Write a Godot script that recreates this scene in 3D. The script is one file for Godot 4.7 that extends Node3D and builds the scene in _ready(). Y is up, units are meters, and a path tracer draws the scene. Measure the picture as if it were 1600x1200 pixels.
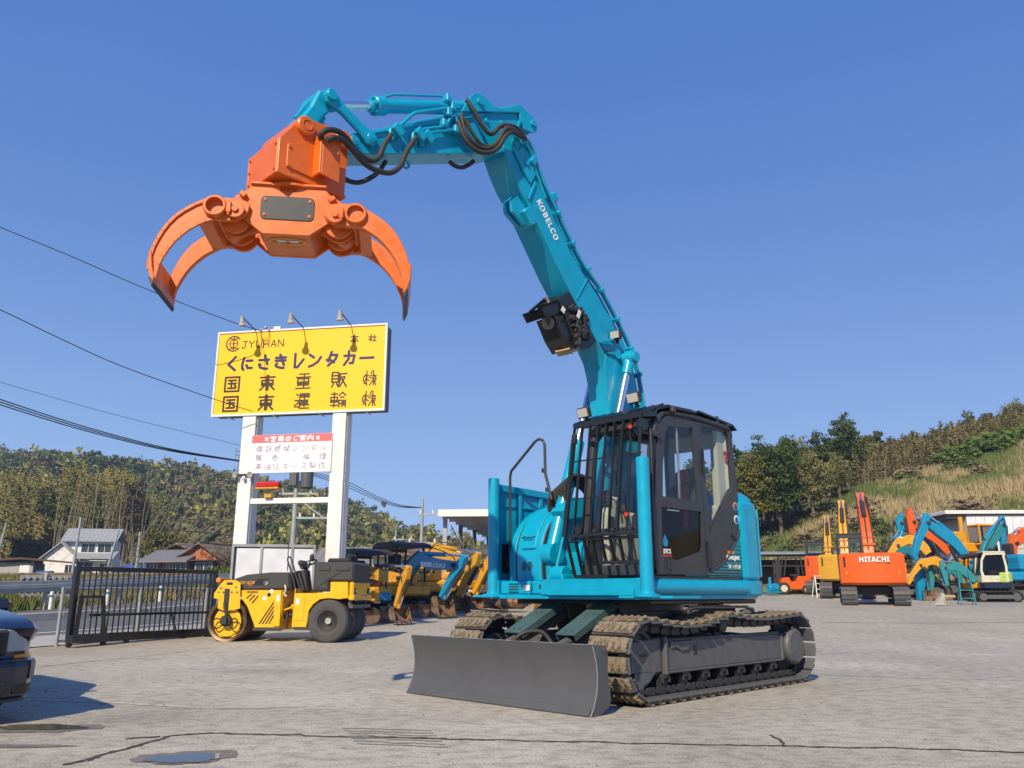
extends Node3D

# ---------------------------------------------------------------- mesh collector
class MB:
	var v := PackedVector3Array()
	var n := PackedVector3Array()
	var c := PackedColorArray()
	var uv := PackedVector2Array()
	var col := Color(1, 1, 1)
	var X := Transform3D()

	func t3(a: Vector3, b: Vector3, d: Vector3, na: Vector3, nb: Vector3, nd: Vector3, ua := Vector2(), ub := Vector2(), ud := Vector2()) -> void:
		if (b - a).cross(d - a).dot(na + nb + nd) > 0.0:
			var t := b; b = d; d = t
			t = nb; nb = nd; nd = t
			var u := ub; ub = ud; ud = u
		v.append(X * a); v.append(X * b); v.append(X * d)
		n.append((X.basis * na).normalized()); n.append((X.basis * nb).normalized()); n.append((X.basis * nd).normalized())
		c.append(col); c.append(col); c.append(col)
		uv.append(ua); uv.append(ub); uv.append(ud)

	func tri(a: Vector3, b: Vector3, d: Vector3, out: Vector3) -> void:
		var f := (b - a).cross(d - a)
		if f.length_squared() < 1e-16:
			return
		f = f.normalized()
		if f.dot(out) < 0.0:
			f = -f
		t3(a, b, d, f, f, f)

	func quad(a: Vector3, b: Vector3, d: Vector3, e: Vector3, out: Vector3) -> void:
		tri(a, b, d, out)
		tri(a, d, e, out)

	func uvquad(a: Vector3, b: Vector3, d: Vector3, e: Vector3, out: Vector3) -> void:  # a is top left, then clockwise
		t3(a, b, d, out, out, out, Vector2(0, 0), Vector2(1, 0), Vector2(1, 1))
		t3(a, d, e, out, out, out, Vector2(0, 0), Vector2(1, 1), Vector2(0, 1))

	func box(ctr: Vector3, size: Vector3, b := 0.0, B := Basis()) -> MB:
		var h := size / 2.0
		b = minf(b, minf(h.x, minf(h.y, h.z)) * 0.9)
		for i in 3:
			var j := (i + 1) % 3
			var k := (i + 2) % 3
			for s: float in [-1.0, 1.0]:
				var p := []
				for q: Vector2 in [Vector2(-1, -1), Vector2(1, -1), Vector2(1, 1), Vector2(-1, 1)]:
					var w := Vector3()
					w[i] = s * h[i]; w[j] = q.x * (h[j] - b); w[k] = q.y * (h[k] - b)
					p.append(ctr + B * w)
				var o := Vector3(); o[i] = s
				quad(p[0], p[1], p[2], p[3], B * o)
			if b > 0.0:
				for sj: float in [-1.0, 1.0]:
					for sk: float in [-1.0, 1.0]:
						var p := []
						for q: Vector2 in [Vector2(-1, 0), Vector2(1, 0), Vector2(1, 1), Vector2(-1, 1)]:
							var w := Vector3()
							w[i] = q.x * (h[i] - b)
							w[j] = sj * (h[j] - (b if q.y > 0.5 else 0.0)); w[k] = sk * (h[k] - (0.0 if q.y > 0.5 else b))
							p.append(ctr + B * w)
						var o := Vector3(); o[j] = sj; o[k] = sk
						quad(p[0], p[1], p[2], p[3], B * o)
		if b > 0.0:
			for sx: float in [-1.0, 1.0]:
				for sy: float in [-1.0, 1.0]:
					for sz: float in [-1.0, 1.0]:
						var s := Vector3(sx, sy, sz)
						tri(ctr + B * (s * (h - Vector3(0, b, b))), ctr + B * (s * (h - Vector3(b, 0, b))), ctr + B * (s * (h - Vector3(b, b, 0))), B * s)
		return self

	func bar(a: Vector3, b: Vector3, w: float, h: float, bev := 0.0, up := Vector3.UP) -> MB:  # a square bar from a to b
		var d := (b - a).normalized()
		if absf(d.dot(up)) > 0.99:
			up = Vector3(1, 0, 0)
		var s := d.cross(up).normalized()
		return box((a + b) / 2.0, Vector3((b - a).length(), h, w), bev, Basis(d, s.cross(d), s))

	static func inset(poly: PackedVector2Array, b: float) -> PackedVector2Array:
		var area := 0.0
		var m := poly.size()
		for i in m:
			area += poly[i].cross(poly[(i + 1) % m])
		var r := PackedVector2Array()
		for i in m:
			var e0 := (poly[i] - poly[(i + m - 1) % m]).normalized()
			var e1 := (poly[(i + 1) % m] - poly[i]).normalized()
			var n0 := Vector2(-e0.y, e0.x) * signf(area)
			var n1 := Vector2(-e1.y, e1.x) * signf(area)
			r.append(poly[i] + (n0 + n1) * (b / maxf(0.35, 1.0 + n0.dot(n1))))
		return r

	func prism(poly: PackedVector2Array, z0: float, z1: float, b := 0.0, smooth := false) -> MB:  # the polygon lies in x and y
		var m := poly.size()
		var area := 0.0
		for i in m:
			area += poly[i].cross(poly[(i + 1) % m])
		var sg := signf(area)
		var ins := inset(poly, b) if b > 0.0 else poly
		var zl := minf(z0, z1)
		var zh := maxf(z0, z1)
		var idx := Geometry2D.triangulate_polygon(poly)
		for k in range(0, idx.size(), 3):
			var p := ins[idx[k]]; var q := ins[idx[k + 1]]; var r := ins[idx[k + 2]]
			tri(Vector3(p.x, p.y, zl), Vector3(q.x, q.y, zl), Vector3(r.x, r.y, zl), Vector3(0, 0, -1))
			tri(Vector3(p.x, p.y, zh), Vector3(q.x, q.y, zh), Vector3(r.x, r.y, zh), Vector3(0, 0, 1))
		var en := PackedVector2Array()
		for i in m:
			var e := poly[(i + 1) % m] - poly[i]
			en.append(Vector2(e.y, -e.x).normalized() * sg)
		for i in m:
			var j := (i + 1) % m
			var o := Vector3(en[i].x, en[i].y, 0)
			var a := poly[i]; var d := poly[j]
			if smooth:
				var ni := o; var nj := o
				var pv := en[(i + m - 1) % m]; var nx := en[j]
				if pv.dot(en[i]) > 0.6: ni = Vector3(pv.x + en[i].x, pv.y + en[i].y, 0).normalized()
				if nx.dot(en[i]) > 0.6: nj = Vector3(nx.x + en[i].x, nx.y + en[i].y, 0).normalized()
				t3(Vector3(a.x, a.y, zl + b), Vector3(d.x, d.y, zl + b), Vector3(d.x, d.y, zh - b), ni, nj, nj)
				t3(Vector3(a.x, a.y, zl + b), Vector3(d.x, d.y, zh - b), Vector3(a.x, a.y, zh - b), ni, nj, ni)
			else:
				quad(Vector3(a.x, a.y, zl + b), Vector3(d.x, d.y, zl + b), Vector3(d.x, d.y, zh - b), Vector3(a.x, a.y, zh - b), o)
			if b > 0.0:
				var ai := ins[i]; var di := ins[j]
				quad(Vector3(a.x, a.y, zl + b), Vector3(d.x, d.y, zl + b), Vector3(di.x, di.y, zl), Vector3(ai.x, ai.y, zl), o + Vector3(0, 0, -1))
				quad(Vector3(a.x, a.y, zh - b), Vector3(d.x, d.y, zh - b), Vector3(di.x, di.y, zh), Vector3(ai.x, ai.y, zh), o + Vector3(0, 0, 1))
		return self

	func ring(outer: PackedVector2Array, inner: PackedVector2Array, z0: float, z1: float) -> MB:  # a frame between two outlines of the same length
		var m := outer.size()
		var ctr := Vector2()
		for p in inner:
			ctr += p / m
		for i in m:
			var j := (i + 1) % m
			var a := outer[i]; var b := outer[j]; var p := inner[i]; var q := inner[j]
			for z: float in [z0, z1]:
				quad(Vector3(a.x, a.y, z), Vector3(b.x, b.y, z), Vector3(q.x, q.y, z), Vector3(p.x, p.y, z), Vector3(0, 0, 1.0 if z == maxf(z0, z1) else -1.0))
			var e := b - a
			var o := Vector3(e.y, -e.x, 0)
			if Vector2(o.x, o.y).dot((a + b) / 2.0 - ctr) < 0.0: o = -o
			quad(Vector3(a.x, a.y, z0), Vector3(b.x, b.y, z0), Vector3(b.x, b.y, z1), Vector3(a.x, a.y, z1), o)
			e = q - p
			o = Vector3(e.y, -e.x, 0)
			if Vector2(o.x, o.y).dot((p + q) / 2.0 - ctr) > 0.0: o = -o
			quad(Vector3(p.x, p.y, z0), Vector3(q.x, q.y, z0), Vector3(q.x, q.y, z1), Vector3(p.x, p.y, z1), o)
		return self

	func cyl(a: Vector3, b: Vector3, r0: float, r1 := -1.0, m := 16, caps := true, bev := 0.0) -> MB:
		if r1 < 0.0: r1 = r0
		if bev > 0.0:
			var d := (b - a).normalized() * bev
			lathe(a, b, [Vector2(0, 0), Vector2(r0 - bev, 0), Vector2(r0, bev), Vector2(r1, (b - a).length() - bev), Vector2(r1 - bev, (b - a).length()), Vector2(0, (b - a).length())], m)
			return self
		lathe(a, b, [Vector2(0, 0), Vector2(r0, 0), Vector2(r1, (b - a).length()), Vector2(0, (b - a).length())] if caps else [Vector2(r0, 0), Vector2(r1, (b - a).length())], m)
		return self

	func lathe(a: Vector3, b: Vector3, prof: Array, m := 16) -> MB:  # profile of (radius, distance from a towards b)
		var d := (b - a).normalized()
		var s := d.cross(Vector3.UP if absf(d.y) < 0.9 else Vector3.RIGHT).normalized()
		var t := d.cross(s)
		for k in prof.size() - 1:
			var p: Vector2 = prof[k]
			var q: Vector2 = prof[k + 1]
			if p.is_equal_approx(q): continue
			var e := (q - p).normalized()
			var nn := Vector2(e.y, -e.x)
			for i in m:
				var a0 := TAU * i / m
				var a1 := TAU * (i + 1) / m
				var c0 := s * cos(a0) + t * sin(a0)
				var c1 := s * cos(a1) + t * sin(a1)
				var n0 := c0 * nn.x + d * nn.y
				var n1 := c1 * nn.x + d * nn.y
				var A := a + c0 * p.x + d * p.y
				var Bq := a + c1 * p.x + d * p.y
				var C := a + c1 * q.x + d * q.y
				var D := a + c0 * q.x + d * q.y
				if p.x > 1e-6: t3(A, Bq, C, n0, n1, n1)
				if q.x > 1e-6: t3(A, C, D, n0, n1, n0)
		return self

	func tube(pts: Array, r: float, m := 8, smooth := 0) -> MB:
		var P: Array = pts
		if smooth > 0:
			P = []
			for i in pts.size() - 1:
				var p0: Vector3 = pts[maxi(i - 1, 0)]; var p1: Vector3 = pts[i]; var p2: Vector3 = pts[i + 1]; var p3: Vector3 = pts[mini(i + 2, pts.size() - 1)]
				for k in smooth:
					P.append(p1.cubic_interpolate(p2, p0, p3, float(k) / smooth))
			P.append(pts[-1])
		var cnt := P.size()
		var d0: Vector3 = (P[1] - P[0]).normalized()
		var s := d0.cross(Vector3.UP if absf(d0.y) < 0.9 else Vector3.RIGHT).normalized()
		var rings := []
		var dirs := []
		for i in cnt:
			var d: Vector3 = (P[mini(i + 1, cnt - 1)] - P[maxi(i - 1, 0)]).normalized()
			s = (s - d * s.dot(d)).normalized()
			var t := d.cross(s)
			var ring_ := PackedVector3Array()
			for k in m:
				ring_.append(s * cos(TAU * k / m) + t * sin(TAU * k / m))
			rings.append(ring_)
			dirs.append(d)
		for i in cnt - 1:
			var R0: PackedVector3Array = rings[i]
			var R1: PackedVector3Array = rings[i + 1]
			for k in m:
				var l := (k + 1) % m
				t3(P[i] + R0[k] * r, P[i] + R0[l] * r, P[i + 1] + R1[l] * r, R0[k], R0[l], R1[l])
				t3(P[i] + R0[k] * r, P[i + 1] + R1[l] * r, P[i + 1] + R1[k] * r, R0[k], R1[l], R1[k])
		for k in m:
			var l := (k + 1) % m
			tri(P[0], P[0] + rings[0][k] * r, P[0] + rings[0][l] * r, -dirs[0])
			tri(P[-1], P[-1] + rings[-1][k] * r, P[-1] + rings[-1][l] * r, dirs[-1])
		return self

	func ball(ctr: Vector3, r: Vector3, m := 12, k := 8) -> MB:
		for i in k:
			for j in m:
				var q := []
				for w: Vector2 in [Vector2(0, 0), Vector2(1, 0), Vector2(1, 1), Vector2(0, 1)]:
					var th := PI * (i + w.y) / k
					var ph := TAU * (j + w.x) / m
					q.append(Vector3(sin(th) * cos(ph), cos(th), sin(th) * sin(ph)))
				t3(ctr + q[0] * r, ctr + q[1] * r, ctr + q[2] * r, q[0] / r, q[1] / r, q[2] / r)
				t3(ctr + q[0] * r, ctr + q[2] * r, ctr + q[3] * r, q[0] / r, q[2] / r, q[3] / r)
		return self

	func quad_panel(a: Vector3, b: Vector3, d: Vector3, e: Vector3, t: float) -> MB:  # a flat panel of thickness t
		var o := (b - a).cross(e - a).normalized() * t / 2.0
		quad(a + o, b + o, d + o, e + o, o)
		quad(a - o, b - o, d - o, e - o, -o)
		var p := [a, b, d, e]
		for i in 4:
			var j := (i + 1) % 4
			quad(p[i] - o, p[j] - o, p[j] + o, p[i] + o, (p[i] + p[j]) / 2.0 - (a + b + d + e) / 4.0)
		return self

	func mesh() -> ArrayMesh:
		var a := []
		a.resize(Mesh.ARRAY_MAX)
		a[Mesh.ARRAY_VERTEX] = v; a[Mesh.ARRAY_NORMAL] = n; a[Mesh.ARRAY_COLOR] = c; a[Mesh.ARRAY_TEX_UV] = uv
		var am := ArrayMesh.new()
		am.add_surface_from_arrays(Mesh.PRIMITIVE_TRIANGLES, a)
		return am

# ---------------------------------------------------------------- nodes
static func V(x := 0.0, y := 0.0, z := 0.0) -> Vector3:  # short for Vector3
	return Vector3(x, y, z)

static func W(x := 0.0, y := 0.0) -> Vector2:  # short for Vector2
	return Vector2(x, y)

var rng := RandomNumberGenerator.new()
var M := {}
var taken := {}

func numbered(parent: Node, called: String) -> String:
	var key := str(parent.get_instance_id()) + called
	var k: int = taken.get(key, 0)
	taken[key] = k + 1
	return called if k == 0 else "%s_%03d" % [called, k]

func put(parent: Node, called: String, shape, material: Material, at := Transform3D()) -> MeshInstance3D:
	var o := MeshInstance3D.new()
	o.name = numbered(parent, called)
	o.mesh = shape.mesh() if shape is MB else shape
	o.material_override = material
	o.transform = at
	parent.add_child(o, true)
	return o

func tag(o: Node, label: String, category: String, group := "", kind := "") -> Node:
	if label: o.set_meta("label", label)
	if category: o.set_meta("category", category)
	if group: o.set_meta("group", group)
	if kind: o.set_meta("kind", kind)
	return o

func thing(called: String, label: String, category: String, at := Vector3.ZERO, turn := 0.0, group := "") -> Node3D:
	var o := Node3D.new()
	o.name = numbered(self, called)
	add_child(o, true)
	o.position = at
	o.rotation.y = turn
	tag(o, label, category, group)
	return o

func stuff(o: Node) -> Node:
	o.set_meta("kind", "stuff")
	return o

func setting(called: String, shape, material: Material, label := "") -> MeshInstance3D:
	var o := put(self, called, shape, material)
	o.set_meta("kind", "structure")
	if label: o.set_meta("label", label)
	return o

func copy_of(o: Node3D, called: String, at: Transform3D, label := "", parent: Node = self) -> Node3D:
	var d: Node3D = o.duplicate()
	d.name = numbered(parent, called)
	parent.add_child(d, true)
	d.transform = at
	if label: d.set_meta("label", label)
	return d

func V2(a: Array) -> PackedVector2Array:
	var r := PackedVector2Array()
	for i in range(0, a.size(), 2):
		r.append(W(a[i], a[i + 1]))
	return r

func yaw_of(psi: float) -> float:  # machines look along their own x; psi degrees turns them from facing us to facing left
	return deg_to_rad(-(90.0 + psi))

func plate(pts: Array, hw: Array) -> PackedVector2Array:  # a tapered, bent plate about a centre line
	var a := PackedVector2Array()
	var b := PackedVector2Array()
	for i in pts.size():
		var d: Vector2 = (pts[mini(i + 1, pts.size() - 1)] - pts[maxi(i - 1, 0)]).normalized()
		var s: Vector2 = W(-d.y, d.x) * hw[i]
		a.append(pts[i] + s)
		b.append(pts[i] - s)
	b.reverse()
	a.append_array(b)
	return a

func disc(c: Vector2, r: float, m := 16) -> PackedVector2Array:
	var a := PackedVector2Array()
	for i in m:
		a.append(c + Vector2.from_angle(TAU * i / m) * r)
	return a

# ---------------------------------------------------------------- materials
var tex := {}

func noise_tex(key: String, freq: float, ramp: Array, seed_ := 1, oct := 5, size := 512, kind := FastNoiseLite.TYPE_SIMPLEX_SMOOTH, normal := false, bump := 4.0) -> NoiseTexture2D:
	if tex.has(key): return tex[key]
	var f := FastNoiseLite.new()
	f.noise_type = kind
	f.seed = seed_
	f.frequency = freq
	f.fractal_octaves = oct
	var t := NoiseTexture2D.new()
	t.width = size; t.height = size
	t.seamless = true
	t.noise = f
	if normal:
		t.as_normal_map = true
		t.bump_strength = bump
	else:
		var g := Gradient.new()
		var off := PackedFloat32Array()
		var cols := PackedColorArray()
		for i in range(0, ramp.size(), 2):
			off.append(ramp[i])
			var cc = ramp[i + 1]
			cols.append(cc if cc is Color else Color(cc, cc, cc))
		g.offsets = off; g.colors = cols
		t.color_ramp = g
	tex[key] = t
	return t

func mat(key: String, lin: Color, rough := 0.6, metal := 0.0, surface: Texture2D = null, scale := 1.0, world := false) -> StandardMaterial3D:
	var m := StandardMaterial3D.new()
	m.resource_name = key
	m.albedo_color = lin.linear_to_srgb()
	m.roughness = rough
	m.metallic = metal
	m.vertex_color_use_as_albedo = true
	if surface:
		m.albedo_texture = surface
		m.uv1_triplanar = true
		m.uv1_world_triplanar = world
		m.uv1_scale = Vector3.ONE * scale
	M[key] = m
	return m

func paint(key: String, lin: Color, rough := 0.32, coat := 0.5, grime: Texture2D = null) -> StandardMaterial3D:
	var m := mat(key, lin, rough, 0.0, grime if grime else tex["paint"], 0.9)
	m.roughness_texture = tex["rough"]
	m.roughness = rough * 1.5
	m.clearcoat_enabled = coat > 0.0
	m.clearcoat = coat
	m.clearcoat_roughness = 0.08
	return m

func glass_mat(key: String, c: Color, alpha: float) -> StandardMaterial3D:
	var m := StandardMaterial3D.new()
	m.resource_name = key
	m.transparency = BaseMaterial3D.TRANSPARENCY_ALPHA
	m.albedo_color = Color(c.r, c.g, c.b, alpha)
	m.roughness = 0.03
	m.metallic_specular = 0.35
	M[key] = m
	return m

func make_materials() -> void:
	noise_tex("paint", 0.008, [0.0, 0.93, 0.35, 0.97, 0.6, 1.0, 1.0, 1.0], 3, 6)
	noise_tex("rough", 0.01, [0.0, 0.45, 0.5, 0.65, 1.0, 0.9], 5, 5)
	noise_tex("dirt", 0.012, [0.0, 0.86, 0.4, 0.94, 0.6, 0.99, 1.0, 1.0], 9, 7)
	noise_tex("rusty", 0.008, [0.0, Color(0.55, 0.4, 0.3), 0.35, Color(0.74, 0.62, 0.54), 0.55, Color(0.93, 0.9, 0.87), 1.0, Color(1, 1, 1)], 15, 6)
	noise_tex("fine", 0.06, [0.0, 0.72, 0.5, 0.92, 1.0, 1.0], 21, 4)
	noise_tex("micro", 0.35, [0.0, 0.60, 0.5, 0.90, 1.0, 1.0], 22, 3)
	noise_tex("concrete", 0.02, [0.0, 0.80, 0.3, 0.89, 0.5, 0.96, 0.7, 1.0, 1.0, 0.97], 31, 8, 1024)
	noise_tex("bumps", 0.06, [], 33, 5, 512, FastNoiseLite.TYPE_SIMPLEX_SMOOTH, true, 3.0)
	noise_tex("mudpad", 0.012, [0.0, 0.55, 0.4, 0.85, 0.6, 1.0, 1.0, 1.0], 41, 5)
	paint("cyan_paint", Color(0.0, 0.345, 0.56), 0.36, 0.2)
	paint("orange_paint", Color(0.70, 0.145, 0.012), 0.38, 0.15)
	paint("machine_orange", Color(0.68, 0.105, 0.004), 0.42, 0.15)
	paint("machine_yellow", Color(0.72, 0.34, 0.008), 0.45, 0.15, tex["dirt"])
	paint("roller_yellow", Color(0.83, 0.47, 0.005), 0.36, 0.4)
	paint("worn_yellow", Color(0.62, 0.33, 0.02), 0.5, 0.1, tex["dirt"])
	paint("machine_blue", Color(0.004, 0.27, 0.50), 0.4, 0.3, tex["dirt"])
	paint("machine_teal", Color(0.02, 0.24, 0.29), 0.5, 0.1, tex["dirt"])
	paint("lime_paint", Color(0.42, 0.60, 0.12), 0.45, 0.2, tex["dirt"])
	paint("navy_paint", Color(0.006, 0.010, 0.035), 0.25, 0.6)
	paint("cream_paint", Color(0.62, 0.60, 0.46), 0.45, 0.2, tex["dirt"])
	paint("magenta_paint", Color(0.42, 0.012, 0.16), 0.4, 0.3)
	paint("white_paint", Color(0.78, 0.78, 0.78), 0.45, 0.2, tex["dirt"])
	paint("cab_grey", Color(0.038, 0.039, 0.046), 0.42, 0.12)
	paint("black_paint", Color(0.012, 0.012, 0.013), 0.35, 0.3)
	mat("blade_grey", Color(0.078, 0.082, 0.092), 0.55, 0.0, tex["paint"], 0.5)
	mat("frame_grey", Color(0.10, 0.103, 0.113), 0.5, 0.0, tex["dirt"], 0.9)
	mat("teal_grey", Color(0.06, 0.115, 0.12), 0.55, 0.0, tex["dirt"], 1.2)
	mat("steel_dark", Color(0.05, 0.05, 0.052), 0.5, 0.3, tex["dirt"], 1.5)
	mat("pad_rubber", Color(0.235, 0.19, 0.135), 0.95, 0.0, tex["mudpad"], 1.6)
	mat("rubber", Color(0.035, 0.035, 0.036), 0.85, 0.0, tex["fine"], 1.5)
	mat("tyre_grey", Color(0.075, 0.075, 0.078), 0.9, 0.0, tex["dirt"], 1.5)
	mat("hose", Color(0.045, 0.042, 0.038), 0.65, 0.0, tex["fine"], 3.0)
	mat("plastic", Color(0.03, 0.03, 0.032), 0.6)
	mat("hood_grey", Color(0.05, 0.052, 0.056), 0.6, 0.0, tex["fine"], 2.0)
	mat("cover_grey", Color(0.022, 0.032, 0.046), 0.5, 0.0, tex["dirt"], 2.0)
	mat("chrome", Color(0.85, 0.85, 0.86), 0.22, 1.0)
	mat("zinc", Color(0.42, 0.45, 0.47), 0.45, 0.5, tex["dirt"], 0.8)
	mat("bucket_steel", Color(0.30, 0.215, 0.16), 0.6, 0.35, tex["rusty"], 0.9)
	mat("trim", Color(0.46, 0.50, 0.42), 0.8)
	mat("seat", Color(0.03, 0.03, 0.035), 0.9)
	mat("red_seat", Color(0.35, 0.03, 0.015), 0.9)
	mat("white_print", Color(0.85, 0.85, 0.85), 0.5)
	mat("red_print", Color(0.6, 0.03, 0.02), 0.5)
	mat("black_print", Color(0.02, 0.02, 0.02), 0.5)
	mat("orange_print", Color(0.8, 0.25, 0.02), 0.5)
	mat("sign_white", Color(0.76, 0.76, 0.76), 0.5, 0.0, tex["paint"], 0.4)
	mat("panel_white", Color(0.72, 0.75, 0.82), 0.5, 0.0, tex["paint"], 0.4)
	mat("galv", Color(0.40, 0.42, 0.43), 0.5, 0.3, tex["dirt"], 0.3)
	mat("asphalt", Color(0.15, 0.15, 0.16), 0.95, 0.0, tex["fine"], 0.8)
	mat("kerb_stone", Color(0.40, 0.40, 0.39), 0.9, 0.0, tex["dirt"], 0.5)
	mat("wall_white", Color(0.78, 0.78, 0.78), 0.8, 0.0, tex["dirt"], 0.12)
	mat("roof_slate", Color(0.32, 0.34, 0.37), 0.6, 0.0, tex["dirt"], 0.3)
	mat("roof_tile", Color(0.22, 0.22, 0.23), 0.5, 0.0, tex["dirt"], 0.5)
	mat("roof_old", Color(0.20, 0.185, 0.15), 0.8, 0.0, tex["rusty"], 0.3)
	mat("wood_wall", Color(0.42, 0.17, 0.075), 0.85, 0.0, tex["rusty"], 0.3)
	mat("wood_dark", Color(0.12, 0.06, 0.04), 0.85, 0.0, tex["dirt"], 0.3)
	mat("wood_light", Color(0.50, 0.34, 0.16), 0.85, 0.0, tex["dirt"], 0.8)
	mat("window_dark", Color(0.04, 0.05, 0.06), 0.08)
	mat("tarp_blue", Color(0.03, 0.10, 0.42), 0.6, 0.0, tex["dirt"], 0.4)
	mat("bark", Color(0.16, 0.12, 0.085), 0.95, 0.0, tex["dirt"], 0.7)
	mat("culm", Color(0.27, 0.235, 0.165), 0.7, 0.0, tex["dirt"], 0.4)
	mat("stone", Color(0.28, 0.28, 0.29), 0.9, 0.0, tex["fine"], 0.6)
	mat("lens", Color(0.40, 0.41, 0.42), 0.15)
	mat("amber", Color(0.75, 0.28, 0.01), 0.2)
	mat("red_lamp", Color(0.5, 0.015, 0.02), 0.12)
	mat("wire", Color(0.02, 0.022, 0.025), 0.7)
	mat("rust_drum", Color(0.20, 0.15, 0.10), 0.45, 0.5, tex["rusty"], 0.8)
	glass_mat("cab_glass", Color(0.10, 0.20, 0.20), 0.07)
	glass_mat("dark_glass", Color(0.02, 0.03, 0.04), 0.55)
	glass_mat("tint_glass", Color(0.02, 0.02, 0.02), 0.72)
	var g := mat("ground_concrete", Color(1, 1, 1), 0.92, 0.0, tex["concrete"], 0.16, true)
	g.uv1_scale = V(0.21, 0.21, 0.3)
	g.detail_enabled = true
	g.detail_blend_mode = BaseMaterial3D.BLEND_MODE_MUL
	noise_tex("grit", 0.05, [0.0, 0.66, 0.35, 0.84, 0.55, 0.97, 1.0, 1.0], 44, 6, 1024)
	g.detail_albedo = tex["grit"]
	g.detail_uv_layer = BaseMaterial3D.DETAIL_UV_2
	g.uv2_triplanar = true
	g.uv2_world_triplanar = true
	g.uv2_scale = Vector3.ONE * 0.8
	g.normal_enabled = true
	g.normal_texture = tex["bumps"]
	g.normal_scale = 0.15
	mat("earth", Color(1, 1, 1), 1.0, 0.0, tex["fine"], 0.25, true)
	for k in ["leaf", "grass"]:
		var l := mat(k, Color(1, 1, 1), 0.75)
		l.metallic_specular = 0.25
		l.backlight_enabled = true
		l.backlight = Color(0.35, 0.38, 0.2)

# ---------------------------------------------------------------- the lie of the land
func sstep(a: float, b: float, x: float) -> float:
	var t := clampf((x - a) / (b - a), 0.0, 1.0)
	return t * t * (3.0 - 2.0 * t)

func knots(k: Array, x: float) -> float:
	if x <= k[0]: return k[1]
	for i in range(2, k.size(), 2):
		if x < k[i]:
			var t: float = (x - k[i - 2]) / (k[i] - k[i - 2])
			return lerpf(k[i - 1], k[i + 1], t)
	return k[-1]

var lumps := FastNoiseLite.new()
var RIDGE := [-420, 20, -315, 25, -247, 34, -180, 37.5, -155, 38.5, -135, 37, -112, 33.5, -88, 30.5, -63, 25, -45, 17, -34, 11.5, -22, 7.5, -9, 5.5, 11, 3, 60, 0]
var SLOPE := [3, 0, 8, 1.2, 15, 3.2, 20, 4.6, 30, 8.6, 43, 12.0, 60, 15, 100, 20, 200, 22]

func yard(d: float) -> float:
	return 0.028 * clampf(d - 15.0, 0.0, 35.0)

func land(x: float, z: float) -> float:
	var d := -z
	var h := yard(d)
	var wl := sstep(-3.0, -13.0, x)
	h += wl * 0.025 * clampf(d - 28.0, 0.0, 80.0)
	if x < 60.0 and d > 110.0:
		h += knots(RIDGE, x) * sstep(108.0, 285.0, d) * (1.0 - 0.6 * sstep(290.0, 600.0, d))
		h += 2.5 * lumps.get_noise_2d(x, z) * sstep(130.0, 200.0, d)
	if x > 3.0 and d > 44.0:
		h += knots(SLOPE, x) * sstep(44.0, 74.0, d) + 0.05 * clampf(d - 72.0, 0.0, 120.0) * sstep(10.0, 30.0, x)
		h += 0.5 * lumps.get_noise_2d(x * 3.0, z * 3.0) * sstep(50.0, 60.0, d)
	return h

func spread(a: float, b: float, first: float, grow: float) -> PackedFloat32Array:
	var r := PackedFloat32Array()
	var x := a
	var s := first
	while x < b:
		r.append(x)
		x += s
		s *= grow
	r.append(b)
	return r

func sheet(xs: PackedFloat32Array, zs: PackedFloat32Array, height: Callable, colour: Callable) -> ArrayMesh:
	var v := PackedVector3Array(); var n := PackedVector3Array(); var c := PackedColorArray(); var ix := PackedInt32Array()
	var w := xs.size()
	for z in zs:
		for x in xs:
			var y: float = height.call(x, z)
			v.append(V(x, y, z))
			n.append(V(y - height.call(x + 0.05, z), 0.05, y - height.call(x, z + 0.05)).normalized())
			c.append(colour.call(x, z))
	for j in zs.size() - 1:
		for i in w - 1:
			var a := j * w + i
			ix.append_array([a, a + w + 1, a + 1, a, a + w, a + w + 1] if zs[1] < zs[0] else [a, a + 1, a + w + 1, a, a + w + 1, a + w])
	var ar := []
	ar.resize(Mesh.ARRAY_MAX)
	ar[Mesh.ARRAY_VERTEX] = v; ar[Mesh.ARRAY_NORMAL] = n; ar[Mesh.ARRAY_COLOR] = c; ar[Mesh.ARRAY_INDEX] = ix
	var am := ArrayMesh.new()
	am.add_surface_from_arrays(Mesh.PRIMITIVE_TRIANGLES, ar)
	return am

func letters(parent: Node, called: String, text: String, height: float, material: Material, at: Transform3D, thick := 0.004, font_name := "Droid Sans", weight := 700) -> MeshInstance3D:
	var f := SystemFont.new()
	f.font_names = PackedStringArray([font_name])
	f.font_weight = weight
	var t := TextMesh.new()
	t.text = text
	t.font = f
	t.font_size = 48
	t.pixel_size = height / 34.0
	t.depth = thick
	t.curve_step = 3.0
	return put(parent, called, t, material, at)

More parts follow.
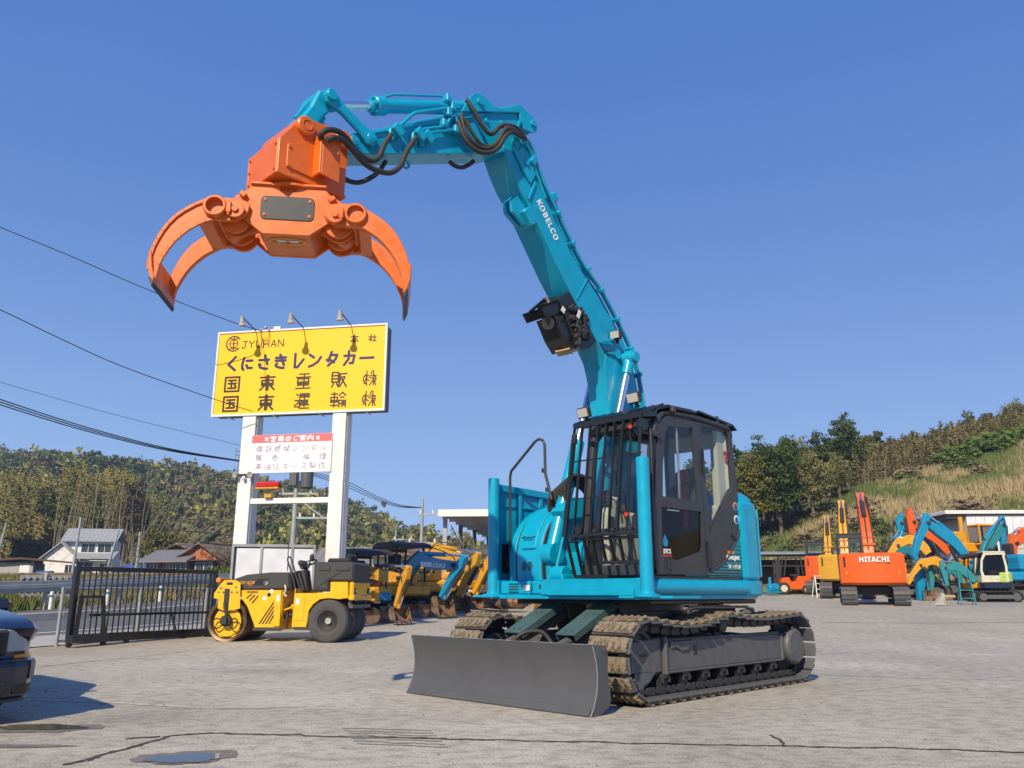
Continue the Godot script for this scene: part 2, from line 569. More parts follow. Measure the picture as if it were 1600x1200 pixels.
func _ready() -> void:
	rng.seed = 7
	lumps.seed = 4
	lumps.frequency = 0.018
	lumps.fractal_octaves = 4
	var cam := Camera3D.new()
	cam.name = "camera"
	cam.fov = 49.88
	cam.position = V(0, 1.02, 0)
	cam.rotation_degrees = V(14.2, 0, 0)
	cam.near = 0.1
	cam.far = 2000.0
	add_child(cam)
	cam.current = true
	var sky := ProceduralSkyMaterial.new()
	sky.sky_top_color = Color(0.275, 0.455, 0.745)
	sky.sky_horizon_color = Color(0.69, 0.825, 0.985)
	sky.sky_curve = 0.16
	sky.ground_bottom_color = Color(0.3, 0.29, 0.27)
	sky.ground_horizon_color = Color(0.42, 0.43, 0.44)
	sky.sun_angle_max = 20.0
	var wisps := noise_tex("wisps", 0.006, [0.0, 0.0, 0.5, 0.0, 0.68, 0.03, 1.0, 0.075], 61, 5, 1024)
	wisps.height = 512
	sky.sky_cover = wisps
	sky.sky_energy_multiplier = 1.0
	var e := Environment.new()
	e.background_mode = Environment.BG_SKY
	e.sky = Sky.new()
	e.sky.sky_material = sky
	e.tonemap_mode = Environment.TONE_MAPPER_LINEAR
	e.tonemap_exposure = 1.12
	e.sdfgi_enabled = true
	e.ssao_enabled = true
	e.ssil_enabled = true
	e.fog_enabled = true
	e.fog_light_color = Color(0.72, 0.8, 0.93)
	e.fog_density = 0.0005
	var we := WorldEnvironment.new()
	we.name = "world_environment"
	we.environment = e
	add_child(we)
	var sun := DirectionalLight3D.new()
	sun.name = "sun"
	sun.light_color = Color(1.0, 0.93, 0.8)
	sun.light_energy = 1.6
	sun.light_angular_distance = 0.5
	sun.shadow_enabled = true
	sun.rotation_degrees = V(-38, -20, 0)
	add_child(sun)
	make_materials()
	build_ground()
	build_main()
	build_left()
	build_minis()
	build_right()
	build_far()
	build_plants()

# ---------------------------------------------------------------- the turquoise excavator
const UPX := Transform3D(Basis(Vector3(1, 0, 0), Vector3(0, 0, 1), Vector3(0, -1, 0)), Vector3.ZERO)   # a plan outline in x and z, prism heights negated

func track_path(fr: float, rr: float, cf: float, cr: float, u: float, r: float, pitch: float) -> Array:  # places on the loop round two wheels
	var straight := cf - cr
	var total := 2.0 * straight + TAU * r
	var cnt := int(round(total / pitch))
	var out := []
	for i in cnt:
		var s := total * i / cnt
		var p: Vector2
		var nn: Vector2
		if s < straight:
			p = W(cf - s, u - r); nn = W(0, -1)
		elif s < straight + PI * r:
			var a := (s - straight) / r
			nn = W(-sin(a), -cos(a)); p = W(cr, u) + nn * r
		elif s < 2.0 * straight + PI * r:
			var q := s - straight - PI * r
			p = W(cr + q, u + r); nn = W(0, 1)
			var t := q / straight
			p.y -= fr * sin(PI * clampf(t * 2.0, 0, 1)) * (0.6 if t < 0.5 else 0.0) + rr * (sin(PI * (t - 0.5) * 2.0) if t > 0.5 else 0.0)
			p.y += 0.02 * exp(-pow((t - 0.5) * 9.0, 2.0))
		else:
			var a := (s - 2.0 * straight - PI * r) / r
			nn = W(sin(a), cos(a)); p = W(cf, u) + nn * r
		out.append(Transform3D(Basis(V(nn.y, -nn.x, 0), V(nn.x, nn.y, 0), V(0, 0, 1)), V(p.x, p.y, 0)))
	return out

func hose(parent: Node, pts: Array, r := 0.022, m: Material = null, called := "hose") -> void:
	put(parent, called, MB.new().tube(pts, r, 8, 6), m if m else M.hose)

func lamp_box(parent: Node, at: Vector3, turn: Vector3, s := 0.1) -> void:
	var b := Basis.from_euler(turn)
	var o := put(parent, "work_light", MB.new().box(V(0, 0, 0), V(0.07, s * 0.85, s * 1.1), 0.012), M.plastic, Transform3D(b, at))
	put(o, "lens", MB.new().box(V(0.038, 0, 0), V(0.006, s * 0.66, s * 0.9), 0.002), M.lens)
	put(o, "bracket", MB.new().box(V(-0.03, -s * 0.55, 0), V(0.02, s * 0.4, 0.04), 0.003), M.plastic)

func build_main() -> void:
	var ex := thing("excavator", "large turquoise crawler excavator with raised boom, orange log grapple and dark grey dozer blade", "excavator", V(1.436, 0, -9.984), yaw_of(45))
	main_undercarriage(ex)
	main_house(ex)
	main_cab(ex)
	main_boom(ex)
	main_grapple(ex)
	var bs := thing("plastic_sheet", "crumpled blue and white plastic sheet lying on the turquoise excavator's track frame", "plastic sheet", V(2.44, 0.62, -10.04), yaw_of(45))
	var bm := MB.new()
	for k in 7:
		var f := -0.36 + 0.1 * k
		bm.quad_panel(V(f, 0.02 + 0.03 * (k % 2), -0.2), V(f + 0.1, 0.05 - 0.03 * (k % 2), -0.2), V(f + 0.1, 0.16 - 0.02 * (k % 3), 0.22), V(f, 0.14 - 0.02 * ((k + 1) % 3), 0.22), 0.012)
	put(bs, "fold", bm, mat("sheet_blue", Color(0.16, 0.25, 0.52), 0.5))

func main_undercarriage(ex: Node3D) -> void:
	var shoe := MB.new()
	shoe.box(V(0, 0.0, 0), V(0.15, 0.022, 0.5), 0.004)
	shoe.box(V(-0.06, 0.012, 0), V(0.02, 0.02, 0.48), 0.004)
	for s in [-1, 1]:
		shoe.cyl(V(0.02, -0.02, s * 0.07), V(0.02, 0.03, s * 0.07), 0.014, -1, 6)
	var shoe_mesh := shoe.mesh()
	var pads := []
	for k in 3:
		var pad := MB.new()
		var wv := 0.006 * k
		pad.prism(V2([-0.068, -0.232, 0.064, -0.232, 0.072, -0.2 - wv, 0.07, 0.2 + wv, 0.06, 0.232, -0.066, 0.232, -0.074, 0.19, -0.071, -0.2]), -0.018, 0.008, 0.006)
		for j in 6:
			var z := -0.19 + 0.076 * j
			pad.bar(V(-0.06, z, 0.012), V(0.0, z + 0.04, 0.014), 0.034, 0.016, 0.004, V(0, 0, 1))
			pad.bar(V(0.0, z + 0.04, 0.014), V(0.06, z, 0.012), 0.034, 0.016, 0.004, V(0, 0, 1))
		var pm := MB.new()
		pm.v = pad.v; pm.n = pad.n; pm.c = pad.c; pm.uv = pad.uv
		var turn := Transform3D(Basis(V(1, 0, 0), V(0, 0, -1), V(0, 1, 0)), Vector3.ZERO)
		for i in pm.v.size():
			pm.v[i] = turn * pm.v[i]
			pm.n[i] = turn.basis * pm.n[i]
		pads.append(pm.mesh())
	var path := track_path(0.05, 0.07, 1.42, -1.55, 0.41, 0.352, 0.172)
	for side: float in [-1.0, 1.0]:
		var zc := side * 0.995
		var chain := MB.new()
		for t: Transform3D in path:
			chain.X = t.translated(V(0, 0, zc))
			for k in [-1, 1]:
				chain.X = Transform3D(t.basis, t.origin + V(0, 0, zc))
				chain.box(V(0.0, -0.05, k * 0.085), V(0.135, 0.075, 0.03), 0.008)
				chain.cyl(V(0.085, -0.05, k * 0.1), V(0.085, -0.05, k * 0.112), 0.026, -1, 8)
		var tr := put(ex, "track", chain, M.steel_dark)
		tr.set_meta("label", "near track of the turquoise excavator, its shoes faced with muddy rubber pads" if side < 0 else "far track of the turquoise excavator, mostly behind the blade")
		var pk := 0
		for t: Transform3D in path:
			var w := Transform3D(t.basis, t.origin + V(0, 0, zc))
			put(tr, "track_shoe", shoe_mesh, M.frame_grey, w)
			var jig := Transform3D(Basis(V(0, 1, 0), rng.randf_range(-0.02, 0.02)), V(0, 0.03 + rng.randf_range(-0.003, 0.003), 0))
			put(tr, "road_pad", pads[pk % 3], M.pad_rubber if (pk * 7) % 5 else M.steel_dark if side > 5 else M.pad_rubber, w * jig)
			pk += 1
		var o := zc + side * 0.11
		var sf := MB.new()
		var ins := zc - side * 0.12
		sf.prism(V2([1.55, 0.53, 1.52, 0.57, 1.06, 0.6, 1.06, 0.27, 1.57, 0.285]), o - side * 0.01, ins, 0.012)
		sf.prism(V2([0.99, 0.575, -1.25, 0.565, -1.31, 0.53, -1.33, 0.27, 1.0, 0.265]), o + side * 0.012, ins, 0.02)
		sf.box(V(1.03, 0.425, o + side * 0.004), V(0.05, 0.36, 0.06), 0.012)
		sf.box(V(-1.31, 0.41, o + side * 0.004), V(0.05, 0.3, 0.06), 0.012)
		sf.box(V(-0.15, 0.57, o - side * 0.01), V(2.25, 0.03, 0.06), 0.012)
		sf.box(V(-0.15, 0.268, o - side * 0.01), V(2.3, 0.025, 0.07), 0.01)
		sf.prism(V2([0.96, 0.555, 0.55, 0.56, 0.52, 0.52, 0.62, 0.505, 0.66, 0.46, 0.78, 0.46, 0.86, 0.5, 0.95, 0.49]), o + side * 0.012, o + side * 0.032, 0.006)
		sf.prism(V2([1.5, 0.285, 1.16, 0.285, 1.26, 0.2, 1.36, 0.17, 1.4, 0.1, 1.52, 0.12]), o - side * 0.03, o - side * 0.012, 0.003)
		put(tr, "side_frame", sf, M.frame_grey)
		put(tr, "slot", MB.new().box(V(0.50, 0.455, o + side * 0.013), V(0.06, 0.09, 0.006), 0.002), M.black_print)
		put(tr, "slot", MB.new().box(V(1.36, 0.44, o - side * 0.008), V(0.11, 0.022, 0.006), 0.002), M.black_print)
		for k in 7:
			var f := 1.02 - 0.355 * k
			var rl := MB.new()
			rl.lathe(V(f, 0.165, zc - side * 0.19), V(f, 0.165, zc + side * 0.07), [W(0, 0), W(0.085, 0), W(0.085, 0.03), W(0.07, 0.05), W(0.07, 0.21), W(0.085, 0.23), W(0.085, 0.26), W(0.03, 0.27), W(0, 0.27)], 16)
			rl.box(V(f, 0.235, o - side * 0.02), V(0.13, 0.05, 0.05), 0.008)
			rl.box(V(f - 0.055, 0.2, o - side * 0.005), V(0.03, 0.05, 0.03), 0.004)
			rl.box(V(f + 0.055, 0.2, o - side * 0.005), V(0.03, 0.05, 0.03), 0.004)
			put(tr, "track_roller", rl, M.steel_dark)
		put(tr, "carrier_roller", MB.new().cyl(V(-0.06, 0.675, zc - side * 0.1), V(-0.06, 0.675, zc + side * 0.13), 0.07, -1, 16, true, 0.01).box(V(-0.06, 0.61, zc), V(0.12, 0.1, 0.12), 0.01), M.steel_dark)
		put(tr, "idler", MB.new().lathe(V(1.42, 0.41, zc - side * 0.09), V(1.42, 0.41, zc + side * 0.09), [W(0.05, 0.02), W(0.22, 0.03), W(0.24, 0.0), W(0.27, 0.0), W(0.285, 0.06), W(0.285, 0.12), W(0.27, 0.18), W(0.24, 0.18), W(0.22, 0.15), W(0.05, 0.16)], 28), M.steel_dark)
		var sp := MB.new()
		for k in 21:
			var a := TAU * k / 21.0
			sp.box(V(-1.55 + cos(a) * 0.275, 0.41 + sin(a) * 0.275, zc), V(0.07, 0.05, 0.06), 0.01, Basis(V(0, 0, 1), a))
		sp.cyl(V(-1.55, 0.41, zc - 0.03), V(-1.55, 0.41, zc + 0.03), 0.255, -1, 32)
		put(tr, "sprocket", sp, M.steel_dark)
		var fd := put(tr, "final_drive", MB.new().lathe(V(-1.55, 0.41, zc - side * 0.1), V(-1.55, 0.41, zc + side * 0.2), [W(0, 0), W(0.2, 0), W(0.21, 0.26), W(0.195, 0.285), W(0.17, 0.30), W(0, 0.30)], 32), M.frame_grey)
		for k in 12:
			var a := TAU * k / 12.0
			put(fd, "bolt", MB.new().cyl(V(-1.55 + cos(a) * 0.165, 0.41 + sin(a) * 0.165, zc + side * 0.198), V(-1.55 + cos(a) * 0.165, 0.41 + sin(a) * 0.165, zc + side * 0.21), 0.011, -1, 6), M.frame_grey)
	var x := MB.new()
	x.box(V(0, 0.48, 0), V(1.3, 0.34, 1.0), 0.04)
	for s in [-1, 1]:
		for t in [-1, 1]:
			x.bar(V(t * 0.4, 0.5, s * 0.4), V(t * 0.95, 0.44, s * 0.9), 0.34, 0.24, 0.03)
	put(ex, "lower_frame", x, M.frame_grey)
	put(ex, "swing_ring", MB.new().lathe(V(0, 0.62, 0), V(0, 1.0, 0), [W(0.55, 0), W(0.55, 0.1), W(0.62, 0.11), W(0.62, 0.2), W(0.56, 0.21), W(0.56, 0.38)], 40), M.black_paint)
	# blade
	var face := V2([2.345, 0.0, 2.3, 0.07, 2.265, 0.15, 2.245, 0.24, 2.24, 0.33, 2.25, 0.42, 2.27, 0.5, 2.3, 0.575, 2.27, 0.585, 2.235, 0.51, 2.215, 0.43, 2.205, 0.33, 2.21, 0.24, 2.23, 0.14, 2.265, 0.06, 2.3, 0.0])
	var bl := put(ex, "dozer_blade", MB.new().prism(face, -1.235, 1.235, 0.004, true), M.blade_grey)
	for s in [-1, 1]:
		var pl := MB.new().prism(V2([2.35, 0.0, 2.305, 0.07, 2.27, 0.15, 2.25, 0.24, 2.245, 0.33, 2.255, 0.42, 2.275, 0.5, 2.305, 0.585, 2.13, 0.575, 2.095, 0.53, 2.09, 0.44, 2.1, 0.36, 2.08, 0.22, 2.06, 0.12, 2.09, 0.06, 2.22, 0.0]), s * 1.235, s * 1.255, 0.005)
		pl.cyl(V(2.15, 0.535, s * 1.25), V(2.15, 0.535, s * 1.262), 0.022, -1, 12)
		put(bl, "end_plate", pl, M.blade_grey)
	var wear := MB.new()
	for s in [-1, 1]:
		for i in 7:
			wear.bar(V(face[i].x + 0.006, face[i].y, s * 1.2565), V(face[i + 1].x + 0.006, face[i + 1].y, s * 1.2565), 0.006, 0.007)
	for k in 26:
		var z := rng.randf_range(-1.2, 1.2)
		wear.box(V(2.288 + rng.randf_range(-0.006, 0.008), 0.583, z), V(0.02, 0.006, rng.randf_range(0.01, 0.09)), 0.001)
	put(bl, "bare_edge", wear, M.zinc)
	var ribs := MB.new()
	ribs.box(V(2.15, 0.3, 0), V(0.12, 0.16, 2.3), 0.02)
	for z in [-0.62, -0.36, 0.36, 0.62]:
		ribs.box(V(2.14, 0.32, z), V(0.14, 0.42, 0.03), 0.006)
	put(bl, "back_frame", ribs, M.frame_grey)
	put(bl, "cutting_edge", MB.new().box(V(2.338, 0.036, 0), V(0.014, 0.07, 2.47), 0.004, Basis(V(0, 0, 1), 0.55)), M.blade_grey)
	var arms := MB.new()
	for s in [-1, 1]:
		arms.bar(V(2.12, 0.26, s * 0.62), V(0.5, 0.42, s * 0.42), 0.14, 0.2, 0.02)
	arms.bar(V(1.25, 0.36, -0.5), V(1.25, 0.36, 0.5), 0.12, 0.14, 0.015)
	put(ex, "blade_arm", arms, M.frame_grey)
	for s in [-1, 1]:
		var z: float = s * 0.365
		var cy := MB.new()
		cy.cyl(V(1.55, 0.57, z), V(0.75, 0.84, z), 0.075, -1, 18, true, 0.01)
		cy.cyl(V(2.0, 0.43, z), V(1.55, 0.57, z), 0.045, -1, 14)
		cy.cyl(V(1.98, 0.44, z - 0.09), V(1.98, 0.44, z + 0.09), 0.085, -1, 18, true, 0.012)
		cy.box(V(2.05, 0.45, z - 0.11), V(0.2, 0.2, 0.03), 0.01)
		cy.box(V(2.05, 0.45, z + 0.11), V(0.2, 0.2, 0.03), 0.01)
		var cyl_ := put(ex, "blade_cylinder", cy, M.frame_grey)
		var cover := MB.new()
		cover.bar(V(1.66, 0.615, z), V(0.93, 0.955, z), 0.25, 0.016, 0.004)
		cover.bar(V(1.64, 0.59, z - 0.12), V(0.95, 0.9, z - 0.12), 0.012, 0.06)
		cover.bar(V(1.64, 0.59, z + 0.12), V(0.95, 0.9, z + 0.12), 0.012, 0.06)
		for q in [0.08, 0.55, 0.92]:
			for w in [-0.05, 0.03]:
				var p := V(1.66, 0.623, z + w).lerp(V(0.93, 0.963, z + w), q)
				cover.cyl(p, p + V(0.006, 0.013, 0), 0.012, -1, 6)
		put(cyl_, "cover_plate", cover, M.teal_grey)
		put(cyl_, "hinge_plate", MB.new().prism(V2([0.95, 0.95, 0.62, 0.92, 0.45, 0.55, 0.72, 0.5, 0.85, 0.7]), z - 0.13, z - 0.10, 0.005).prism(V2([0.95, 0.95, 0.62, 0.92, 0.45, 0.55, 0.72, 0.5, 0.85, 0.7]), z + 0.10, z + 0.13, 0.005), M.frame_grey)
	hose(ex, [V(1.86, 0.5, 0.22), V(1.75, 0.62, 0.12), V(1.6, 0.63, 0.0), V(1.55, 0.52, -0.1), V(1.62, 0.5, -0.26)], 0.022)
	hose(ex, [V(1.8, 0.5, -0.5), V(1.6, 0.45, -0.55), V(1.3, 0.5, -0.45)], 0.02)

func main_house(ex: Node3D) -> void:
	var deck := MB.new()
	deck.X = UPX
	deck.prism(V2([1.24, -1.1, 1.3, -0.9, 1.3, 1.05, 1.2, 1.2, -0.6, 1.13, -1.05, 1.0, -1.35, 0.5, -1.42, 0, -1.35, -0.5, -1.05, -1.0, -0.6, -1.13]), -1.0, -0.955, 0.006)
	put(ex, "deck", deck, M.cyan_paint)
	put(ex, "belly_plate", MB.new().box(V(-0.05, 0.925, 0), V(2.1, 0.05, 1.9), 0.01), M.black_paint)
	# front apron
	var ap := MB.new()
	ap.box(V(1.31, 1.075, -0.38), V(0.02, 0.15, 1.3), 0.004)
	ap.prism(V2([1.3, 1.145, 1.32, 1.145, 1.32, 1.16, 1.1, 1.17, 1.1, 1.155]), -1.02, 0.26, 0.002)
	ap.box(V(1.335, 1.03, -0.42), V(0.02, 0.07, 1.15), 0.004)
	put(ex, "front_apron", ap, M.cyan_paint)
	# left skirt
	var prof := V2([0.0, 1.165, 0.075, 1.15, 0.115, 1.11, 0.12, 1.06, 0.1, 1.02, 0.06, 1.0, 0.0, 0.995])
	var sk := MB.new()
	sk.X = Transform3D(Basis(V(0, 0, -1), V(0, 1, 0), V(1, 0, 0)), V(0, 0, -1.06))
	sk.prism(prof, -0.58, 1.38, 0.006, true)
	put(ex, "side_skirt", sk, M.cyan_paint)
	var sk2 := MB.new()
	sk2.X = Transform3D(Basis(V(0, 0, 1), V(0, 1, 0), V(-1, 0, 0)), V(0, 0, 1.06))
	sk2.prism(prof, -1.2, 0.58, 0.006, true)
	put(ex, "side_skirt", sk2, M.cyan_paint)
	# guard posts
	for q in [[V(1.4, 0, -1.2), 2.33], [V(1.2, 0, 1.14), 2.36]]:
		var b: Vector3 = q[0]
		var po := MB.new()
		po.lathe(b + V(0, 0.985, 0), b + V(0, q[1], 0), [W(0, 0), W(0.13, 0), W(0.13, 0.018), W(0.078, 0.03), W(0.066, 0.05), W(0.066, q[1] - 0.985 - 0.012), W(0.056, q[1] - 0.985), W(0, q[1] - 0.985)], 24)
		put(ex, "guard_post", po, M.cyan_paint)
	var fl := MB.new()
	fl.X = UPX
	fl.prism(V2([1.46, -1.3, 1.46, -0.9, 1.2, -0.9, 1.2, -1.2, 1.1, -1.28, 0.55, -1.25, 0.55, -1.17, 1.1, -1.17]), -0.995, -0.97, 0.003)
	fl.prism(V2([1.36, 1.32, 1.36, 0.95, 1.1, 0.85, 1.0, 1.3]), -0.996, -0.971, 0.003)
	put(ex, "post_foot", fl, M.cyan_paint)
	# guard wall on the far side
	var wall := MB.new()
	wall.prism(V2([1.17, 1.15, -0.9, 1.15, -0.9, 2.2, -0.2, 2.22, 0.2, 2.235, 0.65, 2.25, 1.17, 2.28]), 1.19, 1.205)
	put(ex, "guard_wall", wall, M.cyan_paint)
	var wr := MB.new()
	wr.bar(V(1.15, 2.26, 1.175), V(-0.9, 2.19, 1.175), 0.05, 0.09, 0.01)
	wr.bar(V(1.15, 2.05, 1.18), V(-0.9, 2.03, 1.18), 0.02, 0.02)
	for f in [1.1, 0.72, 0.34, -0.05, -0.45, -0.88]:
		wr.box(V(f, 1.7, 1.175), V(0.06, 1.08, 0.03), 0.006)
	wr.bar(V(1.1, 1.62, 1.18), V(-0.9, 1.62, 1.18), 0.02, 0.03)
	wr.bar(V(1.15, 1.12, 1.18), V(-0.9, 1.12, 1.18), 0.03, 0.02)
	put(ex, "wall_rib", wr, M.cyan_paint)
	for f in [0.91, 0.53]:
		put(ex, "wall_opening", MB.new().box(V(f, 1.42, 1.186), V(0.22, 0.34, 0.008), 0.002), M.black_paint)
	# hood
	var hp := V2([1.06, 1.15, 1.075, 1.3, 1.07, 1.45, 1.045, 1.58, 1.0, 1.7, 0.93, 1.81, 0.83, 1.91, 0.7, 1.99, 0.56, 2.05, 0.4, 2.085, 0.2, 2.1, -0.6, 2.1, -0.6, 1.15])
	var hd := put(ex, "hood", MB.new().prism(hp, 0.50, 0.90, 0.025, true), M.cyan_paint)
	var hs := V2([1.035, 1.15, 1.05, 1.3, 1.045, 1.45, 1.02, 1.575, 0.975, 1.69, 0.91, 1.79, 0.81, 1.885, 0.69, 1.965, 0.55, 2.025, 0.4, 2.06, 0.2, 2.075, -0.6, 2.075, -0.6, 1.15])
	put(hd, "hood_edge", MB.new().prism(hs, 0.915, 1.05, 0.03, true), M.cyan_paint)
	put(hd, "seal", MB.new().prism(V2([1.04, 1.15, 1.055, 1.30, 1.05, 1.45, 1.025, 1.577, 0.98, 1.693, 0.913, 1.795, 0.813, 1.89, 0.69, 1.97, 0.5, 2.04, 0.3, 2.07, 0.0, 2.0, 0.5, 1.6, 0.9, 1.15]), 0.896, 0.918, 0.0, true), M.rubber)
	put(hd, "seal", MB.new().prism(V2([1.04, 1.15, 1.055, 1.30, 1.05, 1.45, 1.025, 1.577, 0.98, 1.693, 0.913, 1.795, 0.813, 1.89, 0.69, 1.97, 0.5, 1.6, 0.9, 1.15]), 0.478, 0.503, 0.0, true), M.rubber)
	var side_panel := MB.new()
	side_panel.prism(V2([1.0, 1.15, 1.02, 1.45, 0.95, 1.68, 0.85, 1.82, 0.7, 1.9, -0.5, 1.93, -0.5, 1.15]), 0.4, 0.49, 0.012)
	for u in [1.35, 1.48, 1.61, 1.74]:
		side_panel.box(V(0.62, u, 0.398), V(0.6, 0.022, 0.02), 0.006)
	side_panel.box(V(0.72, 1.42, 0.396), V(0.5, 0.16, 0.012), 0.005)
	put(hd, "service_door", side_panel, M.cyan_paint)
	put(hd, "raised_panel", MB.new().prism(V2([1.08, 1.52, 1.06, 1.60, 1.015, 1.72, 0.945, 1.825, 0.845, 1.925, 0.73, 1.995, 0.71, 1.965, 0.83, 1.885, 0.925, 1.785, 0.99, 1.68, 1.03, 1.56, 1.04, 1.5]), 0.58, 0.80, 0.012), M.cyan_paint)
	put(hd, "corner_plate", MB.new().prism(V2([0.86, 1.82, 0.95, 1.93, 0.80, 2.08, 0.5, 2.12, 0.4, 1.9]), 0.28, 0.47, 0.02), M.cyan_paint)
	for q in [0.755, 0.665]:
		var vent := MB.new()
		for k in 5:
			var hgt := 0.012
			var u := 1.32 + (k - 2) * 0.021
			var w := 0.078 * sqrt(1.0 - pow((k - 2) * 0.36, 2.0))
			vent.box(V(1.077, u, q), V(0.008, hgt, w), 0.002)
		put(hd, "round_vent", vent, M.black_print)
	put(hd, "handle", MB.new().tube([V(1.03, 1.66, 0.62), V(1.08, 1.64, 0.62), V(1.08, 1.64, 0.78), V(1.03, 1.66, 0.78)], 0.008, 6), M.black_paint)
	var tb := MB.new()
	tb.box(V(1.16, 1.075, 0.73), V(0.2, 0.15, 0.46), 0.02)
	tb.box(V(1.15, 1.075, 0.36), V(0.18, 0.14, 0.24), 0.015)
	var tbo := put(ex, "tool_box", tb, M.cyan_paint)
	for k in 4:
		put(tbo, "louvre", MB.new().box(V(1.262, 1.03 + 0.029 * k, 0.74), V(0.006, 0.013, 0.16), 0.002), M.black_print)
	put(tbo, "label_plate", MB.new().box(V(1.262, 1.075, 0.54), V(0.004, 0.06, 0.10), 0.001), M.sign_white)
	put(tbo, "latch", MB.new().box(V(1.245, 1.09, 0.35), V(0.02, 0.04, 0.02), 0.003).box(V(1.245, 1.05, 0.30), V(0.02, 0.03, 0.02), 0.003), M.plastic)
	var fb := MB.new()
	fb.cyl(V(1.12, 1.22, 0.07), V(1.12, 1.22, 0.25), 0.09, -1, 20, true, 0.01)
	fb.box(V(1.12, 1.15, 0.06), V(0.18, 0.14, 0.025), 0.01)
	fb.box(V(1.12, 1.15, 0.26), V(0.18, 0.14, 0.025), 0.01)
	fb.bar(V(1.14, 1.28, 0.2), V(1.1, 1.62, 0.13), 0.025, 0.025)
	put(ex, "cylinder_foot", fb, M.cyan_paint)
	# handrail
	put(ex, "handrail", MB.new().tube([V(1.000, 1.176, 0.978), V(1.000, 1.265, 1.042), V(1.000, 1.362, 1.063), V(1.000, 2.391, 1.064), V(1.000, 2.460, 1.042), V(1.000, 2.772, 0.642), V(1.000, 2.795, 0.578), V(1.000, 2.772, 0.516), V(1.000, 2.714, 0.486), V(1.000, 2.373, 0.480), V(1.000, 2.067, 0.384)], 0.017, 8).box(V(0.980, 2.416, 0.519), V(0.05, 0.05, 0.05), 0.006).box(V(0.980, 2.186, 0.461), V(0.05, 0.05, 0.05), 0.006), M.cab_grey)
	# counterweight
	var cw := MB.new()
	cw.X = UPX
	var plan := PackedVector2Array([W(-0.57, -1.12), W(-0.8, -1.13), W(-0.93, -1.11), W(-1.03, -1.05)])
	for k in 13:
		var a := lerpf(-0.74, 0.74, k / 12.0)
		plan.append(W(-1.54 * cos(a), 1.5 * sin(a)))
	plan.append_array(PackedVector2Array([W(-1.03, 1.05), W(-0.93, 1.11), W(-0.8, 1.13), W(-0.57, 1.12)]))
	var rings := [[1.17, 0.015], [1.3, 0.0], [1.75, 0.0], [1.95, 0.01], [2.06, 0.035], [2.13, 0.075], [2.17, 0.13], [2.185, 0.2]]
	for k in rings.size() - 1:
		var lo := MB.inset(plan, rings[k][1] + 0.001)
		var hi := MB.inset(plan, rings[k + 1][1] + 0.001)
		for i in plan.size() - 1:
			var en := (plan[i + 1] - plan[i]).normalized()
			var o := V(-en.y, rings[k + 1][1] * 3.0, en.x)
			if o.dot(V(plan[i].x, 0, plan[i].y)) < 0: o = V(en.y, o.y, -en.x)
			cw.X = Transform3D()
			cw.quad(V(lo[i].x, rings[k][0], lo[i].y), V(lo[i + 1].x, rings[k][0], lo[i + 1].y), V(hi[i + 1].x, rings[k + 1][0], hi[i + 1].y), V(hi[i].x, rings[k + 1][0], hi[i].y), o)
	cw.X = UPX
	cw.prism(MB.inset(plan, 0.2), -2.186, -1.1)
	cw.prism(MB.inset(plan, -0.012), -1.165, -0.985, 0.02)
	var cwn := put(ex, "counterweight", cw, M.cyan_paint)
	var fr := MB.new()
	fr.X = UPX
	fr.prism(V2([-0.56, -1.135, -0.62, -1.15, -0.83, -1.15, -0.9, -1.13, -0.9, -1.05, -0.56, -1.05]), -2.05, -1.16, 0.03)
	put(cwn, "corner_pillar", fr, M.cyan_paint)
	var pn := MB.new()
	pn.X = Transform3D(Basis(V(0, 1, 0), 0.9), V(-1.15, 0, -0.942))
	pn.prism(V2([-0.15, 1.2, 0.17, 1.2, 0.17, 1.98, -0.06, 1.98, -0.15, 1.9]), -0.014, 0.03, 0.012)
	pn.box(V(0.02, 1.58, -0.02), V(0.12, 0.16, 0.012), 0.005)
	put(cwn, "rear_door", pn, M.cyan_paint)
	var hnd := MB.new()
	hnd.X = pn.X
	hnd.box(V(0.01, 1.6, -0.028), V(0.075, 0.085, 0.014), 0.006)
	put(cwn, "door_latch", hnd, M.plastic)
	# body between the cab and the counterweight
	put(ex, "engine_body", MB.new().box(V(-0.7, 1.55, 0.2), V(0.5, 1.05, 1.75), 0.03).box(V(0.1, 1.3, 0.62), V(1.3, 0.35, 0.9), 0.02), M.cyan_paint)
	# bundle of hoses beside the boom foot
	for k in 6:
		var z := 0.42 - 0.05 * k
		hose(ex, [V(0.75, 1.8, z + 0.2), V(0.82, 2.1 + 0.03 * k, z + 0.16), V(0.7, 2.26 + 0.02 * k, z + 0.05), V(0.48, 2.25, z - 0.02), V(0.3, 2.1, z - 0.03)], 0.022, M.rubber)

